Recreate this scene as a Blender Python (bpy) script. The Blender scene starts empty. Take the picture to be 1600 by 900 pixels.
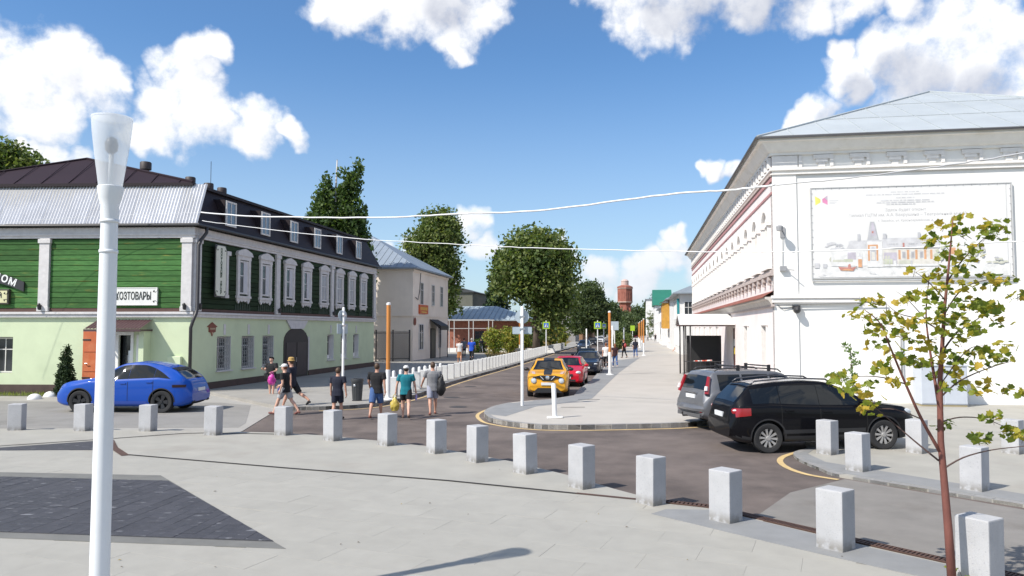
import bpy, bmesh, math, random
import numpy as np
from mathutils import Vector, Matrix
from mathutils import noise as mnoise
from mathutils.geometry import tessellate_polygon
random.seed(7)
rng = np.random.default_rng(11)
SC = bpy.context.scene
C = SC.collection
R = math.radians
# ------------------------------------------------------------------ camera, sky, sun, exposure
CAM_H, FPX, PITCH = 2.85, 1200.0, math.atan(64/1200)
def ray(px, py):
    x = (px-800)/FPX; y = (450-py)/FPX
    return Vector((x, math.cos(PITCH)-y*math.sin(PITCH), math.sin(PITCH)+y*math.cos(PITCH)))
def G(px, py, z=0.0):
    r = ray(px, py); t = (z-CAM_H)/r.z
    return Vector((r.x*t, r.y*t, z))
def AY(px, py, Y):
    r = ray(px, py); t = Y/r.y
    return Vector((r.x*t, Y, CAM_H+r.z*t))
cam = bpy.data.cameras.new('camera'); cam.sensor_width = 36; cam.lens = 36*FPX/1600
cam.clip_start = 0.1; cam.clip_end = 6000
camo = bpy.data.objects.new('camera', cam); C.objects.link(camo)
camo.location = (0, 0, CAM_H); camo.rotation_euler = (math.pi/2+PITCH, 0, 0)
SC.camera = camo
SUN_EL = R(46); SUN_H = Vector((-.84, -.545)).normalized()          # towards the sun
SUN_D = Vector((SUN_H.x*math.cos(SUN_EL), SUN_H.y*math.cos(SUN_EL), math.sin(SUN_EL)))
sun = bpy.data.lights.new('sun', 'SUN'); sun.energy = 4.6; sun.angle = R(.53); sun.color = (1, .95, .87)
suno = bpy.data.objects.new('sun', sun); C.objects.link(suno)
suno.rotation_euler = (-SUN_D).to_track_quat('-Z', 'Y').to_euler()
SC.view_settings.view_transform = 'Standard'; SC.view_settings.look = 'None'
SC.view_settings.exposure = 0.39; SC.view_settings.gamma = 1; SC.view_settings.use_curve_mapping = False
SC.cycles.max_bounces = 6; SC.cycles.diffuse_bounces = 3; SC.cycles.glossy_bounces = 3
SC.cycles.transparent_max_bounces = 8; SC.cycles.sample_clamp_indirect = 6

W = bpy.data.worlds.new('World'); SC.world = W; W.use_nodes = True
W.cycles.sampling_method = 'MANUAL'; W.cycles.sample_map_resolution = 512
nt = W.node_tree; nt.nodes.clear()
class NB:                                       # small node-building helper
    def __init__(s, tree): s.t = tree
    def n(s, kind, **kw):
        nd = s.t.nodes.new(kind)
        for k, v in kw.items(): setattr(nd, k, v)
        return nd
    def put(s, sock, v):
        if isinstance(v, bpy.types.NodeSocket): s.t.links.new(v, sock)
        else: sock.default_value = v
    def math(s, op, a, b=0.0, c=None, clamp=False):
        nd = s.n('ShaderNodeMath', operation=op, use_clamp=clamp)
        s.put(nd.inputs[0], a); s.put(nd.inputs[1], b)
        if c is not None: s.put(nd.inputs[2], c)
        return nd.outputs[0]
    def vmath(s, op, a, b=(0, 0, 0), out=0):
        nd = s.n('ShaderNodeVectorMath', operation=op)
        s.put(nd.inputs[0], a); s.put(nd.inputs[1], b)
        return nd.outputs[out]
    def scale(s, v, f):
        nd = s.n('ShaderNodeVectorMath', operation='SCALE'); s.put(nd.inputs[0], v); s.put(nd.inputs['Scale'], f)
        return nd.outputs[0]
    def noise(s, vec, scale, detail=5, rough=.55):
        nd = s.n('ShaderNodeTexNoise'); s.put(nd.inputs['Vector'], vec)
        nd.inputs['Scale'].default_value = scale; nd.inputs['Detail'].default_value = detail
        nd.inputs['Roughness'].default_value = rough
        return nd.outputs['Fac']
    def ramp(s, x, a, b, lo=0.0, hi=1.0, smooth=True):
        nd = s.n('ShaderNodeMapRange', interpolation_type='SMOOTHSTEP' if smooth else 'LINEAR')
        s.put(nd.inputs[0], x); nd.inputs[1].default_value = a; nd.inputs[2].default_value = b
        nd.inputs[3].default_value = lo; nd.inputs[4].default_value = hi
        return nd.outputs[0]
    def mix(s, f, a, b):
        nd = s.n('ShaderNodeMix', data_type='RGBA'); s.put(nd.inputs[0], f); s.put(nd.inputs[6], a); s.put(nd.inputs[7], b)
        return nd.outputs[2]
# cumulus banks: (pixel x, y, radius) turned into sky directions
CLOUDS = [(15,120,72),(95,105,58),(150,135,50),(60,168,60),(-30,110,80),(190,130,22),
 (286,92,40),(330,78,34),(300,140,52),(255,155,46),(335,180,58),(405,180,38),(245,190,44),(300,195,50),(445,205,20),(390,205,40),(205,205,30),
 (540,5,52),(640,-5,88),(700,20,66),(620,35,50),(722,68,20),(500,15,36),(740,0,60),
 (985,10,58),(1020,40,42),(1080,15,58),(1170,0,58),(1260,-8,50),(1340,-15,46),(1420,-18,42),(950,-20,50),
 (1400,95,58),(1470,70,75),(1545,45,70),(1560,120,85),(1460,140,80),(1345,130,36),(1318,75,26),(1318,110,34),(1290,165,34),(1262,195,26),(1620,90,90),(1240,210,20),
 (1118,258,24),(1145,268,22),(1092,255,16),(80,240,26),(110,245,22),(45,235,18),
 (735,352,26),(742,385,28),(700,395,26),(655,380,20),(885,380,22),(910,395,20),(1062,372,26),(1075,360,18),(1000,415,34),(1045,405,34),(945,430,34),(920,460,30),(1080,430,34),(690,420,30),(990,450,36),(620,385,16)]
DARKS = [(1110,5,70),(1200,-5,70),(1040,20,40),(1405,115,42),(1450,135,42),(1340,145,30),(1530,150,46),(1300,185,26),(1145,270,30),(700,10,40)]
def blob_dir(px, py): return ray(px, py).normalized()
def make_field(name, blobs):
    g = bpy.data.node_groups.new(name, 'ShaderNodeTree')
    g.interface.new_socket('Vector', in_out='INPUT', socket_type='NodeSocketVector')
    g.interface.new_socket('Value', in_out='OUTPUT', socket_type='NodeSocketFloat')
    b = NB(g); gi = b.n('NodeGroupInput'); go = b.n('NodeGroupOutput')
    v = gi.outputs[0]; acc = None
    for (px, py, r) in blobs:
        k = 2/((r*.84/FPX)**2)
        d = b.vmath('DOT_PRODUCT', v, tuple(blob_dir(px, py)), out=1)
        val = b.math('MULTIPLY_ADD', d, k, 1-k)
        acc = val if acc is None else b.math('MAXIMUM', acc, val)
    g.links.new(acc, go.inputs[0]); return g
grp_c = make_field('cloud_banks', CLOUDS); grp_d = make_field('cloud_bases', DARKS)
b = NB(nt)
tc = b.n('ShaderNodeTexCoord'); vdir = b.vmath('NORMALIZE', tc.outputs['Generated'])
def field(v):
    wn = b.n('ShaderNodeTexNoise'); b.put(wn.inputs['Vector'], v); wn.inputs['Scale'].default_value = 15; wn.inputs['Detail'].default_value = 3
    wv = b.vmath('NORMALIZE', b.vmath('ADD', v, b.scale(b.vmath('SUBTRACT', wn.outputs['Color'], (.5,.5,.5)), .085)))
    nd = b.n('ShaderNodeGroup'); nd.node_tree = grp_c; b.put(nd.inputs[0], wv)
    base = b.math('MINIMUM', b.math('MAXIMUM', nd.outputs[0], -2.2), .8)
    n1 = b.noise(v, 26, 9, .60)
    n2 = b.noise(v, 8, 2, .5)
    # unseen cumulus all round outside the frame, cover raised to whiten the sky fill
    n3 = b.noise(v, 3.1, 5, .55)
    sep = b.n('ShaderNodeSeparateXYZ'); b.put(sep.inputs[0], v)
    gen = b.math('MULTIPLY', b.math('SUBTRACT', n3, .515), 9)
    gen = b.math('SUBTRACT', gen, b.ramp(sep.outputs[1], .55, .8, 0, 6))
    base = b.math('MAXIMUM', base, b.math('MINIMUM', gen, .9))
    f = b.math('MULTIPLY_ADD', b.math('SUBTRACT', n1, .46), 3.0, base)
    return b.math('MULTIPLY_ADD', b.math('SUBTRACT', n2, .5), 1.2, f), sep
f0, sep0 = field(vdir)
f1, _ = field(b.vmath('ADD', vdir, (-.012, 0, .022)))
dk = b.n('ShaderNodeGroup'); dk.node_tree = grp_d; b.put(dk.inputs[0], vdir)
dark = b.ramp(dk.outputs[0], -.6, .7, 0, .62)
diff = b.math('SUBTRACT', f0, f1)
thick = b.ramp(f0, .2, 2.2, 0, .10)
light = b.math('MULTIPLY_ADD', diff, .30, .84)
light = b.math('SUBTRACT', light, dark); light = b.math('SUBTRACT', light, thick, clamp=True)
ccol = b.mix(light, (.46, .485, .56, 1), (.92, .92, .92, 1))
ccol = b.mix(b.ramp(sep0.outputs[2], .03, .22, .72, 0), ccol, (.60, .635, .70, 1))
mask = b.ramp(f0, -.28, 1.05, 0, .96)
mask = b.math('MULTIPLY', mask, b.ramp(sep0.outputs[2], .0, .05))
sky = b.n('ShaderNodeTexSky', sky_type='NISHITA', sun_disc=False)
sky.sun_elevation = SUN_EL; sky.sun_rotation = math.atan2(SUN_H.x, SUN_H.y); sky.altitude = 160
sky.air_density = 1.0; sky.dust_density = 0.7; sky.ozone_density = 2.2
hs = b.n('ShaderNodeHueSaturation'); hs.inputs['Saturation'].default_value = 1.12; b.put(hs.inputs['Color'], sky.outputs[0])
SKY_S = .105
SKY_S = .105
skyc = b.vmath('MULTIPLY', hs.outputs[0], (.78, 1.03, 1.20))
hz = b.ramp(sep0.outputs[2], -.02, .36, .56, .04)
skyc = b.mix(hz, skyc, b.scale((.50, .575, .66), 1/SKY_S))
col = b.mix(mask, skyc, b.scale(ccol, 1/SKY_S))
bg = b.n('ShaderNodeBackground'); bg.inputs['Strength'].default_value = SKY_S; b.put(bg.inputs['Color'], col)
wo = b.n('ShaderNodeOutputWorld'); nt.links.new(bg.outputs[0], wo.inputs['Surface'])
# ------------------------------------------------------------------ helpers
def faceT(ux, uy, ox=0.0, oy=0.0, oz=0.0):      # x along a wall, y into it, z up
    return Matrix(((ux, -uy, 0, ox), (uy, ux, 0, oy), (0, 0, 1, oz), (0, 0, 0, 1)))
class MB:
    def __init__(s, T=None):
        s.v = []; s.f = []; s.m = []; s.T = T or Matrix.Identity(4)
    def add(s, vs, fs, m=0):
        o = len(s.v); s.v += [s.T @ Vector(p) for p in vs]
        s.f += [[i+o for i in f] for f in fs]; s.m += [m]*len(fs); return s
    def box(s, x0, x1, y0, y1, z0, z1, m=0):
        return s.add([(x0,y0,z0),(x1,y0,z0),(x1,y1,z0),(x0,y1,z0),(x0,y0,z1),(x1,y0,z1),(x1,y1,z1),(x0,y1,z1)],
              [(0,3,2,1),(4,5,6,7),(0,1,5,4),(1,2,6,5),(2,3,7,6),(3,0,4,7)], m)
    def quad(s, a, b_, c, d, m=0): return s.add([a, b_, c, d], [(0,1,2,3)], m)
    def prism(s, poly, y0, y1, m=0):            # polygon in x-z, extruded along y
        n = len(poly); vs = [(x, y0, z) for x, z in poly]+[(x, y1, z) for x, z in poly]
        return s.add(vs, [list(range(n)), list(range(2*n-1, n-1, -1))]+[(i, n+i, n+(i+1)%n, (i+1)%n) for i in range(n)], m)
    def slab(s, pts, z0, z1, m=0, ms=None):     # polygon in x-y (any shape), with sides
        n = len(pts); vs = [(p[0], p[1], z1) for p in pts]+[(p[0], p[1], z0) for p in pts]
        tri = tessellate_polygon([[Vector((p[0], p[1], 0)) for p in pts]])
        ar = sum(pts[i][0]*pts[(i+1)%n][1]-pts[(i+1)%n][0]*pts[i][1] for i in range(n))
        out = []
        for t in tri:
            a, b_, c = [Vector((pts[i][0], pts[i][1])) for i in t]
            out.append(t if (b_-a).cross(c-a) > 0 else (t[0], t[2], t[1]))
        s.add(vs, out, m)
        if z0 < z1:
            q = [((i+1)%n, i, n+i, n+(i+1)%n) if ar > 0 else (i, (i+1)%n, n+(i+1)%n, n+i) for i in range(n)]
            o = len(s.v)-len(vs); s.f += [[i+o for i in f] for f in q]; s.m += [m if ms is None else ms]*n
        return s
    def tube(s, pts, rad, n=8, m=0, caps=True):
        pts = [Vector(p) for p in pts]; k = len(pts)
        if not hasattr(rad, '__len__'): rad = [rad]*k
        t0 = (pts[1]-pts[0]).normalized()
        nx = t0.orthogonal().normalized(); vs = []; fs = []
        for i in range(k):
            t = (pts[min(i+1, k-1)]-pts[max(i-1, 0)]).normalized()
            nx = (nx-t*nx.dot(t)).normalized(); ny = t.cross(nx)
            for j in range(n):
                a = 2*math.pi*j/n; vs.append(pts[i]+(nx*math.cos(a)+ny*math.sin(a))*rad[i])
        for i in range(k-1):
            for j in range(n): fs.append((i*n+j, i*n+(j+1)%n, (i+1)*n+(j+1)%n, (i+1)*n+j))
        if caps: fs.append(list(range(n-1, -1, -1))); fs.append(list(range((k-1)*n, k*n)))
        return s.add(vs, fs, m)
    def lathe(s, prof, n=16, c=(0,0,0), m=0, axis='z', sx=1.0, sy=1.0, caps=True):
        vs = []; fs = []; k = len(prof)
        for r, h in prof:
            for j in range(n):
                a = 2*math.pi*j/n; x, y = r*math.cos(a)*sx, r*math.sin(a)*sy
                p = (x, y, h) if axis == 'z' else ((x, h, y) if axis == 'y' else (h, x, y))
                vs.append((p[0]+c[0], p[1]+c[1], p[2]+c[2]))
        for i in range(k-1):
            for j in range(n): fs.append((i*n+j, i*n+(j+1)%n, (i+1)*n+(j+1)%n, (i+1)*n+j))
        if caps: fs.append(list(range(n-1, -1, -1))); fs.append(list(range((k-1)*n, k*n)))
        return s.add(vs, fs, m)
    def ball(s, c, r, n=12, k=8, m=0, rot=None):
        rx, ry, rz = (r, r, r) if not hasattr(r, '__len__') else r
        c = Vector(c); vs = [(0, 0, -rz)]; fs = []
        for i in range(1, k):
            t = math.pi*i/k
            for j in range(n):
                a = 2*math.pi*j/n; vs.append((rx*math.sin(t)*math.cos(a), ry*math.sin(t)*math.sin(a), -rz*math.cos(t)))
        vs.append((0, 0, rz)); L = len(vs)-1
        for j in range(n):
            fs.append((0, 1+(j+1)%n, 1+j)); fs.append((L, L-n+j, L-n+(j+1)%n))
        for i in range(k-2):
            for j in range(n): fs.append((1+i*n+j, 1+i*n+(j+1)%n, 1+(i+1)*n+(j+1)%n, 1+(i+1)*n+j))
        q = [(rot @ Vector(p) if rot else Vector(p))+c for p in vs]
        return s.add(q, fs, m)
    def grid(s, rows, m=0, flip=False):
        nu = len(rows); nv = len(rows[0]); vs = [p for r in rows for p in r]; fs = []
        for i in range(nu-1):
            for j in range(nv-1):
                f = (i*nv+j, i*nv+j+1, (i+1)*nv+j+1, (i+1)*nv+j); fs.append(f[::-1] if flip else f)
        return s.add(vs, fs, m)
    def mesh(s, name, mats, smooth=False, bevel=0.0, fix=True, angle=None, seg=1):
        me = bpy.data.meshes.new(name); me.from_pydata([tuple(p) for p in s.v], [], s.f)
        for mt in (mats if isinstance(mats, (list, tuple)) else [mats]): me.materials.append(mt)
        me.polygons.foreach_set('material_index', s.m)
        if fix or bevel:
            bm = bmesh.new(); bm.from_mesh(me)
            if bevel:
                bmesh.ops.remove_doubles(bm, verts=bm.verts, dist=1e-5)
                bmesh.ops.recalc_face_normals(bm, faces=bm.faces)
                ed = [e for e in bm.edges if len(e.link_faces) == 2 and e.calc_face_angle(0) > .5]
                bmesh.ops.bevel(bm, geom=ed, offset=bevel, segments=seg, affect='EDGES', profile=.6)
            if fix: bmesh.ops.recalc_face_normals(bm, faces=bm.faces)
            bm.to_mesh(me); bm.free()
        if smooth:
            me.polygons.foreach_set('use_smooth', [True]*len(me.polygons))
            if angle: me.set_sharp_from_angle(angle=R(angle))
        return me
    def build(s, name, mats, parent=None, loc=None, rot=None, **kw):
        return put(name, s.mesh(name, mats, **kw), parent, loc, rot)
def build_each(m, name, mats, parent=None, **kw):   # every loose piece of a mesh as an object of its own
    par = list(range(len(m.v)))
    def fd(i):
        while par[i] != i: par[i] = par[par[i]]; i = par[i]
        return i
    for f in m.f:
        for k in f[1:]: par[fd(k)] = fd(f[0])
    grp = {}
    for fi, f in enumerate(m.f): grp.setdefault(fd(f[0]), []).append(fi)
    for fis in grp.values():
        ids = sorted({i for fi in fis for i in m.f[fi]}); mp = {i: k for k, i in enumerate(ids)}; n = MB()
        n.v = [m.v[i] for i in ids]; n.f = [[mp[i] for i in m.f[fi]] for fi in fis]; n.m = [m.m[fi] for fi in fis]; n.build(name, mats, parent, **kw)
def put(name, me, parent=None, loc=None, rot=None, scale=None):
    o = bpy.data.objects.new(name, me); C.objects.link(o)
    if parent is not None: o.parent = parent
    if loc is not None: o.location = loc
    if rot is not None: o.rotation_euler = rot
    if scale is not None: o.scale = scale
    return o
def tag(o, label=None, cat=None, group=None, kind=None):
    if label: o['label'] = label
    if cat: o['category'] = cat
    if group: o['group'] = group
    if kind: o['kind'] = kind
    return o
def thing(name, label, cat, loc=(0,0,0), rotz=0.0, group=None):
    o = bpy.data.objects.new(name, None); C.objects.link(o); o.location = loc; o.rotation_euler = (0, 0, rotz)
    o.empty_display_size = .2
    return tag(o, label, cat, group)
def structure(o): return tag(o, kind='structure')
def stuff(o): return tag(o, kind='stuff')
def copy_tree(o, parent=None):
    c = o.copy(); C.objects.link(c)
    if parent is not None: c.parent = parent
    for ch in o.children: copy_tree(ch, c)
    return c
def baked(ob):                                   # mesh of an object after its modifiers; the object goes
    dg = bpy.context.evaluated_depsgraph_get(); dg.update()
    me = bpy.data.meshes.new_from_object(ob.evaluated_get(dg)); bpy.data.objects.remove(ob); return me
def text_mesh(txt, size, mat, extrude=.004, align='CENTER', bold=0.0, spacing=1.0):
    cu = bpy.data.curves.new('lettering', 'FONT'); cu.body = txt; cu.size = size; cu.extrude = extrude
    cu.align_x = align; cu.align_y = 'CENTER'; cu.offset = bold; cu.space_character = spacing; cu.resolution_u = 3
    o = bpy.data.objects.new('lettering', cu); C.objects.link(o); me = baked(o); me.materials.clear(); me.materials.append(mat)
    return me
def upright(T):                                  # text lies in x-y facing +z: stand it against a wall frame
    return T @ Matrix(((1,0,0,0),(0,0,-1,0),(0,1,0,0),(0,0,0,1)))
def put_text(name, txt, size, mat, T, u, y, z, parent, rotl=0.0, **kw):
    o = put(name, text_mesh(txt, size, mat, **kw), parent)
    o.matrix_local = T @ Matrix.Translation((u, y, z)) @ Matrix.Rotation(rotl, 4, 'Y') @ Matrix(((1,0,0,0),(0,0,-1,0),(0,1,0,0),(0,0,0,1)))
    return o
_mats = {}
def M(name, col, rough=.75, metal=0.0, var=.12, scale=3.0, bump=0.0, bscale=40.0, coat=0.0, rand=0.0, spec=.5, stretch=None, tint=None, tscale=1.0, tlo=.5, thi=.7, hue=0.0):
    if name in _mats: return _mats[name]
    m = bpy.data.materials.new(name); m.use_nodes = True; t = m.node_tree; b = NB(t)
    p = t.nodes['Principled BSDF']
    p.inputs['Roughness'].default_value = rough; p.inputs['Metallic'].default_value = metal
    p.inputs['Specular IOR Level'].default_value = spec; p.inputs['Coat Weight'].default_value = coat
    p.inputs['Coat Roughness'].default_value = .04
    tc = b.n('ShaderNodeTexCoord'); v = tc.outputs['Object']
    oi = b.n('ShaderNodeObjectInfo')
    if rand or hue or stretch is None:
        v = b.vmath('ADD', v, b.scale((13.1, 7.7, 5.3), oi.outputs['Random'])) if rand else v
    if stretch: v = b.vmath('MULTIPLY', v, stretch)
    c = tuple(col)+(1,)
    cs = None
    if tint:
        f = b.ramp(b.noise(v, tscale, 6, .6), tlo, thi)
        cs = b.mix(f, c, tuple(tint)+(1,))
    if var:
        f = b.ramp(b.noise(v, scale, 5, .6), .25, .75, 1-var, 1+var, smooth=False)
        cs = b.scale(cs if cs is not None else c[:3], f)
    if rand:
        f = b.math('MULTIPLY_ADD', oi.outputs['Random'], 2*rand, 1-rand)
        cs = b.scale(cs if cs is not None else c[:3], f)
    if hue:
        hsv = b.n('ShaderNodeHueSaturation'); b.put(hsv.inputs['Color'], cs if cs is not None else c)
        b.put(hsv.inputs['Hue'], b.math('MULTIPLY_ADD', oi.outputs['Random'], hue, .5-hue/2)); cs = hsv.outputs[0]
    if cs is not None: b.put(p.inputs['Base Color'], cs)
    else: p.inputs['Base Color'].default_value = c
    if bump:
        bn = b.n('ShaderNodeBump'); bn.inputs['Strength'].default_value = bump; bn.inputs['Distance'].default_value = .02
        b.put(bn.inputs['Height'], b.noise(v, bscale, 4, .6)); t.links.new(bn.outputs[0], p.inputs['Normal'])
    _mats[name] = m; return m
def leafmat(name, col, trans=.35):
    if name in _mats: return _mats[name]
    m = M(name, col, rough=.6, var=.25, scale=1.5, spec=.3); t = m.node_tree; b = NB(t); p = t.nodes['Principled BSDF']
    tr = b.n('ShaderNodeBsdfTranslucent'); tr.inputs['Color'].default_value = (min(1, col[0]*1.6), min(1, col[1]*1.7), col[2]*.8, 1)
    mx = b.n('ShaderNodeMixShader'); mx.inputs[0].default_value = trans
    t.links.new(p.outputs[0], mx.inputs[1]); t.links.new(tr.outputs[0], mx.inputs[2])
    t.links.new(mx.outputs[0], t.nodes['Material Output'].inputs['Surface']); return m
def glassmat(name, col=(.03, .035, .04), rough=.04, spec=.6): return M(name, col, rough=rough, var=0, spec=spec)
# shared materials
WHITE = M('white_paint', (.78,.77,.75), .6, var=.06, scale=4)
OFFWHITE = M('aged_white_paint', (.62,.60,.58), .7, var=.14, scale=6)
BLACKP = M('black_plastic', (.018,.018,.02), .55, var=.1)
DARKMETAL = M('dark_painted_metal', (.035,.033,.035), .45, var=.1)
GLASS = glassmat('window_glass')
STEEL = M('bare_steel', (.55,.56,.58), .35, metal=.9, var=.1)
RUBBER = M('tyre_rubber', (.022,.022,.023), .85, var=.15, scale=12)
def wall_open(mb, u0, u1, z0, z1, ops, y=0.0, depth=.3, m=0, mr=0):
    us = sorted({u0, u1, *[o[0] for o in ops], *[o[1] for o in ops]}); zs = sorted({z0, z1, *[o[2] for o in ops], *[o[3] for o in ops]})
    us = [u for u in us if u0 <= u <= u1]; zs = [z for z in zs if z0 <= z <= z1]
    for i in range(len(us)-1):
        for j in range(len(zs)-1):
            cu, cz = (us[i]+us[i+1])/2, (zs[j]+zs[j+1])/2
            if any(o[0] < cu < o[1] and o[2] < cz < o[3] for o in ops): continue
            mb.quad((us[i],y,zs[j]), (us[i+1],y,zs[j]), (us[i+1],y,zs[j+1]), (us[i],y,zs[j+1]), m)
    for (a, b_, c, d) in [o[:4] for o in ops]:
        yd = y+depth
        mb.quad((a,y,c),(a,yd,c),(a,yd,d),(a,y,d), mr); mb.quad((b_,yd,c),(b_,y,c),(b_,y,d),(b_,yd,d), mr)
        mb.quad((a,y,d),(a,yd,d),(b_,yd,d),(b_,y,d), mr); mb.quad((a,yd,c),(a,y,c),(b_,y,c),(b_,yd,c), mr)
def window(parent, T, uc, z0, z1, w, y, fm, pm=None, fr=.07, mull=1, tran=.66, dep=.06, name='window', label=None):
    a, c = uc-w/2, uc+w/2; m = MB(T)
    m.box(a, a+fr, y-dep, y, z0, z1); m.box(c-fr, c, y-dep, y, z0, z1)
    m.box(a+fr, c-fr, y-dep, y, z0, z0+fr); m.box(a+fr, c-fr, y-dep, y, z1-fr, z1)
    for i in range(mull):
        x = a+(i+1)*w/(mull+1); m.box(x-.02, x+.02, y-dep+.012, y, z0+fr, z1-fr)
    if tran:
        zt = z0+(z1-z0)*tran; m.box(a+fr, c-fr, y-dep+.016, y-.004, zt-.02, zt+.02)
    o = m.build(name, fm, parent, fix=False)
    if label: o['label'] = label
    MB(T).box(a+fr*.5, c-fr*.5, y-dep*.45, y-.006, z0+fr*.5, z1-fr*.5).build('pane', pm or GLASS, o, fix=False)
    return o
# ------------------------------------------------------------------ ground, roads, paving
DV = Vector((.1644, .9864, 0)); EV = Vector((.9864, -.1644, 0))      # along the street / across it
GRANITE_L = M('pale_granite_paving', (.335,.321,.285), .7, var=.10, scale=1.2, bump=.15, bscale=60, tint=(.30,.28,.245), tscale=.35)
SLAB = M('pale_granite_slab', (.335,.321,.286), .66, var=.07, scale=2.3, bump=.12, bscale=70, rand=.03, tint=(.30,.285,.252), tscale=.7, tlo=.5, thi=.8)
GRANITE_M = M('mid_grey_granite', (.225,.227,.228), .72, var=.12, scale=2.0, bump=.15, bscale=60)
SETTS = M('brown_grey_stone_setts', (.20,.186,.170), .78, var=.16, scale=1.4, bump=.2, bscale=30, tint=(.15,.135,.12), tscale=.5)
PAVEWARM = M('warm_pale_paving', (.335,.32,.295), .75, var=.08, scale=1.0, bump=.12, bscale=50, tint=(.29,.27,.24), tscale=.3)
PAVELANE = M('grey_lane_paving', (.235,.225,.21), .78, var=.12, scale=1.0, bump=.15, bscale=40, tint=(.19,.18,.165), tscale=.4)
ASPHALT = M('worn_brown_asphalt', (.135,.108,.095), .85, var=.26, scale=1.1, bump=.35, bscale=90, tint=(.09,.071,.063), tscale=.4, tlo=.42, thi=.62)
EARTH = M('dry_earth_and_grass', (.10,.10,.05), .95, var=.3, scale=.2)
KERB = M('kerb_granite', (.25,.245,.24), .75, var=.18, scale=4, bump=.2, bscale=60, rand=.05)
YELLOW = M('yellow_road_paint', (.55,.40,.19), .75, var=.22, scale=6)
RUST = M('rusty_cast_iron', (.075,.040,.030), .8, var=.35, scale=8)
DARKSLOT = M('dark_drain_slot', (.022,.02,.019), .9, var=.2)
def P2(lst, z=0.0): return [G(x, y, z) for x, y in lst]
def strip(pts, w, off=0.0):                      # ribbon beside a polyline, off to its left
    L = []; Rr = []
    for i, p in enumerate(pts):
        t = (pts[min(i+1, len(pts)-1)]-pts[max(i-1, 0)]); t = Vector((t.x, t.y, 0)).normalized(); nrm = Vector((-t.y, t.x, 0))
        L.append(p+nrm*(off+w/2)); Rr.append(p+nrm*(off-w/2))
    return L, Rr
def ribbon(name, pts, w, z, mt, off=0.0, parent=None):
    L, Rr = strip(pts, w, off); m = MB()
    m.grid([[(a.x, a.y, z), (b_.x, b_.y, z)] for a, b_ in zip(L, Rr)]); return m.build(name, mt, parent, fix=False)
def resample(pts, step):
    out = [pts[0].copy()]; carry = 0.0
    for a, b_ in zip(pts[:-1], pts[1:]):
        L = (b_-a).length; n = max(1, round(L/step))
        out += [a.lerp(b_, (i+1)/n) for i in range(n)]
    return out
def smoothline(pts, n=6):
    out = []
    for i in range(len(pts)-1):
        p0 = pts[max(i-1, 0)]; p1 = pts[i]; p2 = pts[i+1]; p3 = pts[min(i+2, len(pts)-1)]
        for k in range(n):
            t = k/n; out.append(.5*((2*p1)+(p2-p0)*t+(2*p0-5*p1+4*p2-p3)*t*t+(3*p1-p0-3*p2+p3)*t**3))
    return out+[pts[-1]]
kerb_me = MB().box(-.5, .5, 0, .16, -.05, 1).mesh('kerb_stone', KERB, bevel=.014)
def kerb(pts, h, parent, step=1.0):              # stones to the left of the walking direction
    q = resample(pts, step)
    for a, b_ in zip(q[:-1], q[1:]):
        d = b_-a; L = d.length; c = (a+b_)/2
        o = put('kerb_stone', kerb_me, parent, (c.x, c.y, 0), (0, 0, math.atan2(d.y, d.x)), (L-.012, 1, h+random.uniform(.002, .008)))
g = MB(); g.quad((-3000,-60,-.06), (3000,-60,-.06), (3000,4000,-.06), (-3000,4000,-.06)); structure(g.build('ground', EARTH, fix=False))
rd = MB(); rd.slab([(-60,4), (60,4), (60,40), (62,330), (34,330), (-6,110), (-60,40)], -.05, 0)
road = structure(rd.build('road', ASPHALT, fix=False))
# left: flush pale paving in front of the green shop, with a greyer lane
A, Bp = G(379, 674), G(447, 632)
pl = MB(); pl.slab([(-60,8), (A.x,13), (A.x,A.y), (Bp.x,Bp.y), (-13.2,34), (-13.2,36), (-60,38)], 0, .015)
leftpave = structure(pl.build('shop_forecourt', PAVEWARM, fix=False))
ln = MB(); q = P2([(-700,622),(345,630),(392,634),(384,662),(372,669),(-700,672)]); ln.slab(q, .0155, .019)
ln.build('stone_lane', PAVELANE, leftpave, fix=False)
# left pavement beside the street
kl = smoothline(P2([(440,641.5),(470,641.2),(520,640),(587,635),(650,621),(712,598),(806,571),(869,551)]), 5)
far = kl[-1]+DV*230
KL = kl+[far]
sw = MB(); sw.slab([(p.x,p.y) for p in KL]+[(far.x-14,far.y), (-2,125), (-30,118), (-30,58), (-16,50), (-13.9,34.5), (-12.4,32.6)], 0, .13)
lpave = structure(sw.build('left_pavement', M('left_pavement_stone', (.30,.285,.26), .75, var=.1, scale=1.0, bump=.15, bscale=50, tint=(.26,.245,.22), tscale=.4), fix=False))
kerb(kl, .13, lpave, 1.0); kerb([kl[-1], kl[-1]+DV*60], .13, lpave, 2.0)
ribbon('yellow_line', KL[8:], .10, .006, YELLOW, off=-.28, parent=road)
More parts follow.
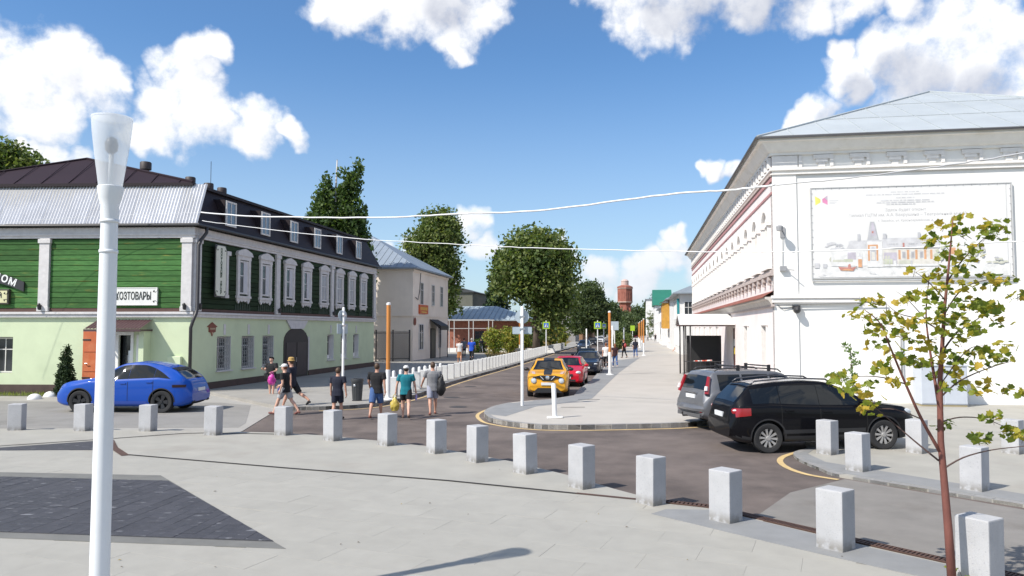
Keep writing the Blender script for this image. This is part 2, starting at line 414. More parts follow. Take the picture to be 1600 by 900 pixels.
# right pavement: a rounded nose, the parking bay edge and the long promenade
nose = smoothline(P2([(795,634.5),(772,640),(757,648),(761,656),(776,662),(824,669),(887,671.3),(1000,669.5),(1075,667),(1140,661)]), 5)
bay = P2([(950,567),(922,600),(905,612),(897,622.5),(862,628.5),(830,631)])
ff = bay[0]+DV*250
island = [ff]+bay+nose
c1 = G(1212, 631)
rp = MB(); rp.slab([(p.x,p.y) for p in island]+[(c1.x+.5,c1.y), (19.5,78), (ff.x+16,ff.y)], 0, .13)
PROM = M('promenade_paving', (.42,.39,.35), .75, var=.07, scale=.8, bump=.12, bscale=50, tint=(.38,.35,.31), tscale=.3)
rpave = structure(rp.build('right_promenade', PROM, fix=False))
gb = MB(); inner = P2([(1000,561),(968,585),(925,628),(893,634),(838,641),(790,657)])
gb.slab([(p.x,p.y) for p in [bay[0]+DV*0.3+EV*.16]+[p+EV*.18 for p in bay[1:3]]+[p+Vector((.14,-.15,0)) for p in bay[3:]]+[p+Vector((.1,-.12,0)) for p in nose[1:14]]]+[(p.x,p.y) for p in inner[::-1]], .131, .1345)
gb.build('grey_paving_band', GRANITE_M, rpave, fix=False)
kerb(nose, .13, rpave, .9); kerb(bay, .13, rpave, 1.0); kerb([bay[0]+DV*70, bay[0]], .13, rpave, 2.0)
ribbon('yellow_line', nose[2:], .12, .006, YELLOW, off=-.22, parent=road)
# manhole slots in the promenade nose
for (x, y) in ((895,636), (920,624)):
    p = G(x, y, .14); MB().box(-.42,.42,-.03,.03,.1346,.139).build('drain_slot', DARKSLOT, rpave, (p.x,p.y,0), (0,0,.02), fix=False)
# right: stone roadway and pavement tip
st = MB(); st.slab([(p.x,p.y) for p in P2([(1175,812),(1235,770),(1320,749),(1600,797),(2300,905),(2300,1100),(1480,880)])], .0, .006)
setts = structure(st.build('stone_roadway', SETTS, fix=False))
tip = smoothline(P2([(1262,704),(1243,709),(1240,714),(1252,723),(1280,735),(1312,746),(1450,769),(1600,793.5),(2200,890)]), 5)
TIPH = .055
tp = MB(); tp.slab([(p.x,p.y) for p in tip]+[(40,14), (40,25), (13.0,29.4), (10.6,29.9)], 0, TIPH)
tpave = structure(tp.build('corner_pavement', GRANITE_L, fix=False))
kerb(tip[:26], TIPH, tpave, .7); kerb(tip[26:], TIPH, tpave, 1.0)
inn = P2([(1275,700),(1262,709),(1290,722),(1600,772),(2200,868)], TIPH)
bm_ = MB(); bm_.slab([(p.x,p.y) for p in [t+Vector((.1,.17,0)) for t in tip[8:]]]+[(p.x,p.y) for p in inn[::-1]], TIPH+.001, TIPH+.0045); bm_.build('grey_paving_band', GRANITE_M, tpave, fix=False)
yl = smoothline(P2([(1245,707),(1224,714),(1219,722),(1232,732),(1262,742),(1310,750)]), 5)
ribbon('yellow_line', yl, .13, .009, YELLOW, parent=road)
# the plaza
PZ = .05
pe = P2([(-900,668),(200,674),(321,676),(430,678.5),(506,683),(587,691),(666,700),(728,711),(803,725),(887,746),(960,768),(1020,784),(1108,797),(1160,808),(1278,836),(1337,851),(1476,882),(1600,905),(2300,1040)])
pz = MB(); pz.slab([(p.x,p.y) for p in pe]+[(12,1), (-60,1), (-60,14)], -.02, PZ-.004, 0)
plaza = structure(pz.build('plaza', GRANITE_L, fix=False))
dr = P2([(188,709.5),(450,731.5),(700,751),(900,771),(980,779),(1038,784)], PZ)
u0 = (dr[3]-dr[0]).normalized(); v0 = Vector((u0.y, -u0.x, 0))            # v points towards the viewer
panel_o = P2([(-420,730),(0,738),(251,743),(447,858),(0,841),(-420,826)], PZ)
def inside(p, poly):
    r = False; n = len(poly)
    for i in range(n):
        a, b_ = poly[i], poly[(i+1)%n]
        if (a.y > p.y) != (b_.y > p.y) and p.x < (b_.x-a.x)*(p.y-a.y)/(b_.y-a.y)+a.x: r = not r
    return r
def proj(p):
    cp, sp = math.cos(PITCH), math.sin(PITCH); dz = p.z-CAM_H
    f = p.y*cp+dz*sp; return (800+p.x/f*FPX, 450-(dz*cp-p.y*sp)/f*FPX, f)
SL, SWd = 1.2, .6
slab_me = MB().box(-SL/2+.001, SL/2-.001, -SWd/2+.001, SWd/2-.001, -.012, 0).mesh('paving_slab', SLAB, bevel=.0008)
ang = math.atan2(u0.y, u0.x); cells = []
for j in range(22):
    for i in range(-12, 22):
        c = dr[0]+u0*((i+.5+(.5 if j%2 else 0))*SL)+v0*(.05+(j+.5)*SWd)
        if c.y < 7.6: continue
        x, y, f = proj(c)
        if -90 < x < 1690 and y < 1010 and not inside(c, panel_o):
            q = c+u0*SL*.5-v0*SWd*.4                                        # stay on the viewer's side of the drain
            if inside(q, pe+[Vector((12,1,0)), Vector((-60,1,0)), Vector((-60,14,0))]): cells.append((y, c))
cells.sort(key=lambda t: -t[0])
for y, c in cells[:300]: put('paving_slab', slab_me, plaza, (c.x, c.y, PZ+random.uniform(-.0012, .0012)), (0, 0, ang))
SLATE = M('dark_slate', (.052,.051,.058), .62, var=.3, scale=6, bump=.3, bscale=30, rand=.12, tint=(.21,.21,.225), tscale=2.6, tlo=.62, thi=.68, stretch=(1.0,4.5,1))
BORDER = M('panel_border_stone', (.155,.152,.14), .7, var=.14, scale=3, bump=.15, bscale=50)
pb = MB(); pb.slab([(p.x,p.y) for p in panel_o], PZ-.01, PZ+.005); panel = structure(pb.build('slate_panel', BORDER, fix=False))
pin = P2([(-420,738),(0,745.5),(263,752),(428,847),(0,832),(-420,818)], PZ)
ps = MB(); ps.slab([(p.x,p.y) for p in pin], PZ+.004, PZ+.008); ps.build('slate_bed', M('dark_slate_joint', (.045,.045,.048), .9), panel, fix=False)
def clip(poly, region):                          # convex region, Sutherland-Hodgman
    out = poly; n = len(region); ar = sum(region[i].x*region[(i+1)%n].y-region[(i+1)%n].x*region[i].y for i in range(n))
    for i in range(n):
        a, b_ = region[i], region[(i+1)%n]; src = out; out = []
        f = lambda p: ((b_.x-a.x)*(p[1]-a.y)-(b_.y-a.y)*(p[0]-a.x))*(1 if ar > 0 else -1)
        for k in range(len(src)):
            p, q = src[k], src[(k+1)%len(src)]; fp, fq = f(p), f(q)
            if fp >= 0: out.append(p)
            if fp*fq < 0: t = fp/(fp-fq); out.append((p[0]+(q[0]-p[0])*t, p[1]+(q[1]-p[1])*t))
        if len(out) < 3: return []
    return out
wu = Vector((.13, .99, 0)).normalized(); wv = Vector((.99, -.13, 0)); o0 = Vector((-14, 9, 0)); pieces = []
for j in range(70):
    s = random.uniform(0, .6)
    while s < 8:
        L = random.uniform(.35, .85); a = o0+wu*s+wv*(j*.2); c = a+wu*L; w_ = wv*.196; e_ = wu*.004
        poly = [(p.x, p.y) for p in (a+e_, c, c+w_, a+e_+w_)]; s += L
        q = clip(poly, pin)
        if len(q) > 2:
            ctr = Vector((sum(p[0] for p in q)/len(q), sum(p[1] for p in q)/len(q), 0)); X = proj(ctr)
            if X[0] > -60: pieces.append((-X[1], q, ctr))
pieces.sort(key=lambda t: t[0]); rest = MB()
for k, (_, q, c) in enumerate(pieces):
    zt = PZ+.013+random.uniform(-.002, .003)
    if k < 295: MB().slab([(p[0]-c.x, p[1]-c.y) for p in q], -.012, 0).build('slate_paver', SLATE, panel, (c.x, c.y, zt), fix=False)
    else: rest.slab(q, zt-.012, zt)
if rest.v: stuff(rest.build('slate_pavers', SLATE, panel, fix=False))
# second slate wedge by the lane, slot drains and the rusty grating
wd = P2([(-60,703),(0,699.5),(150,689),(176,689),(176,703),(0,704)], PZ)
w2 = MB(); w2.slab([(p.x,p.y) for p in wd], PZ-.005, PZ+.004); structure(w2.build('slate_wedge', SLATE, fix=False))
ribbon('slot_drain', dr, .075, PZ+.006, DARKSLOT, parent=plaza)
ribbon('slot_drain', P2([(-300,716),(0,697),(180,685),(283,677.5),(321,676.5),(443,678.5)], PZ), .07, PZ+.0065, DARKSLOT, parent=plaza)
q = P2([(172,688),(178,700),(196,712)], PZ); ribbon('rusty_drain_cover', q, .17, PZ+.008, RUST, parent=plaza)
gr = P2([(1038,784),(1108,791.5),(1160,803.5),(1278,831),(1337,845),(1476,876),(1600,903),(1750,938)], PZ)
for k, (a, b_) in enumerate(zip(dr[3:-1], dr[4:])): ribbon('rusty_drain_cover', [a, b_], .10, PZ+.009, RUST, parent=plaza)
gl = resample(gr, .5); gm = MB()
for i in range(-5, 6): gm.box(i*.048-.014, i*.048+.014, -.07, .07, -.02, 0)
gm.box(-.25,.25,-.085,-.07,-.02,.001); gm.box(-.25,.25,.07,.085,-.02,.001)
gme = gm.mesh('drain_grate', RUST)
ribbon('grate_channel', gr, .19, PZ-.004, DARKSLOT, parent=plaza)
for a, b_ in zip(gl[:-1], gl[1:]):
    d = b_-a; c = (a+b_)/2; put('drain_grate', gme, plaza, (c.x, c.y, PZ+.016), (0, 0, math.atan2(d.y, d.x)), (d.length/.5, 1, 1))
db = P2([(1018,803),(1040,796),(1108,797),(1160,808),(1278,836),(1337,851),(1476,882),(1700,926),(1560,925),(1400,893),(1200,847)], PZ)
dm = MB(); dm.slab([(p.x,p.y) for p in db], PZ, PZ+.005); dm.build('grey_paving_band', GRANITE_M, plaza, fix=False)
for px, py, rx in ((706,621,.34), (716,636,.34), (735,604,.3)):
    p = G(px, py, 0); mm = MB(); mm.lathe([(rx,-.02),(rx,.005),(rx*.9,.007),(rx*.86,.004),(.02,.004)], 20); mm.build('manhole_cover', M('manhole_iron', (.045,.04,.038), .7, var=.25, scale=12), road, (p.x,p.y,0), fix=True)
lit = MB(); rl_ = random.Random(8)                                          # fallen leaves and scraps on the slabs
for k in range(46):
    p = G(rl_.uniform(-40, 1640), rl_.uniform(700, 930)**1.0, PZ)
    if not inside(p, pe+[Vector((12,1,0)), Vector((-60,1,0)), Vector((-60,14,0))]): continue
    a = rl_.uniform(0, 6.28); s_ = rl_.uniform(.010, .03); c_, n_ = math.cos(a)*s_, math.sin(a)*s_
    lit.add([(p.x-c_,p.y-n_,PZ+.008),(p.x+n_*.6,p.y-c_*.6,PZ+.014),(p.x+c_,p.y+n_,PZ+.009),(p.x-n_*.6,p.y+c_*.6,PZ+.016)], [(0,1,2,3)], rl_.choice((0,0,1)))
tag(lit.build('leaf_litter', [M('dry_leaf_brown', (.10,.075,.045), .8), M('dry_leaf_yellow', (.30,.22,.06), .8)], fix=False), 'scattered small dry leaves on the pale plaza slabs', 'leaves', kind='stuff')
# ------------------------------------------------------------------ left: green timber shop building
LO = Vector((-13.97, 33.5, 0)); LW, LL = 13.0, 23.3
fa = R(-2.7)
TA = faceT(math.cos(fa), math.sin(fa)); TB = faceT(.1644, .9864)
TCn = faceT(-.1644, -.9864, *(Matrix.Rotation(0, 3, 'Z') @ Vector((-LW*math.cos(fa)+LL*.1644, -LW*math.sin(fa)+LL*.9864, 0))).xy)
lb = thing('shop_building', 'two storey shop building with green plank upper floor, mint ground floor and mansard roof', 'building', LO)
MINT = M('mint_render', (.57,.645,.435), .85, var=.05, scale=1.5, bump=.1, bscale=60, tint=(.53,.605,.405), tscale=.6)
PLINTH = M('brown_plinth', (.075,.05,.042), .8, var=.2)
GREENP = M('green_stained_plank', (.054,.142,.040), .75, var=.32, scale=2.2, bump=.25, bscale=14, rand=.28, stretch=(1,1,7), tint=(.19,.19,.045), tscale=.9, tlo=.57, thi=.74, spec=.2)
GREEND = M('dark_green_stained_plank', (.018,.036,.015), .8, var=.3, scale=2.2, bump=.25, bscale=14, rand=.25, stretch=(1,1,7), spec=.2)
BROWNROOF = M('dark_brown_roof_metal', (.022,.015,.018), .6, var=.12, scale=.6, spec=.25)
PLUMROOF = M('plum_brown_roof_metal', (.021,.011,.017), .7, var=.12, scale=.5, spec=.2)
SILVER = M('galvanised_corrugated_sheet', (.66,.66,.68),   .45, metal=.25, var=.10, scale=1.5, rand=.06)
LWHITE = M('weathered_white_timber', (.60,.58,.57), .7, var=.12, scale=5)
CURTAIN = M('window_with_pale_blind', (.34,.34,.36), .25, var=.15, scale=2)
gA = [(-9.0,-8.0,.9,2.5), (-3.35,-2.55,.15,2.72), (-12.4,-11.5,0,2.6)]
gB = [(s-.62,s+.62,.92,2.5) for s in (2.7,4.95,7.05)]+[(s-.5,s+.5,.95,2.5) for s in (15.3,17.5,19.7)]
gate = (8.8,11.9,.0,2.95)
wl = MB(TA); wall_open(wl, -LW, 0, 0, 3.36, gA, depth=.35, mr=0)
wl.T = TB; wall_open(wl, 0, LL, 0, 3.36, gB, depth=.38, m=0, mr=1)
# rebuild the bay that holds the gate as an arched opening
wl.build('wall', [MINT, WHITE], lb, fix=False)
bk = MB(TB); bk.box(.4, LL-.05, .4, 12.2, 0, 7.3); bk.build('inner_wall', M('dark_interior', (.02,.02,.022), .9), lb, fix=False)
up = MB(TA); up.quad((-LW,.06,3.36),(0,.06,3.36),(0,.06,7.4),(-LW,.06,7.4)); up.T = TB
up.quad((0,.06,3.36),(LL,.06,3.36),(LL,.06,7.4),(0,.06,7.4)); up.quad((LL,.06,0),(LL,12.6,0),(LL,12.6,7.4),(LL,.06,7.4))
up.build('upper_wall', M('dark_green_backing', (.02,.05,.022), .8), lb, fix=False)
def arched(m, ua, ub, zs, zt, y0, y1, mt=0, n=10):   # filled arch slab
    pts = [(ua,0.13),(ub,0.13),(ub,zs)]+[(ua+(ub-ua)*(.5+.5*math.cos(math.pi*i/n)), zs+(zt-zs)*math.sin(math.pi*i/n)) for i in range(1, n)]+[(ua,zs)]
    m.prism(pts, y0, y1, mt)
ga = MB(TB); arched(ga, 8.8, 11.9, 2.15, 2.93, -.035, .03); gt = ga.build('arched_gate', M('dark_brown_gate', (.022,.016,.015), .6, var=.15), lb, fix=False)
for (a, c) in ((9.05,10.3), (10.4,11.65)):
    pn = MB(TB); pn.box(a, c, -.06, -.036, .25, 2.1); pn.build('gate_leaf', M('gate_leaf_brown', (.04,.03,.03), .6, var=.15), gt, fix=False)
MB(TB).box(10.28,10.31,-.09,-.061,1.0,1.25).build('handle', STEEL, gt, fix=False)
ks = MB(TB); ks.prism([(9.55,2.86),(11.2,2.86),(11.75,3.34),(9.0,3.34)], -.09, -.001); ks.build('keystone', LWHITE, lb, fix=False)
js = MB(TB); js.box(11.92,12.06,-.05,-.001,.42,2.4); js.build('gate_jamb', LWHITE, lb, fix=False)
pt = MB(TA); pt.box(-LW,-3.4,-.07,-.001,0,.42); pt.box(-2.5,.07,-.07,-.001,0,.42); pt.T = TB; pt.box(0.0,8.75,-.07,-.001,0,.44); pt.box(12.0,LL,-.07,-.001,0,.44)
pt.build('plinth', PLINTH, lb, fix=False)
sc_ = MB(TA); sc_.box(-LW,.10,-.12,.05,3.36,3.50); sc_.box(-LW,.14,-.18,.05,3.503,3.60); sc_.T = TB; sc_.box(.06,LL+.05,-.122,.05,3.362,3.498); sc_.box(.1,LL+.08,-.182,.05,3.5035,3.597)
sc_.build('string_course', LWHITE, lb, fix=False)
bs = MB(TA); bs.box(-LW,-.45,-.075,.05,3.603,3.75); bs.T = TB; bs.box(.5,LL,-.075,.05,3.603,3.74)
bs.build('base_board', M('brown_base_board', (.09,.045,.035), .7, var=.15), lb, fix=False)
# upper storey: planks one by one between white posts
PN = 13; PH = (6.80-3.752)/PN
def planks(T, a, c):
    for k in range(PN):
        z0 = 3.752+k*PH; m = MB(); L = c-a
        m.add([(0,-.025,0),(L,-.025,0),(L,-.058,.022),(0,-.058,.022),(0,-.058,PH-.022),(L,-.058,PH-.022),(L,-.025,PH-.004),(0,-.025,PH-.004),(0,.05,0),(L,.05,0),(L,.05,PH-.004),(0,.05,PH-.004)],
              [(0,1,2,3),(3,2,5,4),(4,5,6,7),(8,9,1,0),(7,6,10,11),(0,3,4,7,11,8),(1,9,10,6,5,2)])
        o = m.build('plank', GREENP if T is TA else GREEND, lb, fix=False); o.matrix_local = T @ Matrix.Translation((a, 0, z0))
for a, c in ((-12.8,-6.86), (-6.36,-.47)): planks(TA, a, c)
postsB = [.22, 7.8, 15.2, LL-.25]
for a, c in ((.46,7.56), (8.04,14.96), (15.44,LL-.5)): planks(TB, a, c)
def post(T, u, w=.46, lo=3.62):
    m = MB(T); m.box(u-w/2, u+w/2, -.16, .05, lo, 6.83); m.box(u-w/2-.05, u+w/2+.05, -.2, .04, 6.62, 6.80); m.box(u-w/2-.03, u+w/2+.03, -.185, .04, lo, lo+.2)
    return m.build('corner_post', LWHITE, lb, bevel=.008)
for u in (-12.9, -6.61, -.20): post(TA, u)
for u in postsB: post(TB, u, .44)
fz = MB(TA); fz.box(-LW,.12,-.14,.05,6.835,7.30); fz.box(-LW,.16,-.19,.05,6.95,7.02); fz.T = TB; fz.box(.05,LL+.05,-.142,.05,6.84,7.295); fz.box(.12,LL+.05,-.192,.05,6.955,7.015)
fz.build('frieze', LWHITE, lb, fix=False)
# saw-tooth lambrequin under the eaves
lam = MB(TA)
def teeth(T, a, c, y, zt, h, w):
    lam.T = T; n = int((c-a)/w)
    for i in range(n): lam.add([(a+i*w,y,zt),(a+(i+1)*w,y,zt),(a+(i+.5)*w,y,zt-h),(a+i*w,y+.02,zt),(a+(i+1)*w,y+.02,zt),(a+(i+.5)*w,y+.02,zt-h)], [(0,2,1),(3,4,5),(0,3,5,2),(1,2,5,4)])
teeth(TA, -LW, .1, -.24, 7.40, .13, .17); teeth(TB, 0, LL, -.24, 7.40, .13, .17)
stuff(lam.build('eaves_lambrequin', M('dark_eaves_trim', (.03,.022,.022), .6), lb, fix=False))
# mansard roof: corrugated sheets on the front, dark metal on the street side, hipped top
c0 = TA @ Vector((-LW, 0, 0)); eo = .38; ztop = 9.32
def off(T, u, out, z): return T @ Vector((u, -out, z))
sheet = MB(); nW = 7; P = []; LWs = 1.0
for i in range(nW*2+1):
    x = i*LWs/(nW*2); y = -.03 if i%2 else .03; P.append((x, y))
sl = math.hypot(ztop-7.42, eo+.55)
sheet.grid([[(x, y, 0), (x, y, sl)] for x, y in P])
sme = sheet.mesh('corrugated_sheet', SILVER, fix=False)
tilt = -math.atan2(eo+.55, ztop-7.42)
for k in range(14):
    u = .34-1.0*(k+1)
    o = put('corrugated_sheet', sme, lb)
    o.matrix_local = TA @ Matrix.Translation((u, -eo-.012*(k%2), 7.42)) @ Matrix.Rotation(tilt, 4, 'X') @ Matrix.Diagonal((.995, 1, 1, 1))
ms = MB(TA)
eA0 = off(TA, -LW-.6, eo-.03, 7.40); tA0 = off(TA, -LW+.3, -.50, ztop)
corner_e = off(TA, .36, eo-.03, 7.40); corner_t = off(TB, .5, -.5, ztop) + Vector((0,0,0))
ms2 = MB()
eB1 = off(TB, LL+.3, eo, 7.40); tB1 = off(TB, LL-.6, -.5, ztop)
ms2.add([eA0, corner_e, corner_t, tA0], [(0,1,2,3)], 0)
ms2.add([corner_e, eB1, tB1, corner_t], [(0,1,2,3)], 1)
backe = off(TB, LL+.3, -13.0, 7.4); backt = off(TB, LL-.6, -12.2, ztop)
ms2.add([eB1, backe, backt, tB1], [(0,1,2,3)], 1)
ms2.build('mansard', [M('sheet_underlay', (.2,.2,.2), .6), BROWNROOF], lb, fix=False)
ev = MB(); ev.add([eA0+Vector((0,0,-.01)), corner_e+Vector((0,0,-.01)), off(TA,.05,0,7.41), off(TA,-LW,0,7.41)], [(0,3,2,1)])
ev.add([corner_e+Vector((0,0,-.01)), eB1+Vector((0,0,-.01)), off(TB,LL,0,7.41), off(TA,.05,0,7.41)], [(0,3,2,1)]); ev.build('soffit', M('soffit_brown', (.05,.035,.03), .8), lb, fix=False)
gu = MB(); gu.tube([eA0+Vector((0,-.04,-.02)), corner_e+Vector((.03,-.04,-.02)), eB1+Vector((.04,0,-.02))], .065, 8); gu.build('gutter', DARKMETAL, lb)
rf = MB(); T0 = [tA0, corner_t, tB1, backt]
mid = (tA0+corner_t)/2
ap = Vector((mid.x, mid.y, 0))+DV*3.2-EV*1.1; ap.z = 11.25; ap2 = ap+DV*(LL-8.5); ap2.z = 11.25
ov = .16
q0 = tA0+Vector((-.2,-ov,.05)); q1 = corner_t+Vector((ov,-ov,.05)); q2 = tB1+Vector((ov,.3,.05)); q3 = backt+Vector((-.2,.3,.05))
rf.add([q0,q1,q2,q3,ap,ap2], [(0,1,4),(1,2,5,4),(2,3,5),(3,0,4,5)], 0)
dn = Vector((0,0,-.13)); rf.add([q0,q1,q2,q3,q0+dn,q1+dn,q2+dn,q3+dn], [(0,4,5,1),(1,5,6,2),(2,6,7,3),(3,7,4,0)], 1)
roof = rf.build('roof', [PLUMROOF, BROWNROOF], lb, fix=False)
for i in range(1, 20, 2):                                                 # standing seams of the front hip
    a = q0.lerp(q1, i/20); t = 1-abs(i/20-.5)*2; c = a.lerp(ap, 0) ; top = a+(ap-mid-Vector((0,0,.05)))*t*.985
    MB().tube([a+Vector((0,0,.02)), top+Vector((0,0,.02))], .018, 4).build('roof_seam', PLUMROOF, roof, fix=False)
for e0, e1 in ((q0,ap),(q1,ap),(ap,ap2)): MB().tube([e0+Vector((0,0,.03)), e1+Vector((0,0,.03))], .06, 6).build('ridge_cap', PLUMROOF, roof, fix=False)
for vpx in (222, 293, 322, 343):
    rr_ = (vpx-800)/FPX; wx, wy = ap.x+LO.x, ap.y+LO.y; p = ap+DV*((rr_*wy-wx)/(.1644-.9864*rr_)); v = MB(); v.lathe([(.19,-.4),(.19,.42),(.30,.42),(.30,.80),(.27,.84)], 14); v.build('roof_vent', M('vent_brown', (.045,.032,.03), .6), roof, (p.x,p.y,p.z), smooth=True, angle=40)
MB().tube([ap.lerp(ap2,.75), ap.lerp(ap2,.75)+Vector((0,0,2.3))], .018, 5).build('aerial', DARKMETAL, roof)
# dormer windows in the dark mansard
for s in (2.55, 5.95, 9.25, 12.4, 15.8, 19.2):
    dz0, dz1 = 7.62, 8.86; yb = .12
    dm = MB(TB); k = (eo+.5)/(ztop-7.4)
    dm.add([(s-.5,-eo+.10,dz0),(s+.5,-eo+.10,dz0),(s+.5,-eo+.10,dz1),(s-.5,-eo+.10,dz1),(s-.5,.6,dz1+.05),(s+.5,.6,dz1+.05),(s-.5,.3,dz0),(s+.5,.3,dz0)], [(0,1,2,3),(3,2,5,4),(0,3,4,6),(1,7,5,2)])
    dmo = dm.build('dormer', BROWNROOF, lb, fix=False)
    m = MB(TB); a, c = s-.46, s+.46; y = -eo+.095
    m.box(a,a+.09,y-.06,y,dz0+.03,dz1-.03); m.box(c-.09,c,y-.06,y,dz0+.03,dz1-.03); m.box(a+.09,c-.09,y-.058,y,dz0+.03,dz0+.11); m.box(a+.09,c-.09,y-.058,y,dz1-.11,dz1-.03); m.box(s-.025,s+.025,y-.05,y,dz0+.11,dz1-.11)
    m.build('window_frame', OFFWHITE, dmo, fix=False)
    MB(TB).box(a+.05,c-.05,y-.03,y-.002,dz0+.06,dz1-.06).build('pane', glassmat('dormer_glass', (.10,.13,.18), .03, .9), dmo, fix=False)
# upper windows with carved white casings
def casing(s):
    w = window(lb, TB, s, 4.55, 6.18, .86, -.062, LWHITE, GLASS if s < 12 else CURTAIN, fr=.08, mull=1, tran=.55, dep=.06, name='carved_window')
    if s < 12: MB(TB).box(s-.02,s+.36,-.116,-.10,4.62,6.12).build('blind', M('white_roller_blind', (.52,.52,.55), .6, var=.06), w, fix=False)
    m = MB(TB); a, c = s-.62, s+.62
    m.box(a,a+.19,-.15,-.06,4.42,6.30); m.box(c-.19,c,-.15,-.06,4.42,6.30)
    m.box(a-.06,c+.06,-.17,-.06,4.34,4.46)
    m.box(a-.03,c+.03,-.16,-.06,6.22,6.42); m.box(a-.10,c+.10,-.22,-.06,6.42,6.50)
    m.prism([(a-.12,6.503),(c+.12,6.503),(c+.02,6.62),(s+.22,6.74),(s,6.78),(s-.22,6.74),(a-.02,6.62)], -.20, -.06)
    for i in range(4):
        x = a+(c-a)*(i+.5)/4; m.prism([(x-.155,4.338),(x-.155,4.24),(x,4.08 if i in (0,3) else 4.16),(x+.155,4.24),(x+.155,4.338)], -.13, -.06)
    m.build('carved_casing', LWHITE, w, fix=False)
    gz = MB(TB)
    for i in range(7):
        x = a-.15+(c-a+.3)*(i+.5)/7; h = .34+.16*(1-abs(i-3)/3); gz.prism([(x-.1,3.76),(x+.1,3.76),(x+.07,3.76+h*.6),(x,3.76+h),(x-.07,3.76+h*.6)], -.085, -.058)
    gz.build('carved_apron', M('dark_green_carving', (.012,.028,.011), .7), w, fix=False)
for s in (4.2,6.45,9.2,11.45,13.95,16.4,18.55,20.75): casing(s)
for s in (2.7,4.95,7.05,15.3,17.5,19.7):
    narrow = s < 8; wd_ = 1.2 if narrow else .96
    z0 = .94; w = window(lb, TB, s, z0, 2.48, wd_, .34, OFFWHITE, GLASS, fr=.07, mull=1, tran=.7, name='window')
    m = MB(TB); m.box(s-.09,s+.09,-.03,-.001,2.58,3.08); m.build('keystone', LWHITE, w, fix=False)
    m = MB(TB); m.box(s-wd_/2-.1,s+wd_/2+.1,-.10,.30,.86,.918); m.build('sill', LWHITE, w, fix=False)
    if narrow:
        m = MB(TB)
        for i in range(6): x = s-.52+i*.208; m.tube([(x,.02,.94),(x,.02,2.48)], .011, 4)
        for j in range(5):
            for i in range(5):
                x = s-.416+i*.208; z = 1.1+j*.3; m.tube([(x+.075*math.cos(t*.7854),.03,z+.1*math.sin(t*.7854)) for t in range(9)], .009, 4, caps=False)
        m.build('window_grille', M('pale_iron_grille', (.33,.34,.33), .5, var=.1), w, fix=False)
    else:
        m = MB(TB); m.box(s-.3,s+.3,.20,.27,1.0,1.22); m.build('notice', WHITE, w, fix=False)
# front windows and doors
window(lb, TA, -8.5, .92, 2.48, .96, .30, OFFWHITE)
dp = MB(TA); dp.box(-3.35,-3.22,-.03,.1,.15,2.72); dp.box(-2.68,-2.55,-.03,.1,.15,2.72); dp.box(-3.22,-2.68,-.03,.1,2.58,2.72); dfo = dp.build('door_frame', WHITE, lb, fix=False)
MB(TA).box(-3.2,-2.7,.3,.32,.15,2.58).build('door_glass', GLASS, dfo, fix=False)
MB(TA).tube([(-2.95,.26,.5),(-2.95,.26,1.7)], .03, 6).build('handle', STEEL, dfo)
MB(TA).box(-2.9,-2.75,.22,.28,.3,1.9).build('inner_door_stile', STEEL, dfo, fix=False)
od = MB(TA); od.box(-4.75,-3.50,-.14,-.08,.16,2.74); odo = od.build('door', M('orange_red_door', (.50,.12,.04), .6, var=.12, scale=2, tint=(.55,.17,.07), tscale=1.2), lb, bevel=.01)
for z in (1.0, 1.85): MB(TA).box(-4.70,-3.55,-.155,-.139,z,z+.03).build('door_rail', M('orange_red_rail', (.42,.10,.04), .6), odo, fix=False)
MB(TA).tube([(-4.6,-.14,1.35),(-4.6,-.21,1.35),(-4.48,-.21,1.35)], .018, 6).build('handle', STEEL, odo)
for z in (.7, 2.35): MB(TA).box(-4.75,-4.4,-.16,-.139,z,z+.06).build('hinge', DARKMETAL, odo, fix=False)
pw = MB(TA); pw.box(-2.4,-2.02,-.06,-.001,.15,2.6); pw.build('white_pilaster', WHITE, lb, fix=False)
pw = MB(TA); pw.box(-2.0,-1.78,-.62,-.001,.1,2.80); pw.build('porch_side_wall', MINT, lb, fix=False)
cn = MB(TA)
rows = [[(-4.2+i*.075, -1.02+.0, 2.86+(.012 if i%2 else -.012)), (-4.2+i*.075, 0, 3.26+(.012 if i%2 else -.012))] for i in range(34)]
cn.grid(rows); cn.box(-4.2,-1.72,-1.03,-.99,2.74,2.84); cn.box(-4.2,-4.15,-1.0,0,2.76,2.83); cn.box(-1.77,-1.72,-1.0,0,2.76,2.83)
cn.build('porch_canopy', M('brown_corrugated_canopy', (.07,.035,.038), .5, var=.15), lb, fix=False)
MB(TA).box(-.95,-.35,-.20,-.001,.5,1.66).build('utility_cabinet', MINT, lb, bevel=.02)
cp = MB(TA); cp.box(-12.9,-12.35,-.08,-.001,0,3.2); cp.build('stone_quoin', M('rough_grey_pier', (.12,.115,.11), .9, var=.35, scale=5, bump=.5), lb, fix=False)
ca = MB(TA); ca.add([(-13,-1.1,3.0),(-11.6,-1.1,3.0),(-11.6,0,3.3),(-13,0,3.3)], [(0,1,2,3)]); ca.build('side_canopy', DARKMETAL, lb, fix=False)
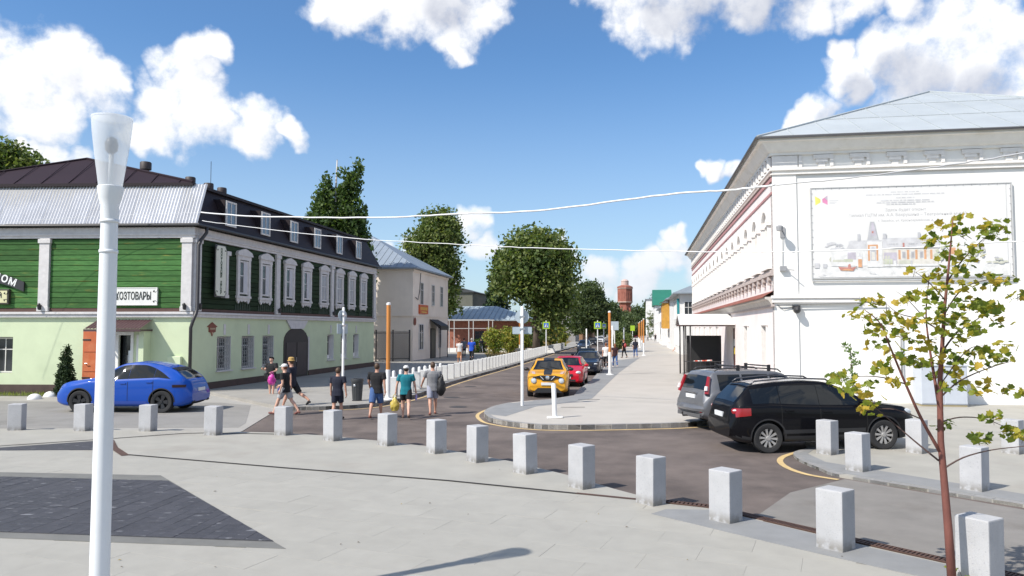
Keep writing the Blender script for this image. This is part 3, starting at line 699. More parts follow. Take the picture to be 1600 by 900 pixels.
# downpipe, lamps, house sign
dpp = MB(TB); dpp.tube([(.35,-.42,7.35),(.35,-.42,7.1),(.12,-.3,6.75),(-.02,-.28,6.5),(-.02,-.28,3.75),(-.15,-.30,3.5),(-.3,-.26,3.2),(-.3,-.16,2.9),(-.3,-.16,.25)], .075, 8)
dpp.build('downpipe', DARKMETAL, lb, smooth=True)
for T, u in ((TA,-6.7),(TA,-.22),(TB,.22),(TB,7.8),(TB,15.2)):
    m = MB(T); m.tube([(u,-.16,3.78),(u,-.24,3.78),(u,-.24,3.92)], .014, 5); m.lathe([(.03,3.98),(.075,3.92),(.05,3.72),(.015,3.68)], 10, (u,-.27,0)); m.box(u-.05,u+.05,-.19,-.155,3.68,3.9)
    m.build('wall_lantern', DARKMETAL, lb)
hp = MB(TB); hp.prism([(1.35,2.72),(1.35,2.92),(1.2,2.95),(1.35,3.02),(1.62,3.16),(1.9,3.02),(2.05,2.95),(1.9,2.92),(1.9,2.72),(1.72,2.68),(1.62,2.52),(1.52,2.68)], -.04, -.001)
hpo = hp.build('house_plaque', M('red_brown_plaque', (.20,.055,.03), .6, var=.2), lb, fix=False)
MB(TB).box(1.42,1.83,-.048,-.0401,2.82,2.9).build('plaque_band', M('plaque_pale', (.4,.28,.18), .7), hpo, fix=False)
MB(TB).box(1.56,1.68,-.048,-.0401,2.60,2.7).build('plaque_number', M('plaque_pale', (.4,.28,.18), .7), hpo, fix=False)
# shop signs, each a thing of its own
INK = M('sign_ink', (.03,.035,.03), .6)
CREAMSIGN = M('cream_sign_board', (.66,.66,.56), .55, var=.05)
MW = Matrix.Translation(LO)
def scroll(m, cx, cz, sx, sz, y):
    m.tube([(cx+sx*.16*t*math.cos(2.4*t)/1.5, y, cz+sz*.16*t*math.sin(2.4*t)/1.5) for t in [i/10*1.5 for i in range(11)]], .011, 4)
    m.ball((cx+sx*.03, y, cz+sz*.05), (.035,.012,.035), 6, 4)
sg = thing('shop_sign', 'white hardware shop sign reading ХОЗТОВАРЫ on the green planks', 'sign', LO)
m = MB(TA); m.box(-3.95,-1.52,-.14,-.062,3.92,4.62); m.box(-3.99,-1.48,-.152,-.061,3.88,3.92); m.box(-3.99,-1.48,-.152,-.061,4.62,4.66); m.box(-3.99,-3.95,-.152,-.061,3.92,4.62); m.box(-1.52,-1.48,-.152,-.061,3.92,4.62)
m.build('board', M('white_sign_board', (.74,.74,.70), .5, var=.04), sg, fix=False)
lo_ = put_text('lettering', 'ХОЗТОВАРЫ', .46, INK, TA, -2.55, -.146, 4.27, sg, bold=.010); lo_.matrix_basis = lo_.matrix_basis @ Matrix.Diagonal((1.60/max(.1, (max(v.co.x for v in lo_.data.vertices)-min(v.co.x for v in lo_.data.vertices))), 1, 1, 1))
m = MB(TA)
for sx, cx in ((1,-3.86),(-1,-1.61)):
    for sz, cz in ((1,4.0),(-1,4.54)): scroll(m, cx, cz, sx, sz, -.146)
m.build('scroll_ornament', INK, sg, fix=False)
sv = thing('vertical_inn_sign', 'tall cream board with green letters reading ПОСТОЯЛЫЙ ДВОР beside the corner post', 'sign', LO)
m = MB(TB); u, y = 1.75, -.30; m.prism([(u-.42,4.50),(u-.30,4.36),(u+.30,4.36),(u+.42,4.50),(u+.42,6.5),(u+.30,6.66),(u-.30,6.66),(u-.42,6.5)], y-.04, y); m.build('board', CREAMSIGN, sv, fix=False)
m = MB(TB); m.box(u-.46,u+.46,y+.001,y+.03,4.30,6.70); m.box(u-.05,u+.05,y+.03,-.06,5.0,5.1); m.box(u-.05,u+.05,y+.03,-.06,6.0,6.1); m.build('backing', DARKMETAL, sv, fix=False)
word = 'ПОСТОЯЛЫЙ ДВОР'  # one letter under the other
for i, ch in enumerate(word):
    if ch != ' ': put_text('letter', ch, .20, M('sign_green_letter', (.04,.07,.035), .6), TB, u, y-.042, 6.46-i*.150, sv, bold=.010)
m = MB(TB)
for sx, cx in ((1,u-.33),(-1,u+.33)):
    for sz, cz in ((1,4.52),(-1,6.5)): scroll(m, cx, cz, sx*.8, sz*.8, y-.043)
m.build('scroll_ornament', INK, sv, fix=False)
m = MB(TB); a = 2.45; m.box(a,a+.2,-.2,-.06,4.42,6.3); m.box(a-.03,a+.34,-.24,-.06,6.3,6.5); m.box(a-.2,a+.3,-.18,-.06,4.3,4.45); m.build('window_casing', LWHITE, lb, fix=False)
sh = thing('arched_letter_sign', 'dark arched board with white letters reading ДОМ above the cream sign', 'sign', LO)
m = MB(TA); pts = []
for i in range(9): t = i/8; pts.append((-10.1+2.6*t, 5.46-.55*t*t))
m.prism(pts+[(x, z-.42) for x, z in pts[::-1]], -.14, -.062); m.build('board', DARKMETAL, sh, fix=False)
for ch, uu, zz, r_ in (('Д',-8.73,5.14,.18),('О',-8.38,5.04,.26),('М',-8.02,4.90,.32)):
    put_text('letter', ch, .42, M('white_letter', (.8,.8,.78), .5), TA, uu, -.146, zz, sh, rotl=r_, bold=.012)
sj = thing('cream_sign_box', 'cream framed sign box whose end reads Й on the planks at the picture edge', 'sign', LO)
m = MB(TA); m.box(-11.6,-8.12,-.20,-.062,3.93,4.60); m.build('sign_box', M('black_sign_frame', (.05,.045,.03), .5), sj, bevel=.015)
m = MB(TA); m.box(-11.5,-8.20,-.206,-.2001,4.0,4.53); m.build('sign_face', M('cream_yellow_sign_face', (.62,.60,.36), .5), sj, fix=False)
put_text('lettering', 'Й', .26, INK, TA, -8.52, -.208, 4.30, sj, bold=.01)
m = MB(TA)
for sz, cz in ((1,4.07),(-1,4.46)): scroll(m, -8.29, cz, -1, sz, -.21)
m.build('scroll_ornament', INK, sj, fix=False)
# ------------------------------------------------------------------ right: white and pink merchant house
RO = Vector((10.18, 29.8, 0)); RW, RL = 17.4, 47.0
TR = faceT(.9864, -.1644); TP = faceT(-.1644, -.9864)                     # white front; pink street face (x runs towards the viewer, negative inside)
rb = thing('merchant_house', 'large white and pink two storey house with grey hip roof and bare end wall', 'building', RO)
RWHITE = M('whitewashed_wall', (.83,.81,.77), .85, var=.05, scale=1.2, bump=.18, bscale=25, tint=(.70,.66,.59), tscale=.9, tlo=.56, thi=.78, stretch=(1,1,.3))
PINK = M('pale_pink_render', (.76,.68,.66), .85, var=.06, scale=1.2, bump=.15, bscale=30, tint=(.71,.61,.585), tscale=.5)
DPINK = M('dusty_rose_band', (.40,.20,.20), .8, var=.2, scale=5)
TRIM = M('white_stucco_trim', (.76,.73,.70), .8, var=.08, scale=5, tint=(.60,.55,.50), tscale=1.6, tlo=.6, thi=.8)
GREYROOF = M('grey_blue_roof_metal', (.40,.43,.445), .5, var=.10, scale=.6, rand=.05)
RUSTTIN = M('rust_red_flashing', (.22,.07,.045), .7, var=.25, scale=4)
AGED = M('aged_moulding', (.45,.38,.35), .85, var=.3, scale=4)
w = MB(TR); w.quad((.9,.05,0),(RW,.05,0),(RW,.05,9.7),(.9,.05,9.7)); w.box(0,.9,0,.4,0,9.7); w.box(.9,RW,0,.06,8.86,9.7)
# pink face with arched windows upstairs, tall openings below
wins = [-(1.35+2.72*k) for k in range(17)]
lows = [-2.45, -8.0, -13.4, -22.5, -27.5, -32.5, -37.5, -42.5]
ops = [(u-.62,u+.62,5.35,7.02) for u in wins]+[(u-.6,u+.6,.85,2.95) for u in lows if u != -13.4]+[(-14.0,-12.7,.2,2.9)]
w.T = TP; wall_open(w, -RL, -.001, 0, 9.7, ops, depth=.34, m=1, mr=2)
w.T = TR; w.box(RW-.01,RW,0,RL,0,9.7); w.T = TP; w.quad((-RL,0,0),(-RL,17.4,0),(-RL,17.4,9.7),(-RL,0,9.7))
w.build('wall', [RWHITE, PINK, TRIM], rb, fix=False)
# cornice on both faces: frieze, string, cove and eaves
cv = MB()
def run(T, a, c, prof, mt=0, e=0.0):             # prof: (out, z) polyline, swept along a wall
    vs = [T @ Vector((a-(o*e), -o, z)) for o, z in prof]+[T @ Vector((c+(o if e == 0 else 0), -o, z)) for o, z in prof]; n = len(prof)
    s = MB(); s.add(vs, [(i, i+1, n+i+1, n+i) for i in range(n-1)]); return s
prof = [(.0,9.62),(.10,9.62),(.10,9.72),(.16,9.74),(.24,9.82),(.36,10.0),(.42,10.08),(.55,10.10),(.55,10.24),(.0,10.24)]
for T, a, c, sgn in ((TR, 0, RW, 1), (TP, -RL, 0, 2)):
    n = len(prof); vs = []
    for u, k in ((a, -1 if sgn == 1 else 0), (c, 0 if sgn == 1 else 1)): vs += [T @ Vector((u+k*o, -o, z)) for o, z in prof]
    cv.add(vs, [(i, i+1, n+i+1, n+i) for i in range(n-1)])
cv.build('cornice', M('cornice_cream_grey', (.80,.78,.74), .8, var=.06, scale=3, tint=(.71,.68,.62), tscale=.7), rb, fix=False)
sg_ = MB(TR); sg_.box(-.09,RW,-.09,.06,9.02,9.12); sg_.box(-.06,RW,-.055,.05,8.86,8.92); sg_.box(-.12,3.1,-.14,.05,4.02,4.14); sg_.box(-.09,3.1,-.09,.05,3.86,4.017)
sg_.T = TP; sg_.box(-RL,.085,-.088,.06,9.025,9.115)
sg_.build('string_moulding', TRIM, rb, bevel=.012)
den = MB().add([], [])
dmesh = MB(); dmesh.box(-.30,.30,-.09,.0,.30,.46); dmesh.box(-.21,.21,-.07,.0,.15,.30); dmesh.box(-.12,.12,-.05,.0,0,.15); dmesh.box(.30,.42,-.09,.0,.0,.46)
dme = dmesh.mesh('stepped_dentil', TRIM, fix=False)
for k in range(13):
    o = put('stepped_dentil', dme, rb); o.matrix_local = TR @ Matrix.Translation((1.85+1.33*k, -.002, 9.14))
cb = MB(TR); cb.box(0,.95,-.06,.0,9.13,9.6); cb.box(1.0,1.12,-.07,.0,9.13,9.6); cb.build('corner_block', TRIM, rb, fix=False)
pb2 = MB(TP); pb2.box(-.24,.24,-.12,0,0,.36)
pme = pb2.mesh('bracket', TRIM, fix=False)
pme = MB().box(-.16,.16,-.12,0,0,.42).mesh('cornice_bracket', TRIM, fix=False)
for k in range(62):
    o = put('cornice_bracket', pme, rb); o.matrix_local = TP @ Matrix.Translation((-.3-.75*k, -.002, 9.16))
bd = MB(TP); bd.box(-RL,-.05,-.05,-.001,8.62,8.80); bd.box(-RL,-.05,-.035,-.001,8.12,8.22); bd.build('rose_band', DPINK, rb, fix=False)
bd = MB(TP); bd.box(-RL,-.02,-.10,-.001,8.82,8.92); bd.box(-RL,-.02,-.08,-.001,5.02,5.16); bd.box(-RL,-.02,-.14,-.001,4.93,5.017); bd.build('band_moulding', AGED, rb, fix=False)
lme = MB().prism([(-.22,.0),(.22,.0),(.22,-.16),(.1,-.2),(.1,-.34),(-.1,-.34),(-.1,-.2),(-.22,-.16)], -.12, 0).mesh('ledge_bracket', AGED, fix=False)
for k in range(34):
    o = put('ledge_bracket', lme, rb); o.matrix_local = TP @ Matrix.Translation((-.68-1.36*k, -.002, 4.925))
# lower cornice with rusty tin flashing
lc = MB(TP); lc.prism([(-RL,3.72),(.1,3.72),(.1,3.80),(-RL,3.80)], -.10, -.001)
lc.build('lower_moulding', AGED, rb, fix=False)
n_ = [(.0,3.80),(.10,3.80),(.22,3.98),(.34,4.02),(.34,4.10),(.0,4.10)]; s = MB(); vs = [TP @ Vector((u, -o, z)) for u in (-RL, -.05) for o, z in n_]
s.add(vs, [(i, i+1, 6+i+1, 6+i) for i in range(5)]+[(6,7,8,9,10,11)]); s.build('lower_cornice', M('grey_cream_cornice', (.52,.48,.44), .85, var=.15, scale=3), rb, fix=False)
fl = MB(TP); fl.add([(-RL,-.40,4.105),(-.05,-.40,4.105),(-.05,-.002,4.34),(-RL,-.002,4.34),(-RL,-.40,4.07),(-.05,-.40,4.07)], [(0,1,2,3),(4,5,1,0)]); fl.build('tin_flashing', RUSTTIN, rb, fix=False)
# arched upper windows with hood mouldings
def hood():
    m = MB(); n = 10
    for i in range(n):
        a0, a1 = math.pi*i/n, math.pi*(i+1)/n
        r0, r1 = .64, .86; q = []
        for y in (-.14, 0): q += [(r0*math.cos(a0), y, r0*.8*math.sin(a0)), (r1*math.cos(a0), y, r1*.8*math.sin(a0)), (r1*math.cos(a1), y, r1*.8*math.sin(a1)), (r0*math.cos(a1), y, r0*.8*math.sin(a1))]
        m.add(q, [(0,1,2,3),(1,5,6,2),(3,7,4,0)[::-1],(4,7,6,5)])
    for sx in (-1, 1): m.box(*sorted((sx*.64, sx*.84)), -.11, 0, -1.75, 0); m.box(*sorted((sx*.60, sx*.92)), -.16, 0, -.12, .02)
    m.box(-.98,.98,-.16,0,-1.86,-1.75)
    m.box(-.1,.1,-.18,0,.50,.80)
    return m.mesh('hood_moulding', TRIM, fix=False)
hme = hood()
am = MB(); n = 10; am.add([(0,-.01,0)]+[(.645*math.cos(math.pi*i/n), -.01, .516*math.sin(math.pi*i/n)) for i in range(n+1)], [(0,i+1,i+2) for i in range(n)]); ame = am.mesh('arch_fill', TRIM, fix=False)
BLIND = M('pale_blind_glass', (.42,.42,.43), .3, var=.1)
for u in wins:
    wo = window(rb, TP, u, 5.36, 7.01, 1.2, .32, WHITE, BLIND, fr=.08, mull=1, tran=.62, name='arched_window')
    o = put('hood_moulding', hme, wo); o.matrix_local = TP @ Matrix.Translation((u, -.002, 7.08))
    o = put('arch_fill', ame, wo); o.matrix_local = TP @ Matrix.Translation((u, -.004, 7.04))
BROWNFR = M('dark_red_brown_frame', (.09,.03,.025), .6, var=.15)
for u in lows:
    if u == -13.4: continue
    wo = window(rb, TP, u, .86, 2.94, 1.18, .30, BROWNFR, glassmat('dark_low_glass', (.02,.02,.022)), fr=.09, mull=1, tran=.6, name='window')
    m = MB(TP); m.box(u-.8,u+.8,-.07,-.001,3.0,3.12); m.box(u-.72,u-.6,-.05,-.001,.8,2.998); m.box(u+.6,u+.72,-.05,-.001,.8,2.998); m.build('window_surround', TRIM, wo, fix=False)
dr_ = MB(TP); dr_.box(-13.95,-12.75,.05,.12,.2,2.88); dro = dr_.build('entrance_door', M('brown_entrance_door', (.11,.035,.028), .5, var=.2), rb, fix=False)
MB(TP).box(-13.6,-13.2,.03,.049,1.9,2.3).build('notice', WHITE, dro, fix=False)
MB(TP).box(-13.6,-13.2,.03,.049,1.45,1.8).build('notice', M('yellow_notice', (.75,.55,.05), .6), dro, fix=False)
# hip roof
ro = MB(TR); o_ = .62; ze = 10.25; hw = RW/2; zr = 14.25
q = [(-o_,-o_,ze),(RW+o_,-o_,ze),(RW+o_,RL+o_,ze),(-o_,RL+o_,ze),(hw,hw-.5,zr),(hw,RL-hw,zr)]
ro.add(q, [(0,1,4),(1,2,5,4),(2,3,5),(3,0,4,5),(0,3,2,1)])
ro.add([(-o_,-o_,ze-.05),(RW+o_,-o_,ze-.05),(RW+o_,RL+o_,ze-.05),(-o_,RL+o_,ze-.05)]+q[:4], [(0,1,5,4),(1,2,6,5),(2,3,7,6),(3,0,4,7)])
roo = ro.build('roof', GREYROOF, rb, fix=False)
seam = M('roof_seam_grey', (.37,.40,.415), .5, var=.1)
for i in range(1, 14):
    x = -o_+(RW+2*o_)*i/14; t = 1-abs(i/7-1); 
    a = Vector((x,-o_,ze+.012)); c = Vector((x, -o_+(hw-.5+o_)*t, ze+(zr-ze)*t+.012))
    MB(TR).tube([a, c], .022, 4).build('roof_seam', seam, roo, fix=False)
for j in (.33, .66):
    a = Vector(q[0]).lerp(Vector(q[4]), j); c = Vector(q[1]).lerp(Vector(q[4]), j); up = Vector((0,0,.012))
    MB(TR).tube([a+up, c+up], .012, 4).build('roof_seam', seam, roo, fix=False)
for a, c in ((q[0],q[4]),(q[1],q[4]),(q[4],q[5])): MB(TR).tube([Vector(a)+Vector((0,0,.02)), Vector(c)+Vector((0,0,.02))], .05, 6).build('ridge_cap', seam, roo, fix=False)
ge = MB(TR); ge.tube([(-o_-.05,RL,ze-.04),(-o_-.05,-o_-.05,ze-.04),(RW,-o_-.05,ze-.04)], .05, 6); ge.build('eaves_edge', M('dark_eaves_edge', (.09,.09,.095), .6), rb, fix=False)
# fittings on the bare end wall
pi = MB(TR); pi.tube([(.1,-.10,3.80),(3.3,-.10,3.86),(4.05,-.08,3.84),(4.05,-.08,3.42)], .022, 6); pi.tube([(4.55,-.06,2.9),(4.55,-.06,1.1)], .03, 6)
pi.build('conduit', M('grey_conduit', (.25,.25,.25), .6), rb, smooth=True)
lt = MB(TR); lt.tube([(.35,-.02,6.65),(.2,-.35,6.75)], .025, 6); lt.lathe([(.0,-.12),(.12,-.10),(.14,.06),(.05,.12)], 10, (.18,-.42,6.72)); lt.box(.26,.44,-.05,-.001,6.4,6.8)
lt.tube([(.35,-.05,6.4),(.32,-.04,5.3)], .012, 4); lt.box(.22,.46,-.16,-.001,5.1,5.28); lt.tube([(.46,-.1,5.15),(.7,-.35,5.1)], .02, 5)
lt.build('floodlight', M('light_grey_fitting', (.30,.30,.31), .5), rb)
cm = MB(TR); cm.ball((.80,-.2,3.58), (.14,.16,.14), 12, 8); cm.box(.66,.94,-.14,-.001,3.62,3.76); cm.tube([(.66,-.05,3.7),(.3,-.05,3.62),(.1,-.05,3.78)], .012, 4); cm.build('camera_dome', DARKMETAL, rb)
# pale switch cabinet by the wall
cbm = thing('switch_cabinet', 'pale blue grey switch cabinet standing against the white end wall', 'cabinet', (RO+EV*5.65-DV*.0+Vector((-.1,-.62,0))), math.atan2(EV.y, EV.x))
MB().box(-.78,.78,-.42,.42,.12,1.50).build('body', M('pale_grey_cabinet', (.47,.50,.55), .5, var=.05), cbm, bevel=.015)
MB().box(-.82,.82,-.46,.46,1.50,1.56).build('lid', M('pale_grey_cabinet', (.47,.50,.55), .5), cbm, bevel=.01)
MB().box(-.76,.76,-.40,.40,.0,.12).build('base', M('cabinet_base', (.3,.25,.15), .8), cbm, fix=False)
for a in (-.76, .02): MB().box(a,a+.74,-.436,-.42,.16,1.46).build('door', M('pale_grey_cabinet', (.47,.50,.55), .5), cbm, bevel=.006)
# banner with its print
bn = thing('wall_banner', 'wide pale banner with a drawing of a turreted station building on the white wall', 'banner', RO)
bx0, bx1, bz0, bz1 = 1.45, 8.50, 4.78, 8.28; BW, BH = bx1-bx0, bz1-bz0
MB(TR).box(bx0,bx1,-.03,-.004,bz0,bz1).build('sheet', M('banner_sheet', (.70,.69,.675), .7, var=.03, scale=.8), bn, fix=False)
m = MB(TR)
for a in ((bx0-.06,bx1+.06,bz1,bz1+.035),(bx0-.06,bx1+.06,bz0-.10,bz0-.06),(bx0-.06,bx0-.02,bz0-.06,bz1),(bx1+.02,bx1+.06,bz0-.06,bz1)): m.box(a[0],a[1],-.055,-.004,a[2],a[3])
m.box(bx1-.16,bx1-.14,-.036,-.0301,bz0,bz1); m.box(bx0,bx1,-.036,-.0301,bz0+.02,bz0+.04)
m.build('frame', M('banner_frame_grey', (.50,.50,.50), .6), bn, fix=False)
m = MB(TR)
for i in range(24): x = bx0+.15+i*(BW-.3)/23; m.box(x-.012,x+.012,-.045,-.0301,bz1-.05,bz1+.03)
for i in range(12): z = bz0+.2+i*(BH-.4)/11; m.box(bx1-.04,bx1+.04,-.045,-.0301,z-.012,z+.012); m.box(bx0-.04,bx0+.04,-.045,-.0301,z-.012,z+.012)
m.build('lacing', M('banner_lace', (.46,.46,.47), .7), bn, fix=False)
INKS = dict(grey=(.30,.30,.33), pale=(.47,.46,.48), orange=(.58,.24,.06), red=(.42,.10,.06), green=(.36,.40,.20), olive=(.42,.42,.28), yellow=(.75,.70,.03), pink=(.60,.12,.32), violet=(.33,.27,.36), cream=(.60,.55,.46), dark=(.14,.12,.13), white=(.68,.67,.65))
names = list(INKS); imats = [M('print_'+k, tuple(.66*.42+.58*c for c in v) if k not in ('yellow','pink','orange','red') else tuple(.66*.2+.8*c for c in v), .7, var=.18, scale=5) for k, v in INKS.items()]
pr = MB(TR); lay = [0]
def shape(pts, ink):                             # pts in the crop of the print: 1600 x 776 units
    lay[0] += 1; y = -.0305-.00022*lay[0]
    q = [(bx0+(x-48)/(1560-48)*BW, y, bz0+(745-z)/(745-42)*BH) for x, z in pts]; pr.add(q, [list(range(len(q)))[::-1]], names.index(ink))
def rect(x0, z0, x1, z1, ink): shape([(x0,z0),(x1,z0),(x1,z1),(x0,z1)], ink)
shape([(75,102),(118,126),(118,152),(78,174)], 'yellow'); shape([(132,126),(174,100),(174,172),(134,152)], 'pink'); shape([(150,116),(174,104),(174,140)], 'violet')
for k, z in enumerate((138,150,160)): rect(190, z, 258-k*12, z+4, 'pale')
for x0, x1, z in ((665,880,86),(475,1070,104),(705,845,130),(590,965,150),(555,990,165),(630,850,179)):
    x = x0
    while x < x1: wl_ = random.uniform(16, 60); rect(x, z-3.5, min(x+wl_, x1), z+3.5, 'pale'); x += wl_+9
shape([(100,735),(100,655),(1540,640),(1540,735)], 'white')
rr = random.Random(5)
def clump(cx, cz, rx, rz, ink, n=9):
    for _ in range(n):
        a = rr.uniform(0, 6.28); q = rr.random()**.5; x, z = cx+rx*q*math.cos(a), cz+rz*q*math.sin(a); s_ = rr.uniform(.18, .4)
        shape([(x+rx*s_*math.cos(t*.785)*rr.uniform(.7,1.2), z-rz*s_*1.3*math.sin(t*.785)*rr.uniform(.7,1.2)) for t in range(8)][::-1], ink)
clump(220,500,70,28,'pale'); clump(255,495,30,18,'grey',5); clump(230,590,40,35,'olive'); clump(320,595,40,30,'green',6); clump(350,560,28,24,'red',5)
rect(330,460,470,515,'pale'); rect(190,520,470,650,'white'); shape([(310,520),(345,455),(475,455),(480,520)], 'pale'); rect(400,405,420,462,'grey')
rect(320,545,385,600,'violet'); rect(60,625,100,662,'pale'); rect(128,632,158,664,'grey'); rect(205,600,290,618,'olive'); rect(292,596,360,618,'green')
rect(590,440,1020,520,'pale'); rect(585,525,1010,660,'cream'); rect(600,550,700,640,'violet'); rect(595,600,665,642,'green'); clump(625,610,28,34,'olive',6)
for x in (710,775,838,905,950): rect(x, 532, x+17, 604, 'orange')
for x in (738,806,872): rect(x, 545, x+27, 596, 'grey'); rect(x+5, 550, x+22, 590, 'dark')
for x in (640,655,670,695,790,805,820,845): rect(x, 482, x+12, 490, 'grey')
rect(744,478,758,510,'red'); rect(595,405,622,445,'grey'); rect(860,400,880,440,'grey')
rect(470,462,588,660,'white'); shape([(473,462),(500,312),(530,312),(560,462)], 'grey'); shape([(500,420),(512,318),(522,318),(545,420)], 'violet'); rect(465,455,588,464,'pale'); rect(510,384,524,400,'red')
for x0, x1 in ((477,492),(542,556)): rect(x0, 490, x1, 612, 'orange')
rect(477,488,556,500,'orange'); rect(495,508,540,612,'pale'); shape([(498,612),(498,540),(506,512),(517,503),(528,512),(536,540),(536,612)], 'grey'); rect(504,545,530,606,'cream')
rect(396,545,432,660,'white'); rect(400,598,430,660,'orange'); shape([(400,580),(414,548),(430,580)], 'pale')
shape([(245,655),(262,682),(360,688),(385,655),(345,662),(338,632),(322,640),(320,660)], 'red'); shape([(270,684),(290,672),(345,674),(360,686)], 'orange'); rect(383,650,390,672,'dark')
rect(590,640,1200,656,'white')
for x in (596,640,690,715,802,808): rect(x, 610, x+5, 662, 'pale')
rect(670,612,690,652,'white'); rect(715,612,800,640,'olive'); rect(1095,520,1180,600,'cream'); rect(1105,520,1140,570,'orange'); rect(1150,545,1180,590,'red')
clump(1040,550,60,45,'green'); clump(1290,560,60,60,'olive',10); clump(1330,520,35,30,'violet',5); clump(1450,625,80,18,'olive',9); clump(1450,605,30,14,'grey',4); clump(505,706,22,8,'pale',5); clump(665,706,16,8,'pale',4); clump(115,716,30,6,'pale',4)
pr.build('printed_drawing', imats, bn, fix=False)
gi = M('print_grey_text', (.38,.37,.38), .7, var=0)
def bt(txt, x, z, hgt):
    u = bx0+(x-48)/(1560-48)*BW; zz = bz0+(745-z)/(745-42)*BH; put_text('lettering', txt, hgt, gi, TR, u, -.0305, zz, bn, extrude=.001)
bt('Здесь будет открыт', 775, 224, .15); bt('филиал ГЦТМ им. А.А. Бахрушина – Театральный музей', 785, 262, .155); bt('г. Зарайск, ул. Красноармейская, д.', 775, 306, .115)
# porch with gabled white canopy on posts
po = thing('entrance_porch', 'entrance porch with white gabled canopy on thin dark posts and dark screen', 'porch', RO)
pU0, pU1, pO = -17.2, -12.6, 2.75; uc = (pU0+pU1)/2
m = MB(TP)
e0, e1, zt_, zl = pU0-.2, pU1+.2, 3.72, 3.10
for ua, ub in ((e0, uc), (e1, uc)):
    m.add([(ua,-pO-.25,zl),(ub,-pO-.25,zt_),(ub,-.02,zt_),(ua,-.02,zl),(ua,-pO-.25,zl-.03),(ub,-pO-.25,zt_-.03),(ub,-.02,zt_-.03),(ua,-.02,zl-.03)], [(0,1,2,3),(4,7,6,5),(0,4,5,1),(3,2,6,7),(0,3,7,4)])
m.build('canopy_roof', M('pale_canopy_sheet', (.62,.62,.60), .5, var=.06), po, fix=True)
m = MB(TP); m.add([(e0+.15,-pO-.18,zl),(e1-.15,-pO-.18,zl),(uc,-pO-.18,zt_-.06)], [(0,1,2)]); m.build('gable', M('dark_gable', (.05,.03,.03), .7), po, fix=False)
m = MB(TP)
for u in (e0+.05, e1-.09): m.box(u, u+.05, -pO-.2, -.03, zl-.09, zl-.035)
m.box(e0+.1,e1-.1,-pO-.2,-pO-.15,zl-.09,zl-.035); m.build('canopy_frame', BROWNFR, po, fix=False)
for u in (pU0+.1, pU1-.1):
    for out in (pO, pO-.35): MB(TP).tube([(u,-out,.13),(u,-out,zl-.05)], .045 if out == pO else .035, 8).build('post', DARKMETAL, po, smooth=True)
m = MB(TP); m.box(pU0+.08,pU0+.12,-pO+.4,-.3,.2,2.45)
m.build('dark_screen', M('dark_screen', (.012,.012,.013), .6), po, fix=False)
m = MB(TP)
for z in (.45, 1.05): m.tube([(pU1-.1,-pO,z),(pU1-.1,-.6,z)], .02, 5)
for i in range(8): y = -pO+.1+i*.26; m.tube([(pU1-.1,y,.45),(pU1-.1,y,1.05)], .012, 4)
m.build('side_railing', DARKMETAL, po)
MB(TP).box(pU0+.5,pU1-.3,-pO+.1,-.02,.13,.22).build('step', KERB, po, bevel=.01)
ba = MB(TP); ba.tube([(pU1-1.2,-pO+.6,1.02),(pU1-.6,-1.2,1.10)], .035, 6); ba.build('striped_barrier', M('red_white_barrier', (.7,.68,.66), .5, tint=(.6,.08,.04), tscale=3.0, tlo=.5, thi=.52), po)
# ------------------------------------------------------------------ houses farther along the street
def house(name, label, px, py_unused, Y, w, dep, h, rise, wallm, roofm, wins=(), side=(), ang=0.0, over=.4, hip=True, gable_x=False, doors=(), z0=.1, frame=WHITE):
    """Front wall faces the viewer-left street corner at pixel px, distance Y; wins on front (x), side wall faces the street."""
    X = (px-800)/FPX*Y; a = -R(9.46)+R(ang)
    t = thing(name, label, 'building', (X, Y, 0), a)
    m = MB(); Tf = Matrix.Identity(4)
    m.box(0, w, 0, dep, 0, h); m.build('wall', wallm, t, fix=False)
    r = MB(); o = over
    if hip:
        k = min(w, dep)/2
        if w <= dep: rr_ = [(w/2, k, h+rise), (w/2, dep-k, h+rise)]
        else: rr_ = [(k, dep/2, h+rise), (w-k, dep/2, h+rise)]
        q = [(-o,-o,h),(w+o,-o,h),(w+o,dep+o,h),(-o,dep+o,h)]+rr_
        r.add(q, [(0,1,4),(1,2,5,4),(2,3,5),(3,0,4,5)] if w <= dep else [(0,1,5,4),(1,2,5),(2,3,4,5),(3,0,4)])
    elif gable_x:                                 # ridge across the street direction (along x)
        q = [(-o,-o,h),(w+o,-o,h),(w+o,dep+o,h),(-o,dep+o,h),(-o,dep/2,h+rise),(w+o,dep/2,h+rise)]; r.add(q, [(0,1,5,4),(2,3,4,5),(1,2,5),(3,0,4)])
    else:
        q = [(-o,-o,h),(w+o,-o,h),(w+o,dep+o,h),(-o,dep+o,h),(w/2,-o,h+rise),(w/2,dep+o,h+rise)]; r.add(q, [(0,1,4),(1,2,5,4),(2,3,5),(3,0,4,5)])
    r.add([(-o,-o,h-.12),(w+o,-o,h-.12),(w+o,dep+o,h-.12),(-o,dep+o,h-.12),(-o,-o,h),(w+o,-o,h),(w+o,dep+o,h),(-o,dep+o,h)], [(0,1,5,4),(1,2,6,5),(2,3,7,6),(3,0,4,7),(3,2,1,0)])
    t['_roof'] = 1; ro = r.build('roof', roofm, t, fix=False)
    for (u, za, zb, ww) in wins: window(t, Tf, u, za, zb, ww, -.005, frame, dep=.08)
    Ts = faceT(0, -1)
    for (s, za, zb, ww) in side: window(t, Ts, -s, za, zb, ww, -.005, frame, dep=.08)
    del t['_roof']; return t, ro
HW = M('far_white_wall', (.70,.69,.67), .8, var=.07, scale=.8, tint=(.58,.56,.53), tscale=.3)
HROOF = M('far_grey_roof', (.20,.23,.26), .55, var=.15, scale=.8)
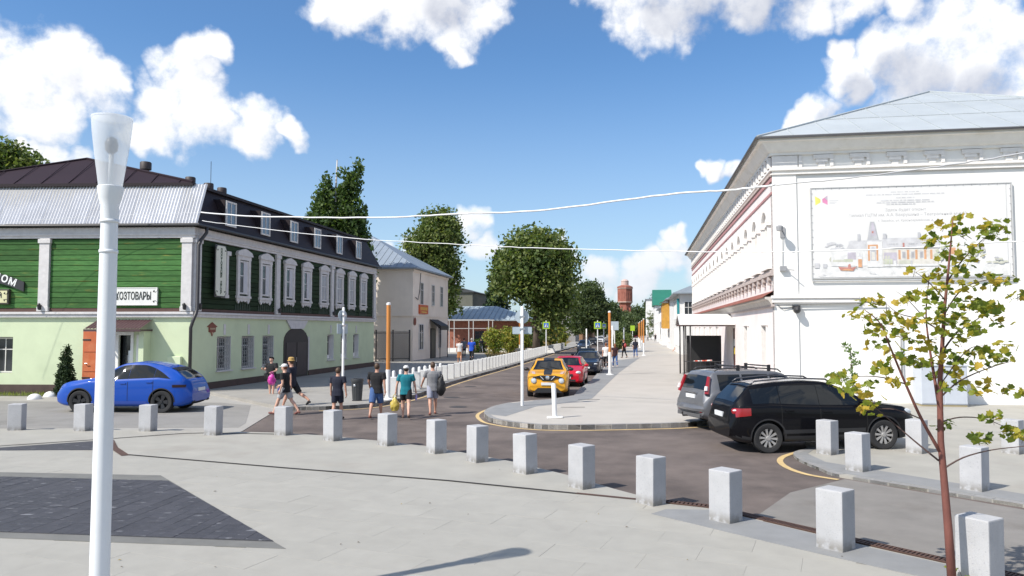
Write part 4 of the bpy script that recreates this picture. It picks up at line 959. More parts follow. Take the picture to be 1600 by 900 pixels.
CREAMW = M('cream_pink_render', (.80,.70,.60), .85, var=.07, scale=1.0, tint=(.70,.60,.51), tscale=.5)
h1, r1 = house('cream_house', 'cream two storey house with grey blue hip roof beyond the green shop', 645, 0, 66, 11.6, 12.2, 8.15, 3.5, CREAMW, M('blue_grey_sheet_roof', (.22,.26,.31), .5, var=.14, scale=.7), over=.45)
h1.location.x -= 11.6*.9864; h1.location.y += 11.6*.1644                    # px marked its right hand corner
Tr = faceT(0, 1, 11.6, 0)                                                   # street face of the cream house
for i in range(1, 20): MB().tube([(-.45+12.5*i/20,-.45,8.17),(-.45+12.5*i/20, -.45+6.25*(1-abs(i/10-1)), 8.17+3.5*(1-abs(i/10-1)))], .02, 4).build('roof_seam', HROOF, r1, fix=False)
for s in (2.6, 6.4, 9.5): window(h1, Tr, s, 5.0, 7.0, .95, -.005, OFFWHITE, dep=.08)
window(h1, Tr, 2.4, 1.0, 3.3, 1.35, -.005, OFFWHITE, dep=.1); window(h1, Tr, 8.9, 1.0, 3.1, .9, -.005, OFFWHITE, dep=.1)
window(h1, Matrix.Identity(4), 5.7, 4.9, 7.1, 2.3, -.005, OFFWHITE, dep=.08, mull=3); window(h1, Matrix.Identity(4), 3.4, 4.9, 7.1, 2.0, -.005, OFFWHITE, dep=.08, mull=2)
m = MB(Tr); m.box(-.0,12.2,-.08,-.001,3.95,4.1); m.box(-.02,12.2,-.10,-.001,7.8,8.0); m.T = Matrix.Identity(4); m.box(0,11.62,-.09,-.001,3.95,4.1); m.build('string_course', CREAMW, h1, fix=False)
MB(Tr).box(5.6,7.2,-.12,-.001,.1,2.9).build('entrance_door', DARKMETAL, h1, fix=False)
m = MB(Tr); m.add([(5.3,-1.1,3.15),(8.3,-1.1,3.15),(8.3,-.02,3.75),(5.3,-.02,3.75),(5.3,-1.1,2.75),(8.3,-1.1,2.75)], [(0,1,2,3),(4,5,1,0),(0,3,4),(1,5,2)]); m.build('door_awning', M('black_awning', (.02,.018,.018), .6), h1, fix=False)
m = MB(Tr); m.tube([(5.4,-1.0,.1),(5.4,-1.0,2.9)], .04, 5); m.tube([(8.2,-1.0,.1),(8.2,-1.0,2.9)], .04, 5); build_each(m, 'awning_post', DARKMETAL, h1)
sgn = MB(Tr); sgn.box(1.7,4.4,-.14,-.001,4.2,5.0)
o = sgn.build('shop_sign_board', M('orange_red_sign', (.55,.10,.03), .5, var=.1), h1, fix=False)
m = MB(Tr); [m.box(1.95+i*.28, 2.1+i*.28, -.15,-.1401,4.52,4.8) for i in range(8)]; m.box(2.2,3.9,-.15,-.1401,4.32,4.4); m.build('sign_print', M('yellow_print', (.7,.5,.1), .6), o, fix=False)
m = MB(Tr); m.ball((.45,-.08,3.5), (.35,.05,.35), 10, 6); m.build('round_plaque', M('red_brown_plaque', (.20,.055,.03), .6, var=.2), h1)
m = MB(Tr); m.tube([(2.2,-.05,7.8),(1.9,-.06,6.3),(1.4,-.06,5.4),(.6,-.06,5.6)], .03, 4); m.build('cable', DARKMETAL, h1)
# iron fence and gate between the two
def metal_fence(name, label, a, b_, h, n):
    t = thing(name, label, 'fence', a, math.atan2(b_.y-a.y, b_.x-a.x)); L = (b_-a).length; pit = L/n
    for i in range(n+1): MB().box(i*pit-.06,i*pit+.06,-.06,.06,0,h+.1).build('post', DARKMETAL, t, fix=False)
    for i in range(n):
        m = MB(); k = int(pit/.09)
        for j in range(1, k): x = i*pit+.06+(pit-.12)*j/k; m.box(x-.014,x+.014,-.014,.014,.12,h)
        m.box(i*pit+.06,(i+1)*pit-.06,-.02,.02,.2,.26); m.box(i*pit+.06,(i+1)*pit-.06,-.02,.02,h-.2,h-.14); m.build('bar_panel', DARKMETAL, t, fix=False)
    return t
fA = LO+DV*23.6+EV*-.6; fA.z = .13
fB = Vector((-8.6, 65.2, .13))
metal_fence('iron_fence', 'dark iron bar fence between the green shop and the cream house', Vector((-12.6,63.3,.13)), Vector((-8.7,65.3,.13)), 2.55, 3)
metal_fence('iron_gate', 'dark iron gate closing the yard behind the green shop corner', fA, Vector((-12.6,63.2,.13)), 2.65, 4)
# brick pavilion in the park, with boundary kerb and white frame
BRICK = M('red_brick_wall', (.30,.115,.075), .85, var=.25, scale=3, tint=(.24,.09,.06), tscale=1.2)
h2, r2 = house('brick_pavilion', 'long low red brick building with pale blue metal hip roof behind the park bushes', 690, 0, 100, 13.5, 9, 4.0, 1.9, BRICK, M('pale_blue_roof', (.33,.39,.43), .45, var=.1, scale=.5), wins=[(2.0,.9,2.6,1.0),(7.6,1.2,2.6,1.3),(11.2,.9,2.6,1.1)], over=.9, frame=BROWNFR)
h2.location.x -= 2.5
for i in range(1, 22): x = -.9+15.3*i/22; k = min(1, 4*min(i/22, 1-i/22)*15.3/10.8/2.0*1.4); MB().tube([(x,-.9,4.02),(x,-.9+5.4*min(1,k),4.02+1.9*min(1,k))], .03, 4).build('roof_seam', HROOF, r2, fix=False)
h3, _ = house('grey_hall', 'plain grey hall with slightly curved roof behind the brick pavilion', 690, 0, 128, 6.8, 14, 9.0, 1.0, M('grey_brown_render', (.13,.13,.105), .9, var=.15, scale=.8), M('dark_roof_felt', (.05,.055,.06), .8), over=.3, gable_x=False, hip=False)
h3.location.x -= 1.5
m = MB(); m.ball((3.0,3,10.6), 1.1, 12, 8); m.build('white_dome', WHITE, h3, smooth=True)
house('red_hut', 'small red walled house with blue grey roof peeping behind the pavilion', 744, 0, 138, 4.2, 8, 7.6, 1.9, M('red_wall', (.35,.10,.05), .85, var=.1), HROOF, over=.4, hip=False, gable_x=True, wins=[(2.1,4.5,6,1)])
house('grey_gable_house', 'tall grey gable wall half hidden by the big round tree', 877, 0, 165, 3.0, 10, 9.0, 2.6, M('grey_gable_wall', (.27,.26,.25), .85, var=.12), HROOF, over=.3, hip=False, wins=[(1.5,3,5,1)])
house('blue_roof_shop', 'far house with pale blue roof and orange and violet signboard', 889, 0, 178, 5.5, 9, 6.4, 3.4, M('brown_far_wall', (.30,.17,.10), .85, var=.2), M('pale_blue_roof', (.33,.39,.43), .45), over=.4, gable_x=True, hip=False, wins=[(1.5,2,4,1.2),(3.8,2,4,1.2)])
# right hand row
sv_ = [(2+i*3.2, 4.0, 5.9, 1.1) for i in range(4)]; lo_ = [(2+i*3.2, 1.0, 2.9, 1.1) for i in range(4)]
hA, rA = house('white_house', 'white two storey house with grey hip roof next to the pink facade', 1062, 0, 82, 12, 15, 6.7, 2.9, HW, HROOF, side=sv_+lo_, wins=[(.9,3.9,5.8,.9),(3.2,4,5.8,1.1)], over=.7)
m = MB(); m.box(-.25,-.02,.05,.9,3.6,6.1); m.build('teal_panel', M('teal_panel', (.02,.22,.24), .6), hA, fix=False)
m = MB(); m.box(2,2.8,4,4.8,8,9.9); m.build('chimney', HW, hA, fix=False); m = MB(); m.box(1.85,2.95,3.85,4.95,9.9,10.1); m.build('chimney_cap', HROOF, hA, fix=False)
hB, _ = house('yellow_balcony_house', 'white house with ochre wooden balcony and grey roof', 1047, 0, 103, 10, 15, 6.9, 2.5, HW, HROOF, side=[(4,1,2.8,1.1),(8,1,2.8,1.1),(12,4,5.8,1.1),(12,1,2.8,1.1)], over=.6)
OCHRE = M('ochre_wood', (.48,.25,.04), .7, var=.2, scale=2)
m = MB(); m.box(-1.0,-.02,2.2,6.8,3.0,4.1); m.box(-1.0,-.9,2.2,2.4,4.1,6.4); m.box(-1.0,-.9,6.6,6.8,4.1,6.4); m.box(-1.0,-.02,2.1,2.2,2.9,6.4); m.box(-.3,-.02,2.4,6.6,4.1,6.4); m.build('balcony', OCHRE, hB, fix=False)
m = MB(); m.add([(-1.3,1.8,6.4),(-1.3,7.2,6.4),(0,7.2,7.0),(0,1.8,7.0)], [(0,1,2,3)]); m.build('balcony_roof', M('brown_far_wall', (.30,.17,.10)), hB, fix=False)
hC, _ = house('low_white_house', 'lower white house with red brown door canopy along the promenade', 1034, 0, 128, 9, 22, 6.5, 1.6, HW, HROOF, side=[(3+i*3.6,1,3,1.2) for i in range(5)]+[(3+i*3.6,4,5.6,1.2) for i in range(5)], over=.5)
m = MB(); m.add([(-1.6,5,3.2),(-1.6,9,3.2),(0,9,4.2),(0,5,4.2)], [(0,1,2,3)]); m.build('door_canopy', RUSTTIN, hC, fix=False)
house('green_roof_house', 'house with steep emerald green roof rising behind the white row', 1023, 0, 165, 3.4, 14, 8.0, 3.6, HW, M('emerald_roof_metal', (.02,.15,.10), .55, var=.1, scale=.4), over=.4, hip=False, gable_x=True)
house('far_white_block', 'tall narrow white house at the far end of the right row', 1010, 0, 210, 8, 22, 11.0, .8, HW, HROOF, side=[(4+i*4,1.5,4,1.4) for i in range(4)]+[(4+i*4,6,8.5,1.4) for i in range(4)], over=.3)
# brick water tower at the end of the street
wt = thing('water_tower', 'tall red brick octagonal water tower with pale lantern at the end of the street', 'tower', AY(977, 520, 380).xy.to_3d())
wt.scale = (.88, .88, .94)
TBR = M('tower_brick', (.29,.105,.075), .85, var=.2, scale=.5, tint=(.26,.08,.05), tscale=.3); TWH = M('tower_pale_trim', (.50,.36,.30), .8)
MB().lathe([(4.1,0),(3.6,3),(3.2,15),(3.2,15.6),(3.7,16.3),(4.1,17.0)], 8).build('shaft', TBR, wt, fix=True)
MB().lathe([(4.2,17.0),(4.2,24.0),(4.4,24.4),(4.4,25.2),(3.8,25.5),(2.2,26.1)], 8).build('tank_storey', TBR, wt, fix=True)
MB().lathe([(4.33,16.9),(4.33,17.4)], 8).build('band', TWH, wt); MB().lathe([(4.5,24.2),(4.5,24.5)], 8).build('band', TWH, wt)
MB().lathe([(2.1,26.0),(2.1,28.0),(2.25,28.2),(1.5,28.9),(.1,29.3)], 12).build('lantern', M('pale_pink_lantern', (.52,.38,.34), .7), wt)
ap_ = 4.2*math.cos(math.pi/8)
for k in range(8):
    a = math.pi/8+math.pi/4*k+math.pi/8; T = Matrix.Rotation(a-math.pi/2, 4, 'Z') @ Matrix.Translation((0, ap_, 0)) @ Matrix.Rotation(math.pi, 4, 'Z')
    m = MB(T); m.prism([(-.6,19.2),(.6,19.2),(.6,21.6),(.3,22.1),(-.3,22.1),(-.6,21.6)], -.05, -.002); wo = m.build('arched_window', M('dark_arch', (.09,.04,.035), .8), wt, fix=False)
    m = MB(T); m.box(-.85,-.62,-.12,-.001,19,22.0); m.box(.62,.85,-.12,-.001,19,22.0); m.box(-.85,.85,-.12,-.001,22.1,22.4); m.build('brick_surround', TBR, wo, fix=False)
    MB(Matrix.Rotation(a, 4, 'Z')).box(2.9,3.8,-.35,.35,3,15).build('buttress', TBR, wt, fix=False)
# ------------------------------------------------------------------ trees and plants
BARK = M('grey_brown_bark', (.085,.065,.05), .95, var=.3, scale=6, bump=.5, bscale=20, stretch=(1,1,.3))
BIRCHB = M('birch_bark', (.45,.43,.40), .85, var=.3, scale=5, tint=(.05,.045,.04), tscale=3, tlo=.58, thi=.65)
LG = [leafmat('leaf_deep_green', (.060,.095,.026)), leafmat('leaf_mid_green', (.115,.155,.045)), leafmat('leaf_light_green', (.19,.22,.08))]
LB = [leafmat('birch_leaf_dark', (.040,.075,.020)), leafmat('birch_leaf_mid', (.065,.110,.030)), leafmat('birch_leaf_light', (.10,.145,.045))]
LY = [leafmat('shrub_leaf_green', (.13,.19,.035)), leafmat('shrub_leaf_yellow_green', (.24,.27,.05)), leafmat('shrub_leaf_yellow', (.36,.31,.08))]
LC = [leafmat('conifer_dark', (.014,.032,.012), .15), leafmat('conifer_mid', (.024,.048,.016), .15), leafmat('conifer_light', (.036,.064,.022), .15)]
LF = [leafmat('far_leaf_dark', (.055,.082,.036)), leafmat('far_leaf_mid', (.078,.108,.046)), leafmat('far_leaf_light', (.105,.135,.060))]
def leaf_mesh(name, cen, nrm_bias, size, mats, mi, aspect=.62, rs=None):
    """one mesh of many leaf-sized rhombs, each with its own tilt"""
    r = rs or rng; n = len(cen)
    d = r.normal(size=(n, 3)); d /= np.linalg.norm(d, axis=1, keepdims=True)
    nn = r.normal(size=(n, 3))+nrm_bias; nn -= d*np.sum(nn*d, axis=1, keepdims=True); nn /= np.linalg.norm(nn, axis=1, keepdims=True)
    s = np.cross(nn, d); L = size*r.uniform(.65, 1.35, size=(n, 1))
    v = np.empty((n, 4, 3)); v[:, 0] = cen-d*L*.5; v[:, 1] = cen+s*L*aspect*.5+nn*L*.06; v[:, 2] = cen+d*L*.5; v[:, 3] = cen-s*L*aspect*.5+nn*L*.06
    me = bpy.data.meshes.new(name); me.vertices.add(n*4); me.vertices.foreach_set('co', v.reshape(-1))
    me.loops.add(n*4); me.loops.foreach_set('vertex_index', np.arange(n*4)); me.polygons.add(n)
    me.polygons.foreach_set('loop_start', np.arange(0, n*4, 4)); me.polygons.foreach_set('loop_total', np.full(n, 4))
    for m in mats: me.materials.append(m)
    me.polygons.foreach_set('material_index', mi); me.update(calc_edges=True); return me
def crown_points(ells, nclump, per, spread, seed, hollow=.45, droop=0.0, flat=.7):
    r = np.random.default_rng(seed); cs = []; mi = []
    vol = np.array([e[3]*e[4]*e[5] for e in ells])**.75; vol = vol/vol.sum()
    for e, f in zip(ells, vol):
        k = max(3, int(nclump*f))
        u = r.normal(size=(k, 3)); u /= np.linalg.norm(u, axis=1, keepdims=True)
        rad = (hollow+(1-hollow)*r.random((k, 1))**.6)*r.uniform(.84, 1.05, (k, 1))
        cs.append(np.array(e[:3])+u*rad*np.array(e[3:6]))
    cc = np.concatenate(cs); k = len(cc)
    sz = spread*r.uniform(.6, 1.5, (k, 1, 1))
    p = r.normal(size=(k, per, 3)); p *= (r.random((k, per, 1))**.45)/np.linalg.norm(p, axis=2, keepdims=True); p = p*np.array([1, 1, flat])*sz*.78
    if droop: p[:, :, 2] = -np.abs(r.normal(size=(k, per)))*droop*r.uniform(.4, 1.3, (k, 1)); p[:, :, :2] *= .45
    pts = (cc[:, None, :]+p).reshape(-1, 3)
    m = np.repeat(r.choice(3, size=k, p=[.30, .36, .34]), per); fl = r.random(len(m)) < .25; m[fl] = r.choice(3, size=fl.sum())
    return pts, m, cc
def tree(name, label, cat, loc, ells, trunk_h, trunk_r, mats, leaf, nclump, per, spread, seed, group=None, bark=None, droop=0.0, lean=(0, 0), hollow=.45, up=.5):
    t = thing(name, label, cat, loc, 0, group); r = random.Random(seed)
    pts, mi, cc = crown_points(ells, nclump, per, spread, seed, hollow, droop)
    put('crown', leaf_mesh('crown', pts, np.array([0, 0, up]), leaf, mats, mi), t)
    top = max(e[2]+e[5]*.5 for e in ells); tr = MB()
    P = []; n = 7
    for i in range(n): f = i/(n-1); P.append((lean[0]*f+r.uniform(-.03, .03)*trunk_h*.3*(i > 0), lean[1]*f+r.uniform(-.03, .03)*trunk_h*.3*(i > 0), f*top))
    tr.tube(P, [trunk_r*(1.25 if i == 0 else 1)*(1-.85*i/(n-1)) for i in range(n)], 9)
    to = tr.build('trunk', bark or BARK, t, smooth=True)
    sel = [cc[i] for i in np.random.default_rng(seed+1).choice(len(cc), size=min(len(cc), 16), replace=False)]
    for q in sel:
        z0 = max(trunk_h*.8, min(q[2]-.2*top, top*.75)); f = z0/top; a = Vector((lean[0]*f, lean[1]*f, z0)); b_ = Vector(q)
        mid = a.lerp(b_, .5)+Vector((r.uniform(-.3,.3), r.uniform(-.3,.3), .05*top*.3)); rr_ = trunk_r*.34*(1-f*.5)
        m = MB(); m.tube([a, mid, b_], [rr_, rr_*.6, rr_*.15], 6); m.build('limb', bark or BARK, to, smooth=True)
    return t
def PX(px, Y, z=0.0): return Vector(((px-800)/FPX*Y/ (1.0), Y, z))
def E(px0, px1, py0, py1, Y, c, dy=1.0):          # an ellipsoid of crown from its outline, local to tree centre c
    x0, x1 = (px0-800)/FPX*Y, (px1-800)/FPX*Y; z1, z0 = CAM_H+(514-py0)/FPX*Y, CAM_H+(514-py1)/FPX*Y
    rx = (x1-x0)/2; return ((x0+x1)/2-c.x, 0 if dy == 1.0 else dy, (z0+z1)/2, rx, rx*.95, (z1-z0)/2)
# weeping birch behind the green shop
Y = 62.5; c = PX(524, Y)
tree('birch_tree', 'tall weeping birch with drooping sprays rising behind the green shop roof', 'tree', c,
     [E(485,560,285,385,Y,c), E(475,530,300,400,Y,c), E(515,578,300,410,Y,c), E(488,520,255,320,Y,c), E(522,556,252,330,Y,c), E(545,565,240,270,Y,c), E(470,500,330,420,Y,c), E(540,585,350,430,Y,c)], 9, .30, LB, .36, 420, 46, 1.3, 21, bark=BIRCHB, droop=1.9, hollow=.25)
# big round tree
Y = 88; c = PX(838, Y)
tree('round_tree', 'big dark round crowned tree beside the street above the shrubs', 'tree', c,
     [E(790,885,362,482,Y,c), E(780,830,405,468,Y,c), E(838,893,395,500,Y,c), E(800,855,354,420,Y,c), E(835,880,365,430,Y,c), E(784,818,375,440,Y,c), E(835,884,440,520,Y,c), E(866,892,385,420,Y,c)], 3.5, .42, LG, .46, 560, 54, 2.2, 22)
Y = 96; c = PX(682, Y)
tree('broadleaf_tree', 'tall leafy tree standing behind the cream house', 'tree', c,
     [E(655,718,335,400,Y,c), E(632,690,355,420,Y,c), E(660,716,380,450,Y,c), E(672,714,420,500,Y,c), E(665,705,326,360,Y,c), E(640,680,390,440,Y,c)], 6, .32, LG, .44, 380, 50, 1.9, 23)
Y = 125; c = PX(776, Y)
ce = [(0, 0, 2.5+i*1.45, 3.0*(1-i/10.5), 3.0*(1-i/10.5), .8) for i in range(10)]
tree('spruce_tree', 'dark spruce half hidden behind the big round tree', 'tree', c, ce, 1.5, .3, LC, .45, 330, 30, 1.5, 24, droop=.5)
Y = 58; c = PX(15, Y)
tree('broadleaf_tree', 'treetop showing above the plum roof at the picture edge', 'tree', c,
     [E(-40,36,240,330,Y,c), E(-8,26,218,262,Y,c), E(14,52,236,278,Y,c), E(-60,20,225,290,Y,c)], 8, .3, LG, .34, 260, 40, 1.2, 25)
Y = 140; c = PX(922, Y)
tree('lime_tree', 'grey green tree with pointed crown along the street past the round tree', 'tree', c,
     [E(895,948,455,520,Y,c), E(902,940,438,480,Y,c), E(888,915,470,525,Y,c), E(925,955,465,520,Y,c)], 3.5, .35, LF, .5, 460, 40, 1.5, 26)
Y = 170; c = PX(893, Y)
tree('lime_tree', 'small bright green treetop between the round tree and the pointed one', 'tree', c, [E(880,908,452,490,Y,c), E(888,905,455,500,Y,c)], 4, .3, LG, .5, 160, 36, 1.6, 27)
k = 0
FARL = ['pale tree at the street end beside the water tower foot','dark tree in front of the water tower foot','tree between the water tower and the white row','tall dark tree behind the green roof house','tree at the street end behind the pointed lime','low tree at the street end under the tower','broad tree behind the far crossing','tree rising behind the far white block']
for (x0, x1, y0, Y) in ((944,972,470,250), (962,990,486,300), (985,1008,478,280), (1000,1022,470,310), (930,960,480,260), (970,1000,497,240), (905,938,490,300), (1012,1030,460,330)):
    c = PX((x0+x1)/2, Y)
    tree('far_tree', FARL[k], 'tree', c, [E(x0,x1,y0+6,524,Y,c), E(x0+5,x1-6,y0,500,Y,c), E(x0-4,x0+14,y0+14,522,Y,c)], 3, .35, LF, .8, 170, 30, 2.2, 40+k, group='trees closing the street end'); k += 1
# distant wood along the horizon
hr = np.random.default_rng(5); n = 5200
xs = hr.uniform(-420, 420, n); ys = 430+hr.uniform(0, 60, n); hh = 9+4*np.sin(xs*.05)+3*np.sin(xs*.13+1)
wood = np.stack([xs, ys, hr.random(n)**.7*hh], 1)
o = put('distant_wood', leaf_mesh('distant_wood', wood, np.array([0, -.4, .4]), 4.2, LF, hr.choice(3, size=n)))
tag(o, 'low distant wood along the horizon', 'wood', kind='stuff')
# thuja beside the orange door
c = Vector((-18.95, 32.75, 0)); ce = [(0, 0, .14+i*.195, .45*(1-(i/11.5)**1.15), .45*(1-(i/11.5)**1.15), .17) for i in range(11)]
tree('thuja', 'small dark conical thuja bush beside the orange door', 'bush', c, ce, .1, .05, LC, .085, 420, 26, .16, 60, hollow=.6, up=.2)
# park shrubs
SH = ['round green shrub nearest the promenade bollards in the park','loose yellow green shrub behind the orange pole','pale yellowing shrub in the middle of the park strip','small dark shrub by the brick pavilion corner','tall yellow feathery shrub beside the far sign','thin olive shrub at the far end of the park strip','straw coloured shrub under the round tree','low green shrub against the park hedge']
k = 0
for (x0, x1, y0, Y, mt) in ((756,786,514,84,LY), (782,808,512,88,LY), (800,828,517,95,LY), (828,848,518,98,LB), (846,874,500,104,LY), (868,886,506,112,LY), (820,842,508,108,LY), (738,756,534,88,LB)):
    c = PX((x0+x1)/2, Y, .12); s = FPX/Y
    zt = CAM_H+(514-y0)/FPX*Y; w_ = (x1-x0)/FPX*Y/2
    tree('park_shrub', SH[k], 'bush', c, [(0,0,zt*.5,w_,w_,zt*.5), (-w_*.3,0,zt*.65,w_*.6,w_*.6,zt*.33), (w_*.4,.1,zt*.5,w_*.6,w_*.6,zt*.4)], .3, .06, mt if k not in (4, 6) else [LY[1], LY[2], LY[2]], .22, 110, 26, .6, 70+k, group='shrubs in the park'); k += 1
for kk, (px, Y, hgt, lab) in enumerate(((968,105,2.2,'bright green bush growing by the far promenade edge'), (979,118,2.0,'smaller green bush behind the bright one on the promenade'), (1017,190,7.5,'climbing plant covering the far white wall'))):
    c = PX(px, Y, .12); tree('street_bush', lab, 'bush', c, [(0,0,hgt*.5,.8+.05*hgt,.8,hgt*.5)], .2, .05, LG, .22, 90, 26, .6, 90+kk)
# dry grass and a strip of lawn
def blades(name, poly, n, h, mats, label, seed):
    r = np.random.default_rng(seed); x0, x1 = min(p.x for p in poly), max(p.x for p in poly); y0, y1 = min(p.y for p in poly), max(p.y for p in poly); L = []
    while len(L) < n:
        p = Vector((r.uniform(x0, x1), r.uniform(y0, y1), 0))
        if inside(p, poly): L.append(p)
    m = MB()
    for p in L:
        a = r.uniform(0, 6.28); hh = h*r.uniform(.5, 1.3); w_ = h*.10; z = poly[0].z
        m.add([(p.x-w_*math.cos(a), p.y-w_*math.sin(a), z), (p.x+w_*math.cos(a), p.y+w_*math.sin(a), z), (p.x+hh*r.uniform(-.4,.4), p.y+hh*r.uniform(-.4,.4), z+hh)], [(0,1,2)], int(r.integers(0, len(mats))))
    return tag(m.build(name, mats, fix=False), label, 'grass', kind='stuff')
STRAW = [leafmat('straw_grass', (.30,.21,.08)), leafmat('ochre_grass', (.24,.16,.05)), leafmat('olive_grass', (.13,.13,.03))]
lawn = [Vector((p.x,p.y,.135)) for p in P2([(768,566),(812,552),(880,540),(905,528),(860,527),(790,536),(752,546)], .13)]
m = MB(); m.slab([(p.x,p.y) for p in lawn], .13, .136); structure(m.build('dry_lawn', M('dry_lawn_soil', (.22,.16,.07), .95, var=.3, scale=1.5), fix=False))
blades('dry_grass', lawn, 2600, .45, STRAW, 'dry straw coloured grass behind the white posts', 4)
gl_ = [Vector((x,y,.016)) for x, y in ((-30,34.6),(-30,33.2),(-19.9,32.6),(-19.4,33.7))]
m = MB(); m.slab([(p.x,p.y) for p in gl_], .0, .03); structure(m.build('lawn_strip', M('lawn_soil', (.07,.075,.03), .95, var=.3), fix=False))
blades('grass', gl_, 1800, .14, [LG[1], LG[2], LY[1]], 'short grass along the foot of the mint wall', 6)
# ------------------------------------------------------------------ young maple in front, and a sapling
MBARK = M('red_brown_young_bark', (.155,.055,.042), .7, var=.25, scale=8, bump=.3, bscale=40, stretch=(1,1,.4))
TWIG = M('dark_twig', (.075,.045,.040), .8, var=.2)
LM = [leafmat('maple_leaf_green', (.19,.225,.035), .45), leafmat('maple_leaf_olive', (.33,.29,.045), .45), leafmat('maple_leaf_gold', (.42,.30,.05), .4), leafmat('maple_leaf_deep', (.085,.125,.02), .35)]
def maple_leaf(i):
    rad = [0, .50, .36, .52, .36, .46, .36]; ang = [0, 0, 24, 50, 78, 108, 150]
    pts = [(.5*0, -.38)]; half = []
    for r_, a in zip(rad[1:], ang[1:]): half.append((r_*math.sin(R(a)), r_*math.cos(R(a))))
    out = [(0, .56)]+half[1:]+[(0, -.30)]+[(-x, y) for x, y in half[1:][::-1]]
    vs = [(0, -.05, 0)]+[(x, y, -.28*abs(x)**1.3-.22*max(0, y)**2+.02*((j+i)%3)) for j, (x, y) in enumerate(out)]
    n = len(out); m = MB(); m.add(vs, [(0, j+1, (j+1)%n+1) for j in range(n)]); return m.mesh('leaf', LM[i], fix=False)
lme_ = [maple_leaf(i) for i in range(4)]
TY = 8.35
def tp_(px, py, dy=0.0): return AY(px, py, TY+dy)
tb = AY(1489, 934, TY); tb.z = 0.05
mt = thing('young_maple', 'slender young maple with red brown trunk and yellow green leaves in front of the bollards', 'tree', tb)
def loc_(p): return Vector(p)-tb
trunk = MB(); tpts = [tb]+[tp_(*q) for q in ((1482,830),(1476,760),(1470,690),(1469,640),(1469,590),(1472,545),(1476,480),(1482,420),(1487,365),(1489,340))]
trunk.tube([loc_(p) for p in tpts], [.047,.042,.037,.033,.030,.026,.022,.017,.012,.007,.004], 10)
trunk_o = trunk.build('trunk', MBARK, mt, smooth=True)
BR = [ # pixel path with depth offsets, radius
 ([(1468,705,0),(1440,655,-.05),(1415,600,-.12),(1392,545,-.2),(1375,505,-.25),(1352,485,-.3)], .019),
 ([(1468,640,0),(1460,590,.06),(1452,540,.12),(1447,490,.18),(1452,430,.2)], .020),
 ([(1467,720,0),(1430,690,.1),(1395,660,.2),(1365,635,.3),(1340,618,.4)], .011),
 ([(1470,735,0),(1505,715,-.1),(1550,703,-.2),(1600,697,-.3),(1640,690,-.35)], .011),
 ([(1469,660,0),(1500,652,.1),(1540,655,.2),(1580,672,.3)], .010),
 ([(1470,620,0),(1500,595,-.1),(1545,575,-.2),(1590,562,-.3)], .011),
 ([(1472,550,0),(1495,520,.15),(1525,500,.25),(1555,480,.3)], .012),
 ([(1476,490,0),(1500,455,-.12),(1530,440,-.22),(1570,436,-.3)], .010),
 ([(1480,440,0),(1505,405,.1),(1535,375,.2),(1560,355,.25)], .009),
 ([(1478,470,0),(1450,440,-.1),(1430,425,-.2)], .008),
 ([(1474,520,0),(1440,500,.15),(1405,490,.3),(1385,475,.35)], .010),
 ([(1447,500,.17),(1420,470,.1),(1400,455,.05)], .006),
 ([(1415,600,-.12),(1380,590,-.2),(1345,588,-.3),(1312,594,-.35)], .008),
 ([(1440,655,-.05),(1400,640,.0),(1362,640,.1),(1345,645,.12)], .007),
 ([(1470,600,0),(1510,548,-.3),(1540,540,-.4)], .008)]
for pth, r0 in BR:
    q = smoothline([loc_(tp_(*p)) for p in pth], 4); n = len(q)
    MB().tube(q, [r0*(1-.8*i/(n-1)) for i in range(n)], 6).build('branch', MBARK if r0 > .015 else TWIG, mt, smooth=True)
CL = [(1490,343),(1478,352),(1452,375),(1462,372),(1502,366),(1510,360),(1540,352),(1552,350),(1563,356),(1478,402),(1510,396),(1520,385),(1542,372),(1548,366),(1430,424),(1450,430),(1492,425),(1440,455),(1462,448),(1474,455),(1500,440),(1515,408),(1540,428),(1552,436),(1568,440),(1548,448),(1590,462),(1600,460),(1366,470),(1352,470),(1385,490),(1420,470),(1428,466),(1352,494),(1332,490),(1372,508),(1400,500),(1415,505),(1430,505),(1445,498),(1462,500),(1490,490),(1505,478),(1520,470),(1530,480),(1545,475),(1560,482),(1562,505),(1522,512),(1540,490),(1360,520),(1372,540),(1390,545),(1405,558),(1450,530),(1480,552),(1500,520),(1498,535),(1525,548),(1520,555),(1548,550),(1560,560),(1422,567),(1440,570),(1465,560),(1490,562),(1380,577),(1356,600),(1310,588),(1322,608),(1338,612),(1358,622),(1400,596),(1425,562),(1530,572),(1548,568),(1558,558),(1482,606),(1522,612),(1540,600),(1568,608),(1595,615),(1346,640),(1366,628),(1384,570),(1552,655),(1530,688),(1540,684),(1582,676),(1575,668),(1600,684),(1476,664),(1466,586),(1492,580),(1500,600),(1455,470),(1470,425),(1488,382),(1420,530),(1410,520),(1435,540),(1395,520),(1475,520),(1510,450),(1478,480),(1486,500),(1385,505),(1570,540),(1330,598),(1300,596),(1498,893)]
rl = random.Random(3); cnt = 0; rest = [MB() for _ in range(4)]
